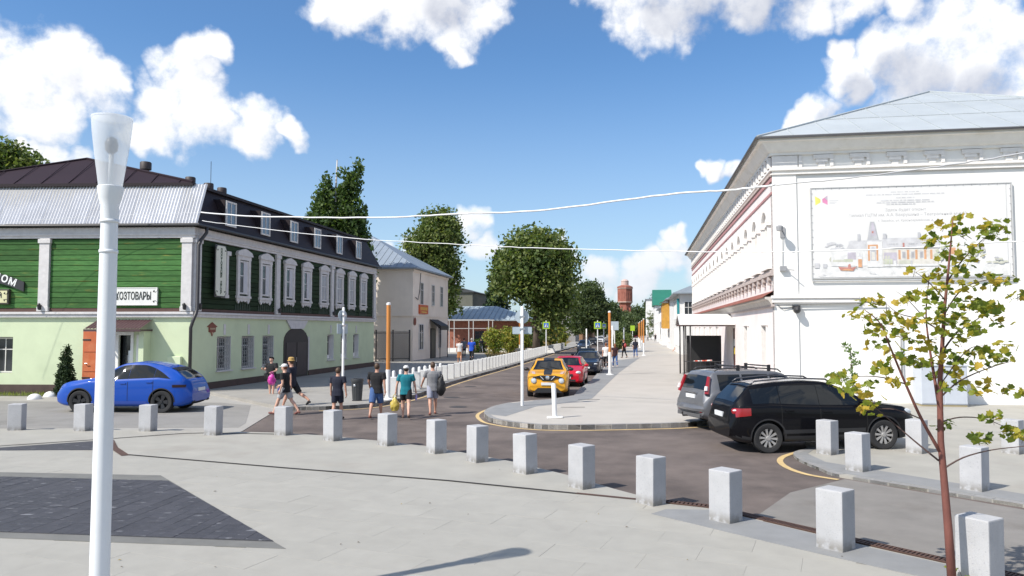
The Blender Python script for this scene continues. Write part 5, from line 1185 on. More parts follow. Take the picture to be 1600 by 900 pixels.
for (x, y) in CL:
    n = rl.choice((8,9,10,12)) if y < 880 else 3; dy = rl.uniform(-.45,.45) if y < 640 else rl.uniform(-.2,.2)
    w4 = rl.choice([(6,3,1,2),(3,5,2,1),(2,4,4,0),(7,2,0,4)]); c0 = loc_(tp_(x, y, dy))
    st_ = MB(); st_.tube([c0+Vector((rl.uniform(-.05,.05), rl.uniform(-.1,.1), -.06)), c0+Vector((0,0,.02))], .0022, 4); st_.build('twig', TWIG, mt, fix=False)
    for _ in range(n):
        k = rl.choices(range(4), w4)[0]; p = c0+Vector((rl.gauss(0,.058), rl.gauss(0,.07), rl.gauss(0,.030)))
        s_ = rl.uniform(.068,.116); rot = (rl.uniform(-1.0,1.0)+.5, rl.uniform(-.8,.8), rl.uniform(0,6.28))
        if cnt < 300: put('leaf', lme_[k], mt, p, rot, (s_,)*3)
        else:
            Mx = Matrix.LocRotScale(p, Matrix.Rotation(rot[2],3,'Z')@Matrix.Rotation(rot[1],3,'Y')@Matrix.Rotation(rot[0],3,'X'), Vector((s_,)*3)); me = lme_[k]
            rest[k].add([Mx @ v.co for v in me.vertices], [list(p_.vertices) for p_ in me.polygons])
        cnt += 1
big = MB()
for k in range(4):
    o_ = len(big.v); big.v += rest[k].v; big.f += [[i+o_ for i in f] for f in rest[k].f]; big.m += [k]*len(rest[k].f)
if big.v: stuff(big.build('leaves', LM, mt, fix=False))
# feathery green sapling behind the black car
sp = G(1338, 668, .1); sp = Vector((AY(1334, 640, 19.6).x, 19.6, .1))
sl = thing('green_sapling', 'thin feathery green sapling between the black car and the white wall', 'tree', sp)
MB().tube([(0,0,0),(.02,0,.9),(-.03,0,1.7),(-.05,0,2.35)], [.022,.018,.012,.005], 6).build('trunk', TWIG, sl, smooth=True)
r = np.random.default_rng(9); cs = []
for i in range(26):
    z = .9+1.45*i/26; a = r.uniform(0, 6.28); L = .42*(1-.5*(z-.9)/1.5)
    for j in range(16): f = (j+1)/16; cs.append((math.cos(a)*L*f-.03+r.normal()*.02, math.sin(a)*L*f+r.normal()*.02, z+.22*f-.18*f*f+r.normal()*.02))
put('crown', leaf_mesh('crown', np.array(cs), np.array([0,0,.6]), .085, [leafmat('sapling_leaf', (.12,.19,.05)), leafmat('sapling_leaf_pale', (.17,.25,.08))], r.integers(0,2,len(cs)), aspect=.45), sl)
# ------------------------------------------------------------------ cars
def crspline(P, n):
    out = []
    for i in range(len(P)-1):
        a = P[max(i-1,0)]; b_ = P[i]; c = P[i+1]; d = P[min(i+2,len(P)-1)]
        for k in range(n):
            t = k/n; out.append(tuple(.5*(2*b_[j]+(c[j]-a[j])*t+(2*a[j]-5*b_[j]+4*c[j]-d[j])*t*t+(3*b_[j]-a[j]-3*c[j]+d[j])*t**3) for j in range(2)))
    return out+[P[-1]]
def lerpf(P, x):
    if x <= P[0][0]: return P[0][1]
    for (a, za), (b_, zb) in zip(P[:-1], P[1:]):
        if x <= b_: return za+(zb-za)*(x-a)/max(1e-9, b_-a)
    return P[-1][1]
def sstep(t): t = max(0, min(1, t)); return t*t*(3-2*t)
class Car:
    """x runs from the nose (0) backwards; y across; built as a skin over profile curves, wheel arches cut out"""
    def __init__(s, p):
        s.__dict__.update(p)
        s.top = [(x, z) for x, z in s.profile]
        d = []                                    # smooth the top line a little
        xs = np.linspace(0, s.L, 240); zs = np.array([lerpf(s.top, x) for x in xs]); ker = np.hanning(9); ker /= ker.sum()
        pad = np.pad(zs, 4, mode='edge'); s.zs = np.convolve(pad, ker, 'valid'); s.xs = xs
    def ztop(s, x): return float(np.interp(x, s.xs, s.zs))
    def zsh(s, x): return min(lerpf(s.belt, x), s.ztop(x)-.025)
    def half(s, x):
        w = s.W/2; a = max(0, 1-x/s.nose_len); b_ = max(0, 1-(s.L-x)/s.tail_len)
        return w*(1-s.nose_in*a**2.4-s.tail_in*b_**2.4)
    def zbot(s, x):
        a = max(0, 1-x/.5); b_ = max(0, 1-(s.L-x)/.5); return s.clear+.10*a*a+.16*b_*b_
    def ring(s, x):
        zt, zs, zb, w = s.ztop(x), s.zsh(x), s.zbot(x), s.half(x); h = max(0, zt-zs)
        k = sstep(h/.45); wt = w*(.90-(.90-s.roofw)*k); r = .03+.05*k
        P = [(0,zb),(w*.70,zb),(w*.93,zb+.05),(w*.985,zb+.16),(w,(zb+zs)/2+.02),(w*.988,zs-.10),(w*.962,zs-.015),(w*.95-(w*.95-wt)*.08,zs+h*.06+.004)]
        P += [((w*.95)*(1-.5)+wt*.5+.012*k, zs+(h-r)*.5), (wt, zt-r*.9), (wt-.04-.02*k, zt-r*.30), (wt*.55, zt-.006-.006*k), (0, zt)]
        return crspline(P, 3)
    def side_y(s, x, z):
        q = s.ring(x); y = q[-1][0]
        for (ya, za), (yb, zb) in zip(q[6:-1], q[7:]):
            if za <= z <= zb: return ya+(yb-ya)*(z-za)/max(1e-9, zb-za)
        return q[6][0] if z < q[6][1] else 0.0
    def top_z(s, x, y):
        q = s.ring(x)
        for (ya, za), (yb, zb) in zip(q[:-1][::-1], q[1:][::-1]):
            if yb <= y <= ya and za > s.zsh(x)-.15: return zb+(za-zb)*(y-yb)/max(1e-9, ya-yb)
        return s.zsh(x)
    def X(s, x): return s.L/2-x
def loft_body(c, mats):
    xs = sorted(set([0, .03, .07, .12, .18, .25]+list(np.arange(.32, c.L-.32, .075))+[c.L-.25, c.L-.18, c.L-.12, c.L-.07, c.L-.03, c.L]))
    m = MB(); rings = []
    for x in xs:
        q = c.ring(x); full = [(c.X(x), y, z) for y, z in q]+[(c.X(x), -y, z) for y, z in q[-2:0:-1]]; rings.append(full)
    n = len(rings[0]); vs = [p for r in rings for p in r]; fs = []; mi = []
    for i in range(len(xs)-1):
        for j in range(n):
            k = (j+1) % n; fs.append((i*n+j, i*n+k, (i+1)*n+k, (i+1)*n+j)); zc = sum(vs[t][2] for t in fs[-1])/4
            jj = min(j, n-1-j); mi.append(1 if (jj < 3 or zc < c.clad) else 0)
    fs.append(list(range(n-1, -1, -1))); mi.append(0 if c.clad < .5 else 1); fs.append([(len(xs)-1)*n+j for j in range(n)]); mi.append(0 if c.clad < .5 else 1)
    m.v = [Vector(p) for p in vs]; m.f = fs; m.m = mi
    me = m.mesh('body', mats, smooth=True, fix=True)
    ob = bpy.data.objects.new('tmp_body', me); C.objects.link(ob)
    ct = MB()
    for xw in c.wheels:
        for sy in (-1, 1):
            y0, y1 = sorted((sy*(c.W/2-.34), sy*(c.W/2+.2))); ct.lathe([(c.arch, y0), (c.arch, y1)], 28, (c.X(xw), 0, c.wr+.02), 1, axis='y')
    cme = ct.mesh('cut', mats); co = bpy.data.objects.new('tmp_cut', cme); C.objects.link(co)
    md = ob.modifiers.new('b', 'BOOLEAN'); md.object = co; md.operation = 'DIFFERENCE'; md.solver = 'EXACT'
    out = baked(ob); bpy.data.objects.remove(co)
    out.polygons.foreach_set('use_smooth', [True]*len(out.polygons)); out.set_sharp_from_angle(angle=R(38)); out.name = 'body'
    return out
def side_patch(c, x0, x1, zl, zh, off, sgn, m, mt=0, nx=14, nz=4):
    rows = []
    for i in range(nx+1):
        x = x0+(x1-x0)*i/nx; a, b_ = (zl(x) if callable(zl) else zl), (zh(x) if callable(zh) else zh)
        b_ = max(a+.002, b_)
        rows.append([(c.X(x), sgn*(c.side_y(x, a+(b_-a)*j/nz)+off), a+(b_-a)*j/nz) for j in range(nz+1)])
    m.grid(rows, mt, flip=(sgn > 0))
def top_patch(c, x0, x1, frac, off, m, mt=0, nx=10, ny=10, f0=-1, f1=1):
    rows = []
    for i in range(nx+1):
        x = x0+(x1-x0)*i/nx; k = frac(x) if callable(frac) else frac; e = .02
        sl = (c.ztop(x+e)-c.ztop(x-e))/(2*e); nv = Vector((sl, 0, 1)).normalized(); w = c.half(x)*k
        rows.append([(c.X(x)+nv.x*off, w*(f0+(f1-f0)*j/ny), c.top_z(x, abs(w*(f0+(f1-f0)*j/ny)))+nv.z*off) for j in range(ny+1)])
    m.grid(rows, mt)
def wheel_mesh(c, kind):
    t = MB(); r, w = c.wr, c.tw; t.lathe([(r*.60,-w/2+.02),(r*.70,-w/2),(r*.93,-w/2),(r,-w/2+.03),(r,w/2-.03),(r*.93,w/2),(r*.70,w/2),(r*.60,w/2-.02)], 36, axis='y', caps=False)
    for k in range(3): pass
    ty = t.mesh('tyre', RUBBER, smooth=True, angle=35)
    rm = MB(); dark = 1
    rm.lathe([(r*.64,-w/2+.012),(r*.60,-w/2+.03),(r*.58,-w*.05),(.02,-w*.03)], 30, m=1, axis='y', caps=False)
    rm.lathe([(r*.66,-w/2+.006),(r*.66,-w/2+.028),(r*.60,-w/2+.028),(r*.60,-w/2+.006)], 30, m=0, axis='y', caps=False)
    n = c.spokes
    for k in range(n):
        a = 2*math.pi*k/n; ca, sa = math.cos(a), math.sin(a); hw0, hw1 = c.spw, c.spw*1.5
        for pr in ((0.03, hw0, hw1),):
            q = []
            for rad, hw, y in ((.05, hw0*.8, -w/2+.025), (r*.62, hw1, -w/2+.012)):
                for s_ in (-1, 1): q += [(rad*ca-s_*hw*sa, y, rad*sa+s_*hw*ca), (rad*ca-s_*hw*sa, y+.05, rad*sa+s_*hw*ca)]
            rm.add(q, [(0,2,6,4),(1,5,7,3),(0,4,5,1),(2,3,7,6),(4,6,7,5),(0,1,3,2)], 0)
    rm.lathe([(.0,-w/2-.002),(.045,-w/2),(.06,-w/2+.03),(.06,0)], 12, m=0, axis='y')
    ri = rm.mesh('rim', [c.rimmat, BLACKP]); return ty, ri
CARGLASS = glassmat('car_glass', (.008,.010,.012), .03, .45)
CHROME = M('chrome', (.75,.76,.78), .12, metal=1, var=0)
HEADL = M('headlamp_glass', (.55,.58,.60), .08, var=.2, scale=8, spec=.9)
TAILR = M('tail_lamp_red', (.27,.004,.008), .15, var=.1, spec=.9)
TAILW = M('tail_lamp_clear', (.72,.62,.62), .15, var=.1, spec=.9)
PLATE = M('number_plate', (.66,.67,.68), .45, var=.03)
GAP = M('door_gap_black', (.008,.008,.008), .9, var=0)
ALLOYG = M('grey_alloy', (.36,.36,.38), .35, metal=.6, var=.1)
ALLOYB = M('black_alloy', (.02,.02,.022), .35, var=.1)
def paint(name, col, metal=.0): return M(name, col, .45, metal=metal, var=0.02, coat=.7, spec=.15)
def make_car(name, label, pos, yaw, p, body, detail=True, pitch=0.0, group=None, z=0.0):
    if p.get('zs'):
        k = p['zs']; p = dict(p); p['profile'] = [(x, z*k) for x, z in p['profile']]; p['belt'] = [(x, z*k) for x, z in p['belt']]; wi = dict(p['win']); hi0 = wi['hi']; wi['hi'] = lambda x: hi0(x)*k; p['win'] = wi; p.pop('zs')
    c = Car(p); c.rimmat = p.get('rim', ALLOYG); t = thing(name, label, 'car', pos, yaw, group)
    if pitch: t.rotation_euler = (0, -pitch, yaw)
    mats = [body, BLACKP]; bo = put('body', loft_body(c, mats), t)
    ty, ri = wheel_mesh(c, 0)
    for xw in c.wheels:
        for sy in (-1, 1):
            w = put('tyre', ty, t, (c.X(xw), sy*(c.W/2-c.tw/2-.012), c.wr), (0, random.uniform(0,1), math.pi if sy > 0 else 0)); w.name = 'wheel'
            put('rim', ri, w)
    wl = p['win']
    for sgn, nm in ((1, 'side'), (-1, 'side')):
        for (x0, x1) in wl['spans']:
            m = MB(); side_patch(c, x0, x1, lambda x: c.zsh(x)+wl['lo'](x) if callable(wl['lo']) else c.zsh(x)+wl['lo'], lambda x: min(c.ztop(x)-wl['drop'], wl['hi'](x)), .006, sgn, m)
            m.build('side_window', CARGLASS, t, smooth=True, fix=False)
    m = MB(); x0, x1 = p['screen']; top_patch(c, x0, x1, lambda x: p['screen_w'][0]+(p['screen_w'][1]-p['screen_w'][0])*(x-x0)/(x1-x0), .006, m); m.build('windscreen', CARGLASS, t, smooth=True, fix=False)
    m = MB(); x0r, x1r = p['rear']; top_patch(c, x0r, x1r, lambda x: p['rear_w'][0]+(p['rear_w'][1]-p['rear_w'][0])*(x-x0r)/(x1r-x0r), .007, m); m.build('rear_window', CARGLASS, t, smooth=True, fix=False)
    for sgn in (1, -1):
        for (xg, lo, hi) in p['gaps']:
            m = MB(); side_patch(c, xg-.008, xg+.008, lambda x: lo, lambda x: hi if hi else c.zsh(x)-.01, .003, sgn, m, nx=1, nz=8); m.build('door_gap', GAP, t, fix=False)
        for xh in p['handles']:
            zz = c.zsh(xh)-p.get('hdrop', .12); m = MB(); y = c.side_y(xh, zz); m.box(c.X(xh)-.10, c.X(xh)+.10, *sorted((sgn*(y-.005), sgn*(y+.03))), zz-.018, zz+.018); m.build('door_handle', p.get('handlemat', body), t, bevel=.008)
        xm = p['mirror']; zm = c.zsh(xm)+.10; y = c.side_y(xm, zm-.08); m = MB(); m.ball((c.X(xm)+.02, sgn*(y+.13), zm), (.085,.115,.075), 12, 8); m.box(c.X(xm)-.03, c.X(xm)+.03, *sorted((sgn*(y-.03), sgn*(y+.08))), zm-.07, zm-.03); m.build('mirror', p.get('mirmat', body), t, smooth=True, angle=50)
        if p.get('rails'):
            a, b_ = p['rails']; m = MB(); k = .80
            pts = [(c.X(x), sgn*c.half(x)*p['roofw']*.90, c.ztop(x)+(.012 if x in (a, b_) else .06)) for x in (a, a+.12, (a+b_)/2, b_-.12, b_)]
            m.tube(pts, .02, 6); m.build('roof_rail', p.get('railmat', DARKMETAL), t, smooth=True)
        m = MB()
        for xw in c.wheels:                        # dark lip round each arch
            n = 16; rows = []
            for i in range(n+1):
                a = math.pi*(-.02+1.04*i/n); row = []
                for rr_ in (c.arch-.004, c.arch+p.get('lip', .03)):
                    xx = xw-rr_*math.cos(a); zz = c.wr+.02+rr_*math.sin(a); zz = max(zz, c.zbot(xx)+.06)
                    row.append((c.X(xx), sgn*(c.side_y(xx, min(zz, c.zsh(xx)-.03))+.008), zz))
                rows.append(row)
            m.grid(rows)
        stuff_ = m.build('arch_lip', p.get('lipmat', BLACKP), t, smooth=True)
    for (nm, fn, mt) in p['extras']:
        m = MB(); fn(c, m); build_each(m, nm, mt, t, smooth=True, angle=40)
    return t
def ell(x, y, z, rx, ry, rz, both=True, rot=0.0):
    def f(c, m):
        for s in ((1, -1) if both else (1,)):
            m.ball((c.X(x), s*y, z), (rx, ry, rz), 14, 8, rot=Matrix.Rotation(s*rot, 3, 'Z') if rot else None)
    return f
def one(x, y, z, rx, ry, rz, rot=0.0): return lambda c, m: m.ball((c.X(x), y, z), (rx, ry, rz), 14, 8, rot=Matrix.Rotation(rot, 3, 'Z') if rot else None)
def pbox(x, y0, y1, z0, z1, d=.02): return lambda c, m: m.box(c.X(x)-d, c.X(x)+d, y0, y1, z0, z1)
def tp(x0, x1, fr, f0=-1, f1=1, off=.009): return lambda c, m: top_patch(c, x0, x1, fr, off, m, f0=f0, f1=f1)
def spatch(x0, x1, zl, zh, off=.008, sides=(1,-1)): return lambda c, m: [side_patch(c, x0, x1, zl, zh, off, s, m) for s in sides]
def disc(x, y, z, r, d=.03, both=True):
    def f(c, m):
        for s in ((1,-1) if both else (1,)): m.lathe([(r, c.X(x)), (r, c.X(x)+d), (r*.8, c.X(x)+d+.01)], 16, (0, s*y, z), axis='x')
    return f
base = dict(nose_len=.75, nose_in=.24, tail_len=.6, tail_in=.20, roofw=.70, clear=.21, clad=.0, tw=.23, spokes=5, spw=.035, arch=.40, wr=.345, lip=.03, hdrop=.13)
def P(**k): d = dict(base); d.update(k); return d
# blue sporty crossover
BLUE = paint('vivid_blue_paint', (.003,.058,.35))
blue = P(zs=1.07, L=4.70, W=1.92, clear=.20, wr=.375, arch=.42, tw=.27, spokes=5, spw=.05, rim=ALLOYB, nose_in=.30, nose_len=.95, tail_in=.24, tail_len=.9, roofw=.66,
  profile=[(0,.62),(.05,.74),(.14,.88),(.5,.99),(1.0,1.06),(1.35,1.10),(1.55,1.17),(2.05,1.46),(2.3,1.555),(2.75,1.605),(3.2,1.57),(3.65,1.49),(3.95,1.40),(4.12,1.32),(4.45,1.07),(4.58,.99),(4.66,.86),(4.70,.60)],
  belt=[(0,.60),(.3,.80),(1.2,.985),(2.4,1.05),(3.6,1.10),(4.4,1.02),(4.70,.62)], wheels=(.93, 3.74),
  win=dict(spans=[(1.72,2.575),(2.585,3.44),(3.45,4.03)], lo=.015, drop=.085, hi=lambda x: 1.50 if x < 3.0 else 1.50-(x-3.0)**1.6*.42),
  screen=(1.52,2.22), screen_w=(.78,.66), rear=(4.03,4.46), rear_w=(.60,.74), gaps=[(1.55,.35,None),(2.58,.35,None),(3.45,.55,None)], handles=(2.42,3.32), mirror=1.75,
  extras=[('headlamp', ell(.36,.66,.80,.24,.12,.07,rot=-.35), HEADL), ('tail_lamp', spatch(4.10,4.52,.86,.95,.012), M('smoked_tail_lamp', (.02,.004,.006), .3, spec=.4)), ('number_plate', pbox(4.70,-.26,.26,.70,.81), PLATE),
    ('exhaust', ell(4.66,.55,.36,.08,.10,.05), BLACKP), ('spoiler', tp(3.92,4.06,.62), BLACKP), ('rear_bumper_lower', pbox(4.62,-.62,.62,.36,.44,.07), BLACKP), ('badge', one(4.60,0,.95,.02,.06,.04), CHROME), ('side_trim', spatch(1.35,3.25,.30,.40,.012), M('deeper_blue_sill_panel', (.004,.045,.30), .35, var=0, coat=1))])  # sill trim in a slightly deeper blue than the body
make_car('car', 'bright blue sporty crossover car parked in front of the mint shop wall', Vector((-13.2, 27.05, .016)), R(180-1.5), blue, BLUE)
# black crossover, side on
BLACKC = M('black_paint', (.003,.003,.0045), .5, var=.02, coat=.32, spec=.08)
black = P(L=4.53, W=1.78, clear=.22, wr=.345, arch=.40, tw=.22, spokes=10, spw=.02, rim=M('machined_alloy', (.42,.41,.40), .3, metal=.5, var=.1), clad=.40, roofw=.70, nose_in=.26, tail_in=.16,
  profile=[(0,.66),(.06,.86),(.3,.98),(.9,1.07),(1.15,1.12),(1.95,1.54),(2.2,1.60),(2.7,1.64),(3.3,1.62),(3.85,1.57),(4.02,1.53),(4.36,1.16),(4.43,1.08),(4.50,.92),(4.53,.66)],
  belt=[(0,.64),(.3,.86),(1.2,1.02),(2.6,1.06),(3.6,1.12),(4.3,1.10),(4.53,.70)], wheels=(.90, 3.665),
  win=dict(spans=[(1.45,2.41),(2.42,3.335),(3.35,4.0)], lo=.02, drop=.085, hi=lambda x: 1.52 if x < 3.3 else 1.52-(x-3.3)*.10),
  screen=(1.18,1.98), screen_w=(.82,.67), rear=(4.06,4.35), rear_w=(.64,.72), gaps=[(1.30,.45,None),(2.41,.45,None),(3.33,.62,None)], handles=(2.25,3.15), mirror=1.45, rails=(2.0,3.95), railmat=M('dark_rail', (.10,.10,.11), .35, metal=.6, var=.05),
  extras=[('headlamp', ell(.30,.66,.84,.26,.11,.09,rot=-.35), HEADL), ('tail_lamp', lambda c, m: (side_patch(c,4.06,4.40,lambda x:.84+(4.4-x)*.10,lambda x:1.04,.014,1,m), side_patch(c,4.06,4.40,lambda x:.84+(4.4-x)*.10,lambda x:1.04,.014,-1,m), m.ball((c.X(4.40),.66,.95),(.05,.13,.085),12,8), m.ball((c.X(4.40),-.66,.95),(.05,.13,.085),12,8)), TAILR),
    ('reversing_lamp', ell(4.36,.735,.985,.085,.05,.032), TAILW), ('number_plate', pbox(4.505,-.26,.26,.80,.91), PLATE), ('fog_lamp', ell(4.48,.62,.47,.05,.07,.03), TAILR), ('side_moulding', spatch(1.35,3.3,.44,.53,.014), BLACKP), ('roof_panel', tp(2.1,3.85,.58,off=.007), M('glass_roof', (.25,.25,.26), .12, var=.05, spec=.9)), ('tailgate_trim', tp(3.88,4.02,.64,off=.01), BLACKC)])
make_car('car', 'black crossover car parked side on with alloy wheels behind the bollards', Vector((7.22, 18.75, .025)), R(4.5), black, BLACKC, pitch=R(1.1))
# grey off-roader, seen from behind
SILV = paint('silver_grey_paint', (.15,.153,.165), .35)
grey = P(L=4.60, W=1.79, clear=.24, wr=.36, arch=.42, tw=.23, spokes=6, clad=.0, roofw=.74, nose_in=.22, tail_in=.10, tail_len=.35,
  profile=[(0,.70),(.05,.92),(.25,1.02),(1.0,1.10),(1.25,1.14),(1.95,1.58),(2.2,1.65),(2.9,1.69),(3.8,1.68),(4.2,1.64),(4.32,1.60),(4.50,1.14),(4.54,1.08),(4.57,.95),(4.60,.74)],
  belt=[(0,.68),(.3,.92),(1.2,1.06),(2.6,1.09),(4.3,1.10),(4.60,.78)], wheels=(.92, 3.55),
  win=dict(spans=[(1.5,2.45),(2.52,3.35),(3.42,4.12)], lo=.02, drop=.09, hi=lambda x: 1.56),
  screen=(1.28,2.0), screen_w=(.84,.70), rear=(4.345,4.50), rear_w=(.66,.74), gaps=[(1.35,.5,None),(2.48,.5,None),(3.38,.6,None)], handles=(2.3,3.2), mirror=1.5, rails=(2.0,4.15), railmat=DARKMETAL,
  extras=[('tail_lamp', lambda c, m: [m.tube([(c.X(4.50),s*.79,1.02),(c.X(4.44),s*.735,1.25),(c.X(4.37),s*.68,1.50)], [.075,.065,.05], 8) for s in (1,-1)], TAILR), ('reversing_lamp', lambda c, m: [m.tube([(c.X(4.535),s*.80,1.12),(c.X(4.505),s*.775,1.24)], [.055,.05], 8) for s in (1,-1)], TAILW),
    ('number_plate', pbox(4.575,-.26,.26,.88,.99), PLATE), ('bumper', lambda c, m: m.tube([(c.X(4.35),.82,.60),(c.X(4.55),.72,.60),(c.X(4.63),.4,.60),(c.X(4.65),0,.60),(c.X(4.63),-.4,.60),(c.X(4.55),-.72,.60),(c.X(4.35),-.82,.60)], [.09,.10,.10,.10,.10,.10,.09], 8), SILV), ('bumper_step', pbox(4.60,-.66,.66,.36,.46,.06), M('grey_plastic', (.09,.09,.095), .6)),
    ('tow_bar', lambda c, m: (m.tube([(c.X(4.4),.1,.36),(c.X(4.78),.1,.36),(c.X(4.80),.1,.44)], .025, 6), m.ball((c.X(4.80),.1,.46), .03, 8, 6)), DARKMETAL), ('fog_lamp', ell(4.60,.62,.53,.04,.08,.035), TAILR), ('tailgate_handle', pbox(4.57,-.35,.35,1.02,1.05), CHROME),
    ('roof_bar', lambda c, m: [m.tube([(c.X(x),-.62,1.78),(c.X(x),.62,1.78)], .022, 6) for x in (2.4,3.4)], DARKMETAL), ('bar_foot', lambda c, m: [m.box(c.X(x)-.04,c.X(x)+.04,s*.60-.03,s*.60+.03,1.64,1.82) for x in (2.4,3.4) for s in (1,-1)], BLACKP)])
make_car('car', 'silver grey estate car with roof bars and red tail lamps seen from behind', Vector((7.36, 22.9, 0)), R(15), grey, SILV)
# yellow crossover with black stripe, nose on
YEL = paint('amber_yellow_paint', (.66,.31,.012))
def grille(c, m):
    m.prism([(0,0)], 0, 0) if False else None
    q = [(-.62,.86),(-.30,.80),(-.20,.70),(.20,.70),(.30,.80),(.62,.86),(.30,.93),(-.30,.93)]
    m.add([(c.X(-.012), y, z) for y, z in q]+[(c.X(.08), y, z) for y, z in q], [list(range(8)), list(range(15, 7, -1))]+[(i, 8+i, 8+(i+1)%8, (i+1)%8) for i in range(8)])
yellow = P(L=4.14, W=1.77, clear=.20, wr=.345, arch=.41, tw=.23, spokes=5, clad=.0, roofw=.68, nose_len=.9, nose_in=.16, tail_in=.25, lip=.06,
  profile=[(0,.60),(.02,.80),(.10,.93),(.28,1.00),(.8,1.06),(1.05,1.10),(1.75,1.48),(2.0,1.54),(2.5,1.565),(3.1,1.52),(3.6,1.43),(3.95,1.10),(4.08,.95),(4.14,.66)],
  belt=[(0,.56),(.2,.86),(1.1,1.02),(2.6,1.08),(3.8,1.10),(4.14,.70)], wheels=(.83, 3.36),
  win=dict(spans=[(1.35,2.2),(2.27,3.1)], lo=.02, drop=.08, hi=lambda x: 1.46), screen=(1.08,1.78), screen_w=(.88,.70), rear=(3.62,3.94), rear_w=(.66,.74), gaps=[(1.2,.4,None),(2.23,.4,None)], handles=(2.05,), mirror=1.32, mirmat=BLACKP,
  extras=[('stripe', tp(.06,1.07,.20,off=.006), BLACKP), ('roof_stripe', tp(1.80,3.55,.26,off=.006), BLACKP), ('grille', grille, BLACKP), ('lower_intake', lambda c, m: m.prism([(0,0)],0,0) if False else m.add([(c.X(x), y, z) for x in (-.02,.15) for y, z in ((-.62,.22),(.62,.22),(.40,.42),(-.40,.42))], [(0,1,2,3),(4,7,6,5),(0,4,5,1),(1,5,6,2),(2,6,7,3),(3,7,4,0)]), BLACKP),
    ('round_headlamp', disc(.02,.57,.71,.095,.05), HEADL), ('headlamp_rim', disc(.02,.57,.71,.118,.02), CHROME), ('indicator_lamp', lambda c, m: [top_patch(c,.22,.72,.80,.014,m,f0=a,f1=b_) for a, b_ in ((.78,.97),(-.97,-.78))], M('indicator_glass', (.60,.42,.34), .1, var=.1, spec=.9)),
    ('badge', lambda c, m: m.lathe([(.085,c.X(0)),(.085,c.X(0)+.04),(.05,c.X(0)+.05)], 14, (0,0,.84), axis='x'), CHROME), ('badge_wing', lambda c, m: [m.tube([(c.X(-.02),s*.30,.90),(c.X(-.035),s*.16,.76)], .022, 6) for s in (1,-1)], CHROME), ('number_plate', pbox(-.02,-.26,.26,.53,.64,.015), PLATE), ('wiper', lambda c, m: [m.tube([(c.X(1.10),y,c.ztop(1.1)+.03),(c.X(1.28),y-.45,c.ztop(1.28)+.02)], .012, 4) for y in (.05,.5)], BLACKP)])
def along(x0, y0, s): return Vector((x0, y0, 0))+DV*s
yawS = math.atan2(-DV.y, -DV.x)
make_car('car', 'yellow crossover car with black bonnet stripe parked first in the bay', Vector((1.30, 31.9, 0))+DV*2.07, math.atan2(-.997, -.085), yellow, YEL)
RED = paint('bright_red_paint', (.46,.008,.022))
def hatch(**k):
    d = P(L=4.1, W=1.74, clear=.17, wr=.31, arch=.36, tw=.2, spokes=5, roofw=.70, nose_in=.22, tail_in=.2,
      profile=[(0,.56),(.03,.70),(.15,.80),(.9,.95),(1.1,1.0),(1.85,1.38),(2.1,1.44),(2.6,1.46),(3.3,1.42),(3.6,1.36),(3.95,.98),(4.05,.9),(4.1,.6)], belt=[(0,.54),(.3,.76),(1.1,.91),(2.6,.96),(3.8,1.0),(4.1,.62)], wheels=(.82, 3.36),
      win=dict(spans=[(1.38,2.2),(2.27,3.2)], lo=.02, drop=.08, hi=lambda x: 1.36), screen=(1.12,1.86), screen_w=(.86,.70), rear=(3.62,3.94), rear_w=(.66,.74), gaps=[(1.25,.4,None),(2.23,.4,None)], handles=(2.05,), mirror=1.36,
      extras=[('headlamp', ell(.22,.62,.70,.22,.13,.09,rot=-.3), HEADL), ('grille', pbox(.0,-.36,.36,.52,.64,.03), BLACKP), ('lower_intake', pbox(.03,-.5,.5,.28,.38,.04), BLACKP), ('number_plate', pbox(-.01,-.26,.26,.42,.52,.015), PLATE), ('bonnet_scoop', lambda c, m: m.box(c.X(.75)-.12,c.X(.75)+.12,-.2,.2,c.ztop(.75)-.02,c.ztop(.75)+.04), BLACKP)])
    d.update(k); return d
make_car('car', 'bright red hatchback parked behind the yellow car', Vector((2.62, 37.9, 0))+DV*2.05, yawS, hatch(), RED)
def saloon(**k):
    d = P(L=4.4, W=1.75, clear=.17, wr=.31, arch=.36, tw=.2, spokes=6, roofw=.70, nose_in=.2, tail_in=.2,
      profile=[(0,.58),(.03,.72),(.15,.82),(.95,.95),(1.2,1.0),(1.9,1.38),(2.15,1.44),(2.7,1.46),(3.3,1.40),(3.95,1.06),(4.25,1.02),(4.36,.9),(4.4,.6)], belt=[(0,.56),(.3,.78),(1.2,.92),(2.6,.95),(4.0,1.0),(4.4,.62)], wheels=(.85, 3.45),
      win=dict(spans=[(1.48,2.3),(2.37,3.2)], lo=.02, drop=.08, hi=lambda x: 1.36), screen=(1.22,1.92), screen_w=(.86,.70), rear=(3.35,3.92), rear_w=(.66,.74), gaps=[(1.35,.4,None),(2.33,.4,None),(3.25,.5,None)], handles=(2.15,3.1), mirror=1.45,
      extras=[('headlamp', ell(.22,.60,.70,.2,.14,.075,rot=-.3), HEADL), ('grille', pbox(.0,-.40,.40,.60,.74,.03), BLACKP), ('lower_intake', pbox(.03,-.5,.5,.28,.38,.04), BLACKP), ('number_plate', pbox(-.01,-.26,.26,.44,.54,.015), PLATE), ('badge', one(0,0,.72,.02,.05,.05), CHROME)])
    d.update(k); return d
NAVYC = paint('dark_navy_paint', (.012,.015,.026), .2)
make_car('car', 'dark navy saloon parked third in the bay with dented light on bonnet'.replace(' with dented light on bonnet',' behind the red car'), Vector((4.50, 47.2, 0))+DV*2.2, yawS, saloon(), NAVYC)
make_car('car', 'black estate car parked fourth in the bay beyond the navy saloon', Vector((5.0, 53.4, 0))+DV*2.4, yawS, hatch(L=4.3), BLACKC)
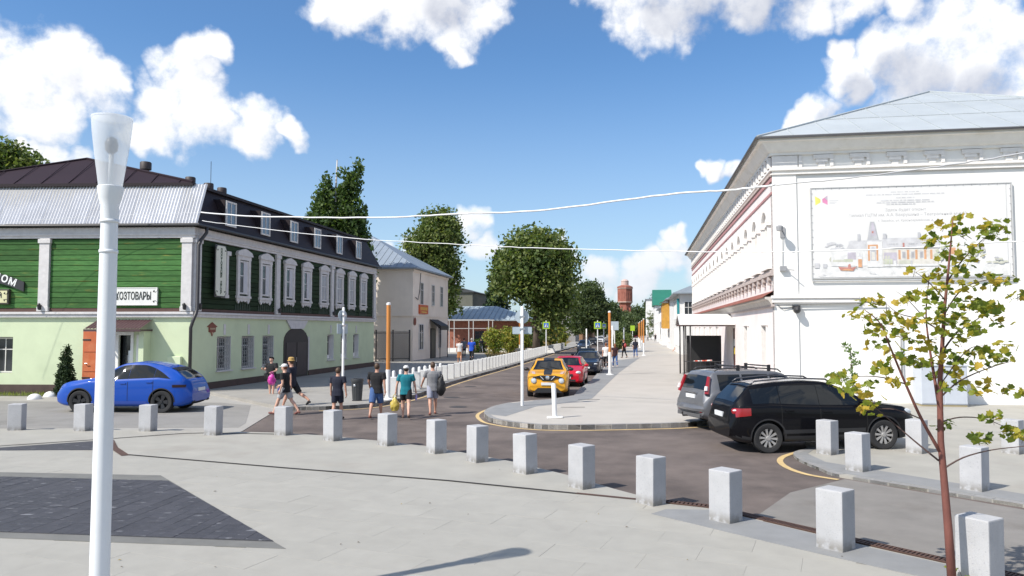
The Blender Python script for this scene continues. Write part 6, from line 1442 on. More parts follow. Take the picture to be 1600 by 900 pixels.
make_car('car', 'dark blue grey car driving on the far part of the street', AY(913, 545, 100).xy.to_3d(), yawS, hatch(), paint('blue_grey_paint', (.03,.04,.065), .3))
make_car('car', 'small dark car parked on the far side beyond the sign', AY(926, 537, 128).xy.to_3d(), yawS, saloon(), NAVYC)
make_car('car', 'white car far down the street under the trees', AY(938, 533, 150).xy.to_3d(), yawS, saloon(), paint('white_car_paint', (.6,.6,.6)))
make_car('car', 'pinkish red car at the very end of the promenade', AY(995, 523, 240).xy.to_3d(), yawS, hatch(), paint('rose_red_paint', (.5,.02,.07)))
# ------------------------------------------------------------------ people
SKIN = M('skin', (.50,.27,.19), .55, var=.06, scale=8); SKIN2 = M('pale_skin', (.58,.34,.25), .55, var=.06, scale=8)
def cloth(name, col): return M(name, col, .9, var=.12, scale=7, bump=.15, bscale=18)
C_BLACK = cloth('black_cloth', (.010,.010,.012)); C_NAVY = cloth('navy_cloth', (.010,.012,.026)); C_TEAL = cloth('teal_cloth', (.004,.15,.19)); C_GREY = cloth('grey_cloth', (.20,.20,.21))
C_LGREY = cloth('light_grey_cloth', (.33,.33,.34)); C_DENIM = cloth('blue_denim', (.055,.11,.26)); C_WHITE = cloth('white_cloth', (.62,.61,.60)); C_ORANGE = cloth('rust_orange_cloth', (.33,.14,.05)); C_BLUE = cloth('bright_blue_cloth', (.012,.07,.46))
C_SLATE = cloth('slate_cloth', (.12,.14,.17)); C_RED = cloth('dark_red_cloth', (.22,.02,.025)); C_LILAC = cloth('pale_lilac_cloth', (.30,.31,.38)); C_BORDO = cloth('dark_top_cloth', (.035,.012,.016)); C_STRAW = M('straw_hat', (.42,.27,.09), .85, var=.2, scale=20)
HAIRD = M('dark_hair', (.025,.017,.012), .6, var=.3, scale=20); HAIRB = M('brown_hair', (.07,.038,.02), .6, var=.3, scale=20); HAIRR = M('red_hair', (.17,.055,.02), .6, var=.3, scale=20); HAIRG = M('grey_hair', (.33,.31,.29), .6, var=.2)
SOLE = M('light_sole', (.45,.43,.40), .8); FEAT = M('eye_and_lip', (.06,.025,.02), .5)
def remeshed(m, mat, vox):
    me = m.mesh('tmp', mat); o = bpy.data.objects.new('tmp', me); C.objects.link(o)
    md = o.modifiers.new('r', 'REMESH'); md.mode = 'VOXEL'; md.voxel_size = vox; md.use_smooth_shade = True
    sm = o.modifiers.new('s', 'SMOOTH'); sm.factor = .5; sm.iterations = 3
    out = baked(o); out.materials.clear(); out.materials.append(mat); out.polygons.foreach_set('use_smooth', [True]*len(out.polygons)); return out
def joined(me, extra, mats):                     # fingers and features become part of the one body mesh
    bm = bmesh.new(); bm.from_mesh(me); e = extra.mesh('tmp', mats, smooth=True); bm.from_mesh(e); bm.to_mesh(me); bm.free()
    me.materials.clear()
    for k in mats: me.materials.append(k)
    return me
def stack(m, secs, n=14, f=None):                # loft of ellipses (z, rx, ry, xoff, yoff)
    rows = []
    for s in secs:
        z, rx, ry = s[:3]; ox = s[3] if len(s) > 3 else 0; oy = s[4] if len(s) > 4 else 0
        ring = []
        for j in range(n):
            a = 2*math.pi*j/n; ca, sa = math.cos(a), math.sin(a); e = .8
            p = Vector((ox+rx*math.copysign(abs(ca)**e, ca), oy+ry*math.copysign(abs(sa)**e, sa), z)); ring.append(f(p) if f else p)
        rows.append(ring)
    vs = [p for r in rows for p in r]; k = len(rows); fs = []
    for i in range(k-1):
        for j in range(n): fs.append((i*n+j, i*n+(j+1)%n, (i+1)*n+(j+1)%n, (i+1)*n+j))
    fs.append(list(range(n-1,-1,-1))); fs.append(list(range((k-1)*n, k*n))); m.add(vs, fs)
def person(label, pos, h, yaw, pose=None, top=('t_shirt', C_BLACK), bottom=('shorts', C_BLACK, .95), hair=HAIRD, hat=None, long_hair=False, shoes=C_BLACK, skin=SKIN, fem=False, vox=.013, bulk=1.10, head=(0, 0), sock=None):
    ps = dict(hl=12, hr=-14, kl=6, kr=14, sl=-14, sr=16, al=8, ar=8, el=14, er=18, lean=3, sit=False); ps.update(pose or {})
    k = h/1.75; t = thing('person', label, 'person', pos, yaw)
    ln = R(ps['lean'])
    P0 = Vector((0, 0, .94)); Rl = Matrix.Rotation(-ln, 3, 'X')
    up = lambda p: Rl @ (Vector(p)-P0)+P0
    D = lambda a: Vector((0, math.sin(R(a)), -math.cos(R(a))))
    J = {}; hipw = .088 if not fem else .095; shw = (.185 if not fem else .165)*bulk
    for s, sg in (('l', -1), ('r', 1)):
        hip = Vector((sg*hipw, 0, .92)); a = ps['h'+s]; kn = hip+D(a)*.43+Vector((sg*.012, 0, 0)); sa = a-ps['k'+s]; an = kn+D(sa)*.41
        fp = min(0, sa+8)*.9 if not ps['sit'] else 0
        toe = an+Vector((sg*.02, .17*math.cos(R(fp)), .17*math.sin(R(fp))-.045)); heel = an+Vector((0, -.05*math.cos(R(fp)), -.05-.05*math.sin(R(fp))*-1))
        sh = up((sg*shw, -.005, 1.415)); ab = R(ps['a'+s]); fw = R(ps['s'+s])
        d1 = Vector((sg*math.sin(ab), math.sin(fw)*math.cos(ab), -math.cos(fw)*math.cos(ab))); el = sh+d1*.285
        fe = fw+R(ps['e'+s]); d2 = Vector((sg*math.sin(ab)*(.5 if ps['e'+s] < 60 else -.9), math.sin(fe)*math.cos(ab), -math.cos(fe)*math.cos(ab))).normalized(); wr = el+d2*.25
        J[s] = dict(hip=hip, kn=kn, an=an, toe=toe, heel=heel, sh=sh, el=el, wr=wr, d2=d2, sg=sg)
    drop = min(min(J[s]['toe'].z-.03, J[s]['heel'].z-.035) for s in 'lr') if not ps['sit'] else 0
    T = Matrix.Scale(k, 4) @ Matrix.Translation((0, 0, -drop))
    tors = [(.84,.10*bulk,.085),(.90,.158*bulk,.112),(.97,.155*bulk,.112),(1.06,.138*bulk,.10),(1.15,.145*bulk,.105),(1.26,.165*bulk,.115),(1.36,.175*bulk,.108),(1.425,.135,.085),(1.46,.075,.065),(1.50,.056,.058),(1.56,.054,.058)]
    if fem: tors = [(z, rx*(.97 if z > 1 else 1.05), ry) for z, rx, ry in tors]
    b_ = MB(T); stack(b_, tors, f=up)
    for s in 'lr':
        j = J[s]
        b_.tube([j['hip']+Vector((0,0,.03)), j['hip']+D(ps['h'+s])*.12, j['kn']], [.088*bulk,.086*bulk,.056], 10)
        b_.tube([j['kn']+D(ps['h'+s])*-.06, j['kn'], j['kn'].lerp(j['an'], .30)+Vector((0,-.012,0)), j['kn'].lerp(j['an'], .7), j['an']+Vector((0,0,-.02))], [.056,.056,.060,.042,.037], 10)
        b_.tube([j['heel'], j['an']+Vector((0,.02,-.045)), j['an'].lerp(j['toe'], .6)+Vector((0,0,-.01)), j['toe']], [.034,.042,.040,.026], 8)
        b_.tube([j['sh'].lerp(up((0,0,1.40)), .35), j['sh'], j['sh'].lerp(j['el'], .35), j['el'], j['el'].lerp(j['wr'], .3), j['wr']], [.055,.056*bulk,.047*bulk,.039,.039,.027], 10)
        pal = j['wr']+j['d2']*.05; b_.tube([j['wr']-j['d2']*.02, j['wr']+j['d2']*.03, j['wr']+j['d2']*.085], [.027,.036,.032], 8)
    hc = up((0, .012, 1.635)); hr = Matrix.Rotation(R(head[0]), 3, 'Z') @ Matrix.Rotation(-R(head[1]), 3, 'X')
    hd = lambda x, y, z: hc+hr @ Vector((x, y, z))
    b_.ball(hc, (.079,.099,.117), 16, 12, rot=hr); b_.ball(hd(0,.035,-.06), (.052,.05,.055), 12, 8, rot=hr); b_.ball(hd(0,.100,-.012), (.013,.02,.022), 8, 6)
    for sg in (-1, 1): b_.ball(hd(sg*.076,-.005,-.005), (.012,.02,.03), 8, 6)
    me = remeshed(b_, skin, vox*k)
    ex = MB(T)
    for s in 'lr':
        j = J[s]; d2 = j['d2']; fwd = Vector((0, 1, 0)); pn = Vector((j['sg'], 0, 0))     # palm faces the thigh, thumb forward
        spread = (fwd-d2*fwd.dot(d2)).normalized(); inn = d2.cross(spread)*j['sg']
        inn = -pn+pn.dot(d2)*d2; inn.normalize(); root = j['wr']+d2*.08
        for i, L in enumerate((.068,.078,.074,.056)):
            r0 = root+spread*(.027-.018*i); mid = r0+d2*L*.55+inn*.008; ex.tube([r0-d2*.02, mid, mid+d2*L*.35+inn*.022, mid+d2*L*.45+inn*.04], [.0095,.0088,.008,.006], 6)
        r0 = j['wr']+d2*.03+spread*.026; ex.tube([r0-spread*.01, r0+spread*.022+d2*.022, r0+spread*.026+d2*.055+inn*.012], [.012,.011,.007], 6)
    for sg in (-1, 1): ex.ball(hd(sg*.03,.083,.012), (.011,.008,.006), 8, 6, m=1)
    ex.ball(hd(0,.086,-.058), (.024,.008,.006), 8, 6, m=1)
    put('body', joined(me, ex, [skin, FEAT]), t)
    # clothes follow the body
    g = .014
    def shirt(kind, mat):
        c = MB(T); lo = .80 if kind in ('t_shirt', 'blouse', 'shirt') else .95
        secs = [(lo,.168*bulk+g,.125+g)]+[(z, rx+g*1.2, ry+g*1.2) for z, rx, ry in tors if lo+.05 < z < 1.44]+[(1.465,.085,.078)]
        stack(c, secs, f=up)
        for s in 'lr':
            j = J[s]; end = .62 if kind in ('t_shirt', 'blouse') else (.2 if kind == 'top' else 1.0)
            c.tube([up((0,0,1.38)).lerp(j['sh'], .55), j['sh']+Vector((0,0,.004)), j['sh'].lerp(j['el'], end)], [.075,.072*bulk,.066*bulk], 10)
        return remeshed(c, mat, vox*k)
    put(top[0], shirt(*top), t)
    kind, mat, length = bottom
    c = MB(T); stack(c, [(z, rx+g, ry+g) for z, rx, ry in tors if z < 1.0]+[(1.02,.15*bulk+g*.5,.108+g*.5)], f=None)
    if kind == 'skirt':
        zl = .92-.80*length; stack(c, [(zl,.21,.19,0,.02),(.6,.19,.16),(.92,.175,.13),(1.0,.155,.118)])
    else:
        for s in 'lr':
            j = J[s]; hp, kn, an = j['hip'], j['kn'], j['an']
            if length <= 1.0: c.tube([hp+Vector((0,0,.04)), hp.lerp(kn, .35), hp.lerp(kn, length)], [.100*bulk,.102*bulk,.088*bulk], 12)
            else: c.tube([hp+Vector((0,0,.04)), hp.lerp(kn, .4), kn, kn.lerp(an, .5), kn.lerp(an, .97)], [.098*bulk,.096*bulk,.070,.064,.058], 12)
    put(kind, remeshed(c, mat, vox*k), t)
    for s in 'lr':
        j = J[s]; c = MB(T); c.tube([j['heel']+Vector((0,-.012,0)), j['an']+Vector((0,.02,-.05)), j['an'].lerp(j['toe'], .6)+Vector((0,0,-.014)), j['toe']+Vector((0,.02,0))], [.036,.046,.044,.030], 10)
        put('shoe', remeshed(c, shoes, vox*k), t)
    if hair is not None:
        c = MB(T); c.ball(hd(0,-.020,.022), (.088,.101,.114), 16, 12, rot=hr)
        if long_hair: c.tube([hd(0,-.06,.03), hd(0,-.085,-.06), hd(0,-.085,-.16), hd(0,-.07,-.24)], [.07,.08,.075,.04], 10)
        put('hair', remeshed(c, hair, vox*k), t)
    if hat:
        kd, hm = hat; c = MB(T)
        if kd == 'cap':
            c.ball(hd(0,-.012,.052), (.095,.111,.082), 16, 10, rot=hr); hmesh = remeshed(c, hm, vox*k*.8); o = put('cap', hmesh, t)
            c = MB(T); rows = []
            for i in range(9):
                a = math.pi*(.12+.76*i/8); rows.append([hd(.080*math.cos(a), .02+.078*math.sin(a), .052), hd(.082*math.cos(a), .02+.165*math.sin(a), .036)])
            c.grid(rows); c.grid([[p-Vector((0,0,.008)) for p in r_] for r_ in rows]); c.build('brim', hm, o, smooth=True)
        else:
            c = MB(T); q = MB(); q.lathe([(.135,.0),(.132,.014),(.104,.024),(.098,.10),(.065,.125),(.004,.13)], 20); c.add([hd(p.x, p.y-.01, p.z+.045) for p in q.v], q.f); c.build('straw_hat', hm, t, smooth=True, angle=45)
    hand = lambda s: t.matrix_basis @ (T @ (J[s]['wr']+J[s]['d2']*.10))
    t.rotation_euler = (0, 0, yaw); M4 = Matrix.Translation(pos) @ Matrix.Rotation(yaw, 4, 'Z')
    return t, (lambda s: M4 @ (T @ (J[s]['wr']+J[s]['d2']*.10))), (lambda p: M4 @ (T @ up(p)))
def bag(name, label, top_pt, w, d, hh, mat, yaw=0, handles=True, seed=1):
    t = thing(name, label, 'bag', top_pt-Vector((0, 0, hh+.10)), yaw)
    m = MB(); m.ball((0,0,hh*.5), (w/2,d/2,hh*.52), 18, 14); vs = []
    for p in m.v:
        n = mnoise.noise_vector(p*11+Vector((seed*3.1,0,0)))*.034+mnoise.noise_vector(p*26+Vector((seed,0,0)))*.020; f = 1-.35*max(0, p.z/hh-.6)/.4
        p = Vector((p.x*(1.12 if p.z < hh*.5 else 1)*f, p.y*f, p.z))+n; vs.append(p)
    m.v = vs; m.build('bag_body', mat, t, smooth=True)
    if handles:
        for s in (-1, 1): MB().tube([(s*w*.22,0,hh*.92),(s*w*.14,0,hh+.06),(0,0,hh+.10)], [.018,.012,.010], 6).build('handle', mat, t, smooth=True)
    return t
# woman with a pink bag, facing us
po_, hand, at = person('person in a black dress and black cap looking into a pink bag', G(424, 619.5, .02), 1.66, R(165), dict(hl=4,hr=-3,kl=2,kr=2,sl=12,sr=26,al=16,ar=10,el=66,er=80,lean=2), top=('t_shirt', C_BLACK), bottom=('skirt', C_BLACK, .42), hair=HAIRD, hat=('cap', C_BLACK), shoes=M('pale_shoe', (.5,.47,.44), .7), skin=SKIN2, fem=True, bulk=1.28, head=(0,-28))
bag('pink_bag', 'crumpled magenta plastic bag held by the person in the black dress', hand('l')+Vector((.08,-.10,.05)), .30, .20, .46, M('magenta_plastic', (.50,.03,.28), .35, var=.25, scale=9, tint=(.65,.20,.45), tscale=8), .3, seed=2)
bag('shoulder_bag', 'black shoulder bag at the elbow of the person in the black dress', at((.25,-.05,1.28)), .22, .16, .34, M('black_leather', (.012,.012,.012), .45), .2, seed=3)
# striding pair
person('person in a white cap, black tee and grey shorts striding left', G(446, 648.5), 1.74, R(78), dict(hl=30,hr=-22,kl=8,kr=18,sl=-10,sr=22,al=8,ar=8,el=28,er=34,lean=5), top=('t_shirt', C_BLACK), bottom=('shorts', C_LGREY, .80), hair=HAIRR, hat=('cap', C_WHITE), shoes=M('rust_trainer', (.16,.06,.05), .7), skin=SKIN2)
po_, hand, at = person('tall person in a straw hat and navy shirt striding behind the white cap', G(456, 639), 1.84, R(76), dict(hl=22,hr=-34,kl=4,kr=26,sl=-24,sr=6,al=10,ar=10,el=20,er=22,lean=4), top=('t_shirt', C_NAVY), bottom=('shorts', C_BLACK, .92), hair=HAIRB, hat=('straw', C_STRAW), shoes=C_BLACK)
bag('blue_bag', 'dark blue bag swinging in front of the striding pair', G(438, 642)+Vector((-.02,.15,1.05)), .24, .18, .46, M('dark_blue_plastic', (.02,.025,.16), .45, var=.2), .9, seed=4)
# four men walking away
person('person in a navy tee and black shorts walking away beside the litter bin', G(527, 656), 1.63, R(-4), dict(hl=-8,hr=12,kl=8,kr=4,sl=8,sr=-8,al=9,ar=12,el=10,er=16), top=('t_shirt', C_NAVY), bottom=('shorts', C_NAVY, .80), hair=HAIRB, shoes=C_BLACK)
person('broad person in a black tee and blue denim shorts walking away', G(588, 653.5), 1.76, R(-8), dict(hl=-18,hr=14,kl=14,kr=4,sl=22,sr=-10,al=16,ar=9,el=30,er=14), top=('t_shirt', C_BLACK), bottom=('shorts', C_DENIM, 1.0), hair=HAIRB, shoes=M('red_brown_sandal', (.22,.08,.06), .7), bulk=1.2)
po_, hand, at = person('person in a teal tee and white cap walking away with a yellow bag', G(634, 654), 1.70, R(6), dict(hl=16,hr=-22,kl=4,kr=20,sl=6,sr=6,al=18,ar=16,el=6,er=12), top=('t_shirt', C_TEAL), bottom=('shorts', C_BLACK, .68), hair=HAIRD, hat=('cap', C_WHITE), shoes=M('brown_sandal', (.14,.09,.07), .7), skin=SKIN2)
bag('yellow_bag', 'yellow translucent plastic bag hanging from the hand of the teal tee walker', hand('l')+Vector((-.02,.0,.0)), .27, .18, .44, M('yellow_plastic', (.50,.38,.07), .35, var=.2, scale=9, tint=(.60,.52,.26), tscale=8), .1, seed=5)
hb = hand('r'); bt_ = thing('drink_bottle', 'small lilac bottle in the right hand of the teal tee walker', 'bottle', hb-Vector((0,0,.20)))
MB().lathe([(.034,0),(.036,.13),(.02,.17),(.016,.2)], 12).build('bottle_body', M('lilac_plastic', (.35,.27,.55), .3), bt_, smooth=True, angle=50); MB().lathe([(.017,.2),(.017,.222)], 10).build('cap', WHITE, bt_)
po_, hand, at = person('person in a grey tee walking away with a black bag on the right shoulder', G(676, 648), 1.76, R(10), dict(hl=-16,hr=18,kl=14,kr=4,sl=20,sr=-4,al=20,ar=6,el=26,er=10), top=('t_shirt', C_GREY), bottom=('shorts', C_LILAC, .85), hair=HAIRB, shoes=M('red_brown_sandal', (.22,.08,.06), .7))
bag('shoulder_bag', 'big black sports bag hanging from the grey tee walker', at((.27,-.10,1.36)), .30, .26, .62, M('black_nylon', (.010,.010,.012), .6), .3, seed=6)
# farther people
FARV = .024
def farp(px, py, z, h, yaw, lab, top, bottom, hair, **kw): return person(lab, G(px, py, z), h, R(yaw), top=top, bottom=bottom, hair=hair, vox=FARV, **kw)
farp(718, 566, .13, 1.84, 5, 'person in a white blouse and rust orange skirt near the cream house', ('t_shirt', C_WHITE), ('skirt', C_ORANGE, .72), HAIRR, fem=True, shoes=C_ORANGE)
farp(737, 566, .13, 1.98, -4, 'person in a bright blue shirt and black trousers near the cream house', ('t_shirt', C_BLUE), ('trousers', C_BLACK, 2), HAIRG)
farp(725, 559, .13, 1.86, 0, 'person in a slate blue shirt between the white blouse and blue shirt', ('t_shirt', C_SLATE), ('trousers', C_NAVY, 2), HAIRD)
farp(752, 551.5, .13, 1.70, 20, 'person in dark clothes standing by the park shrub', ('shirt', C_NAVY), ('trousers', C_SLATE, 2), HAIRD)
po_, hand, at = farp(947, 575, .13, 1.74, -10, 'person in a white top and black trousers carrying a dark bag on the promenade', ('t_shirt', C_WHITE), ('trousers', C_BLACK, 1.6), HAIRR, fem=True, shoes=C_WHITE)
bag('hand_bag', 'dark handbag in the left hand of the person in white on the promenade', hand('l'), .26, .14, .20, M('black_leather', (.012,.012,.012), .45), .2, seed=7)
farp(961, 573.5, .13, 1.68, 6, 'person in a dark red top and blue jeans on the promenade', ('t_shirt', C_BORDO), ('trousers', C_DENIM, 2), HAIRR, long_hair=True, fem=True, shoes=C_WHITE)
po_, hand, at = farp(975, 559, .13, 1.72, 40, 'person in black with a red rucksack on the promenade', ('shirt', C_BLACK), ('trousers', C_BLACK, 2), HAIRR)
bag('rucksack', 'dark red rucksack on the back of the person in black', at((-.02,-.24,1.50)), .30, .22, .42, M('red_nylon', (.30,.03,.03), .6), .7, False, 8)
farp(993, 558.5, .13, 1.80, 0, 'person in a navy top and blue jeans walking up the promenade alone', ('shirt', C_NAVY), ('trousers', C_DENIM, 2), HAIRD, long_hair=True, fem=True)
farp(1012, 533, .13, 1.75, 0, 'tiny figure in pale clothes far up the promenade', ('t_shirt', C_LGREY), ('trousers', C_NAVY, 2), HAIRD)
farp(1024, 534, .13, 1.70, 180, 'tiny figure in black by the far white wall', ('t_shirt', C_BLACK), ('trousers', C_BLACK, 2), HAIRD)
# somebody sitting on a low step by the white houses
person('person with bare legs sitting on a step by the white house', G(1059, 549, .13), 1.72, R(96), dict(hl=78,hr=70,kl=38,kr=30,sl=20,sr=20,al=6,ar=6,el=30,er=30,lean=-4,sit=True), top=('t_shirt', C_LGREY), bottom=('shorts', C_NAVY, .8), hair=HAIRD, vox=FARV)[0].location.z = -.36
# ------------------------------------------------------------------ bollards, posts, signs, lamp, wires
GRAN = M('bollard_granite', (.40,.40,.41), .72, var=.10, scale=3, bump=.25, bscale=90, rand=.05, tint=(.30,.30,.32), tscale=45, tlo=.55, thi=.72)
_t = GRAN.node_tree; _b = NB(_t); _p = _t.nodes['Principled BSDF']; _src = _p.inputs['Base Color'].links[0].from_socket
_s = _b.n('ShaderNodeSeparateXYZ'); _tc = _b.n('ShaderNodeTexCoord'); _b.put(_s.inputs[0], _tc.outputs['Object'])
_f = _b.math('MULTIPLY', _b.ramp(_s.outputs[2], .0, .20, .75, 0), _b.ramp(_b.noise(_tc.outputs['Object'], 9, 4), .35, .6))   # splash dirt on the foot
_b.put(_p.inputs['Base Color'], _b.mix(_f, _src, (.16,.145,.12,1)))
BW_, BD_, BH_ = .36, .325, .745
bol_me = MB().box(-BW_/2, BW_/2, -BD_/2, BD_/2, -.06, BH_).mesh('bollard', GRAN, bevel=.016, seg=2)
def bollard(px, py, z, yaw, label, group, s=1.0):
    p = G(px, py, z); o = put('bollard', bol_me, None, p, (random.uniform(-.012,.012), random.uniform(-.012,.012), yaw), (s, s, random.uniform(.985,1.015)))
    return tag(o, label, 'bollard', group)
rowA = [(26,673,.02,.25,'granite bollard at the picture edge by the stone lane'),(130,674,.02,.28,'granite bollard in front of the blue car nose'),(231,674.5,.02,.30,'granite bollard in front of the blue car rear wheel'),(333,679,.05,-.10,'leaning granite bollard standing on the slot drain left of the striding pair'),
 (443,679,.05,.40,'granite bollard below the striding pair'),(520,687.5,.05,.42,'granite bollard below the navy tee walker'),(605,695,.05,.42,'granite bollard below the denim shorts walker'),(682,707,.05,.45,'granite bollard standing right of the teal and grey tee walkers'),(746,720.5,.05,.48,'granite bollard between the plaza edge and the yellow kerb nose'),
 (821,738,.05,.50,'granite bollard below the short white post on the promenade nose'),(909,761,.05,.52,'granite bollard just before the slot drain turns rusty'),(1017,786,.05,.52,'granite bollard at the pale rusty stain on the drain'),(1134,813,.05,.52,'granite bollard at the start of the grey paving band'),(1306,856,.05,.50,'granite bollard beside the iron grating left of the maple'),(1532,916,.05,.48,'nearest granite bollard right of the maple trunk with leaf shadows')]
YAW = {26: 10, 130: -10, 231: -8, 333: -11, 443: -19, 520: -31, 605: -39, 682: -52, 746: -52, 821: -46, 909: -49, 1017: -50, 1134: -50, 1306: -51, 1532: -58}
for px, py, z, yaw, lab in rowA: bollard(px, py, z, R(YAW[px]), lab, 'granite bollards along the plaza edge')
rowB = [(1293,709,'granite bollard in front of the black car front door'),(1341,735,'granite bollard at the rounded pavement corner'),(1433,707,'granite bollard at the nose of the black car'),(1523,765,'granite bollard right of the maple on the corner pavement'),(1583,708,'pale granite bollard behind the maple twigs at the picture edge')]
for px, py, lab in rowB: bollard(px, py, TIPH, R(-53), lab, 'granite bollards on the corner pavement')
ra = G(621, 618, .13); N = 0; s_ = 0.0
pal = M('pale_bollard_granite', (.56,.56,.55), .7, var=.08, scale=3, bump=.2, bscale=90, rand=.04)
bol2 = MB().box(-.17, .17, -.14, .14, -.02, .78).mesh('bollard', pal, bevel=.014)
ORD = ['first','second','third','fourth','fifth','sixth','seventh','eighth','ninth','tenth','eleventh','twelfth','thirteenth','fourteenth','fifteenth','sixteenth','seventeenth','eighteenth','nineteenth','twentieth']
kq = [p for p in resample(kl[10:]+[kl[-1]+DV*45], 1.24)]
for i, p in enumerate(kq):
    a = kq[min(i+1, len(kq)-1)]-kq[max(i-1, 0)]; a = Vector((a.x, a.y, 0)).normalized(); nrm = Vector((-a.y, a.x, 0)); q = p+nrm*.62; q.z = .13
    if proj(q)[0] < 613 or q.y > 108: continue
    N += 1
    lab = (ORD[N-1]+' pale bollard of the kerb row counted from the litter bin') if N <= 20 else 'pale bollard in the far stretch of the kerb row'
    tag(put('bollard', bol2, None, q, (0, 0, math.atan2(a.y, a.x)-math.pi/2+.12)), lab, 'bollard', 'pale bollards along the street kerb' if N <= 20 else 'far pale bollards along the street kerb')
# slim white posts behind them
WP = M('white_post_paint', (.74,.74,.73), .5, var=.06, scale=4)
wp = MB().lathe([(.075,0),(.075,.86),(.065,.905),(.03,.93)], 14).mesh('white_post', WP, smooth=True, angle=40)
a, b_ = G(615, 613, .13), G(688, 595.5, .13)
for i in range(9):
    p = a.lerp(b_, i/8); lab = ORD[i]+' slim white post of the short row behind the pale bollards'
    tag(put('white_post', wp, None, p), lab, 'post', 'slim white posts by the street mouth')
# orange and white poles
ORG = M('orange_stained_timber', (.52,.205,.045), .6, var=.18, scale=3, stretch=(1,1,.2))
def pole(label, px, py, hgt, wh, r=.075, z=.13, foot=True, group='orange and white timber poles'):
    p = G(px, py, z); t = thing('striped_pole', label, 'pole', p, 0, group)
    MB().lathe([(r+.012,0),(r+.012,wh)], 16).build('white_sleeve', WP, t, smooth=True, angle=40)
    MB().lathe([(r,wh),(r,hgt-.10)], 16).build('orange_shaft', ORG, t, smooth=True, angle=40); MB().lathe([(r+.006,hgt-.10),(r+.006,hgt-.03),(r*.5,hgt)], 16).build('cap', WP, t, smooth=True, angle=40)
    if foot: MB().lathe([(.24,0),(.24,.02),(.12,.05),(.11,.09)], 18).build('foot_plate', WP, t, smooth=True, angle=30)
pole('nearest orange and white timber pole beside the denim shorts walker', 606, 624, 3.75, 1.15, .08)
pole('orange and white timber pole beside the people on the promenade', 953, 585.5, 3.80, 1.35, .08)
pole('orange timber pole in the park strip behind the round sign', 812, 549, 3.8, .8)
pole('orange timber pole among the yellowing shrubs', 870, 544, 3.7, 1.1)
pole('orange timber pole past the shrubs near the far cars', 898, 530, 3.8, 1.0)
for i, (px, py) in enumerate(((1006,555.5),(1003,548),(1000,543),(998,539))): pole(['nearest','second','third','last'][i]+' orange pole of the cluster far up the promenade', px, py, 3.8, 1.3)
# sign posts
SB = M('sign_back_grey', (.40,.47,.52), .5, metal=.0, var=.06)
def sign_back(name, label, px, py, hgt, z, plate, yaw=0):
    p = G(px, py, z); t = thing(name, label, 'sign', p, yaw)
    MB().lathe([(.055,0),(.055,hgt),(.03,hgt+.03)], 14).build('post', WP, t, smooth=True, angle=40)
    MB().lathe([(.25,.06),(.25,.075),(.24,.08)], 24, (0,0,hgt-.34), axis='y').build('round_plate', SB, t, smooth=True, angle=30)
    w_, h_ = plate; MB().box(-w_, w_, .06, .075, hgt-.74-h_, hgt-.70).build('lower_plate', SB, t, bevel=.02)
    for zz in (hgt-.34, hgt-.78): MB().box(-.09,.09,-.06,.06,zz-.03,zz+.03).build('clamp', STEEL, t, fix=False)
    return t
sign_back('road_sign', 'white post with grey backs of two signs on the promenade nose', 816, 634, 3.5, .13, (.35, .22), .05)
sign_back('road_sign', 'white post with round sign seen from behind next to the green shop', 535.5, 611, 3.65, .13, (.30, .40), .95)
YG = M('fluorescent_yellow_green', (.34,.52,.03), .5, var=.04); SBLUE = M('sign_blue', (.03,.15,.55), .5, var=.04); SWH = M('sign_white', (.78,.78,.78), .5, var=0); SBK = M('sign_black', (.012,.012,.012), .6, var=0)
def ped_sign(label, px, py, hgt, yaw=0.0, sz=.38):
    p = G(px, py, .13); t = thing('crossing_sign', label, 'sign', p, yaw); zc = hgt-.5
    MB().lathe([(.055,0),(.055,hgt+.02)], 12).build('post', WP, t, smooth=True, angle=40)
    MB().box(-sz,sz,-.08,-.06,zc-sz,zc+sz).build('backing_board', YG, t, bevel=.01)
    MB().box(-sz*.66,sz*.66,-.086,-.0801,zc-sz*.66,zc+sz*.66).build('blue_square', SBLUE, t, fix=False)
    m = MB(); q = sz*.56; m.add([(-q,-.09,zc-q),(q,-.09,zc-q),(0,-.09,zc+q)], [(0,1,2)]); m.build('white_triangle', SWH, t, fix=False)
    m = MB(); m.ball((0,-.093,zc+.10),(.035,.004,.035),8,6); m.tube([(.0,-.093,zc+.06),(.01,-.093,zc-.07)],.026,6); m.tube([(.01,-.093,zc-.07),(.07,-.093,zc-.2)],.02,5); m.tube([(.01,-.093,zc-.07),(-.06,-.093,zc-.2)],.02,5); m.tube([(0,-.093,zc+.03),(.08,-.093,zc-.05)],.014,4)
    m.build('walking_figure', SBK, t)
    for i in range(3): m = MB(); m.box(-.18+i*.14,-.10+i*.14,-.094,-.0905,zc-q+.01,zc-q+.05); m.build('crossing_stripe', SBK, t, fix=False)
ped_sign('pedestrian crossing sign on a yellow green board in the park strip', 853.5, 554, 3.6)
ped_sign('pedestrian crossing sign on a yellow green board over the parked cars', 934, 554.5, 3.6)
ped_sign('smaller pedestrian crossing sign just right of the bigger one', 943.5, 549, 3.6, .5, .34)
def post(label, px, py, hgt, r=.055):
    tag(MB().lathe([(r,0),(r,hgt-.04),(r*.6,hgt)], 12).build('street_post', WP, None, G(px, py, .13), smooth=True, angle=40), label, 'post', 'plain white posts along the street')
post('plain white post standing between the dark cars on the street', 916.5, 552, 2.75, .075)
post('plain white post just beyond the two walkers on the promenade', 957, 566, 3.0, .06)
post('plain white post in front of the promenade bush', 975, 548, 2.9, .08)
post('thin white post far behind the yellow crossing sign', 958.5, 543, 3.2, .07)
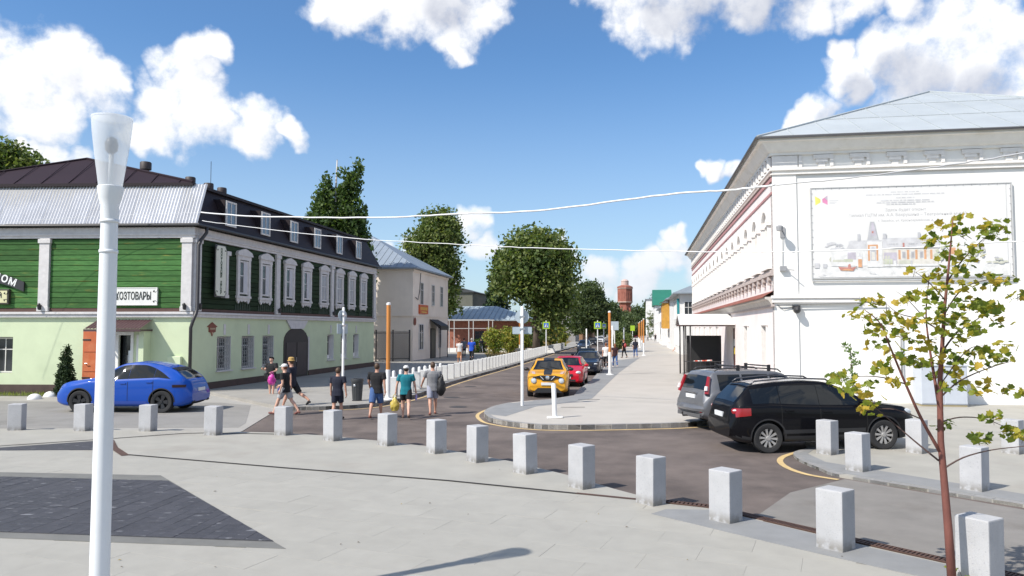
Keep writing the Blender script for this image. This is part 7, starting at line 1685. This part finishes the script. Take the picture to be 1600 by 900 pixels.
def plate_sign(label, px, py, hgt, mat, w_, h_):
    t = thing('road_sign', label, 'sign', G(px, py, .13)); MB().lathe([(.05,0),(.05,hgt)], 10).build('post', WP, t); MB().box(-w_,w_,-.08,-.06,hgt-h_*2,hgt).build('plate', mat, t, bevel=.01)
plate_sign('small yellow sign far up the promenade edge', 988.5, 539, 3.3, YG, .38, .45)
plate_sign('pale blue sign back behind the yellow crossing signs', 960.5, 555, 3.5, SB, .42, .45)
tag(MB().lathe([(.13,0),(.13,.04),(.12,.05)], 16).build('foot', WP), None) if False else None
# short white post on the nose
t = thing('short_post', 'short leaning white post with foot plate on the promenade nose', 'post', G(867, 653, .13)); t.rotation_euler = (0, -.035, 0)
MB().lathe([(.075,0),(.070,1.02),(.05,1.05)], 16).build('shaft', WP, t, smooth=True, angle=40); MB().box(-.24,.24,-.13,.13,.0,.045).build('foot_plate', WP, t, bevel=.012)
# litter bin
BIN = M('dark_grey_bin', (.045,.047,.05), .5, var=.12)
t = thing('litter_bin', 'dark grey round litter bin on the pavement behind the navy tee walker', 'bin', G(558, 626, .13))
MB().lathe([(.17,.03),(.215,.70),(.215,.72)], 24).build('body', BIN, t, smooth=True, angle=40); MB().lathe([(.235,.72),(.245,.78),(.235,.84),(.19,.84),(.18,.74)], 24).build('rim', BIN, t, smooth=True, angle=40); MB().lathe([(.19,0),(.19,.03)], 20).build('base', BLACKP, t)
for i in range(16): a = 2*math.pi*i/16; MB().tube([(.172*math.cos(a),.172*math.sin(a),.06),(.216*math.cos(a),.216*math.sin(a),.69)], .011, 4).build('rib', BIN, t, fix=False)
MB().ball((-.06,-.205,.58), (.05,.02,.05), 10, 6).build('ash_plate', STEEL, t, smooth=True)
# street lamp in front
LX = G(153, 986, .05)
t = thing('street_lamp', 'tall white street lamp with frosted cone shade in front of the green shop', 'lamp', LX)
LH = AY(176, 185, LX.y).z-LX.z; z0 = LH-.68
MB().lathe([(.088,0),(.086,1.2),(.077,z0-.55),(.074,z0-.30)], 28).build('pole', M('lamp_white_paint', (.70,.72,.74), .42, var=.05, scale=3), t, smooth=True, angle=40)
MB().lathe([(.20,0),(.20,.03),(.11,.06),(.10,.16)], 28).build('base_flange', WP, t, smooth=True, angle=30)
MB().lathe([(.080,z0-.30),(.080,z0-.16),(.098,z0-.10),(.112,z0-.02),(.115,z0+.015),(.108,z0+.02)], 28).build('collar', M('lamp_white_paint', (.70,.72,.74), .42), t, smooth=True, angle=30)
for zz in (z0-.62, z0-.33): MB().lathe([(.083,zz),(.085,zz+.012),(.083,zz+.03)], 24).build('ring', M('lamp_white_paint', (.70,.72,.74), .42), t, smooth=True)
fm = bpy.data.materials.new('frosted_shade'); fm.use_nodes = True; b = NB(fm.node_tree); pp = fm.node_tree.nodes['Principled BSDF']
pp.inputs['Base Color'].default_value = (.88,.90,.92,1); pp.inputs['Roughness'].default_value = .28; pp.inputs['Specular IOR Level'].default_value = .5
trn = b.n('ShaderNodeBsdfTranslucent'); trn.inputs['Color'].default_value = (.88,.90,.92,1); tpn = b.n('ShaderNodeBsdfTransparent'); tpn.inputs['Color'].default_value = (.95,.96,.97,1)
m1 = b.n('ShaderNodeMixShader'); m1.inputs[0].default_value = .42; m2 = b.n('ShaderNodeMixShader'); m2.inputs[0].default_value = .42; L = fm.node_tree.links
L.new(pp.outputs[0], m1.inputs[1]); L.new(trn.outputs[0], m1.inputs[2]); L.new(m1.outputs[0], m2.inputs[1]); L.new(tpn.outputs[0], m2.inputs[2]); L.new(m2.outputs[0], fm.node_tree.nodes['Material Output'].inputs['Surface'])
m = MB(); pr = [(.104,.015),(.118,.12),(.146,.32),(.168,.50),(.178,.60),(.180,.66),(.176,.678)]; n = 32; rows = []
for r_, h_ in pr: rows.append([(r_*math.cos(2*math.pi*j/n), r_*math.sin(2*math.pi*j/n), z0+h_) for j in range(n+1)])
m.grid(rows); m.build('lamp_shade', fm, t, smooth=True, fix=False)
MB().lathe([(.176,z0+.675),(.183,z0+.672),(.183,z0+.688),(.10,z0+.70),(.0,z0+.702)], 32).build('shade_lid', fm, t, smooth=True, angle=40)
MB().lathe([(.022,z0),(.022,z0+.34)], 12).build('bulb_stem', WP, t, smooth=True)
MB().lathe([(.03,z0+.34),(.055,z0+.37),(.06,z0+.43),(.045,z0+.48),(.01,z0+.50)], 14).build('bulb', M('dark_lamp_bulb', (.10,.10,.11), .4), t, smooth=True)
# white half-round stones by the shop
for px, py, lab in ((54,623.5,'white half round stone out on the lane'), (79,619.5,'white half round stone nearer the blue car')):
    p = G(px, py, .015); m = MB(); m.ball((0,0,0), (.27,.27,.22), 18, 10); tag(m.build('half_round_stone', WP, None, p, smooth=True), lab, 'stone', 'white stones on the forecourt')
# white pergola frames in the park
PERG = M('grey_white_frame', (.42,.41,.40), .6, var=.2, scale=6)
for k, (px, Y, w_, lab) in enumerate(((702,88,4.6,'white metal frame standing next to the cream house in the park'),)):
    t = thing('pergola', lab, 'pergola', ((px-800)/FPX*Y, Y, .12), -R(9.46))
    for x in (0, w_*.5, w_):
        for y in (0, 2.4): MB().box(x-.045,x+.045,y-.045,y+.045,0,3.7).build('post', PERG, t, fix=False)
    for y in (0, 2.4): MB().box(-.2,w_+.2,y-.06,y+.06,3.7,3.82).build('beam', PERG, t, fix=False)
    MB().box(-.1,w_+.1,-.03,.03,2.75,2.82).build('cross_rail', PERG, t, fix=False)
m = MB(); m.box(0,9,0,.35,0,.5); m.box(9.6,13,0,.35,0,.5); tag(m.build('low_wall', HW, None, ((694-800)/FPX*90, 90, .13), (0,0,-R(9.46)), fix=False), 'low white wall before the brick pavilion', 'wall')
# festoon wires over the street
WIRE = M('white_festoon_cable', (.72,.72,.72), .5, var=.05); WIREG = M('grey_cable', (.42,.42,.43), .6)
def wire(label, pts, r, mt):
    q = smoothline([AY(x, y, Y) for x, y, Y in pts], 8); rr_ = random.Random(len(pts)*7)
    out = [p+Vector((0, 0, rr_.uniform(-.012,.012))) for p in q]
    t = MB(); t.tube(out, r, 6); o = t.build('festoon_wire', mt, None, smooth=True); tag(o, label, 'cable')
wire('upper festoon wire from the shop corner rising across the street', [(314,332,33.0),(400,338,31.8),(580,340,29.4),(720,334,27.6),(850,328,26),(1040,304,23.6),(1140,297,22.4),(1210,289,21.5)], .029, WIRE)
wire('grey end of the upper wire crossing above the banner', [(1210,289,21.5),(1300,281,20.3),(1430,265,18.6),(1520,252,17.4),(1620,236,16),(1800,205,13.6)], .017, WIREG)
wire('lower festoon wire sagging from the shop corner towards the banner', [(316,345,33.0),(400,356,31.8),(550,372,29.6),(720,382,27.4),(850,388,25.6),(1080,393,22.5),(1250,393,20.4),(1400,388,18.5),(1620,375,15.7),(1800,362,13.4)], .014, WIRE)
wire('thin wire drooping across the silver roof of the shop', [(-160,392,31),(0,352,32.2),(120,340,32.7),(250,334,33),(314,332,33.0)], .007, WIRE)
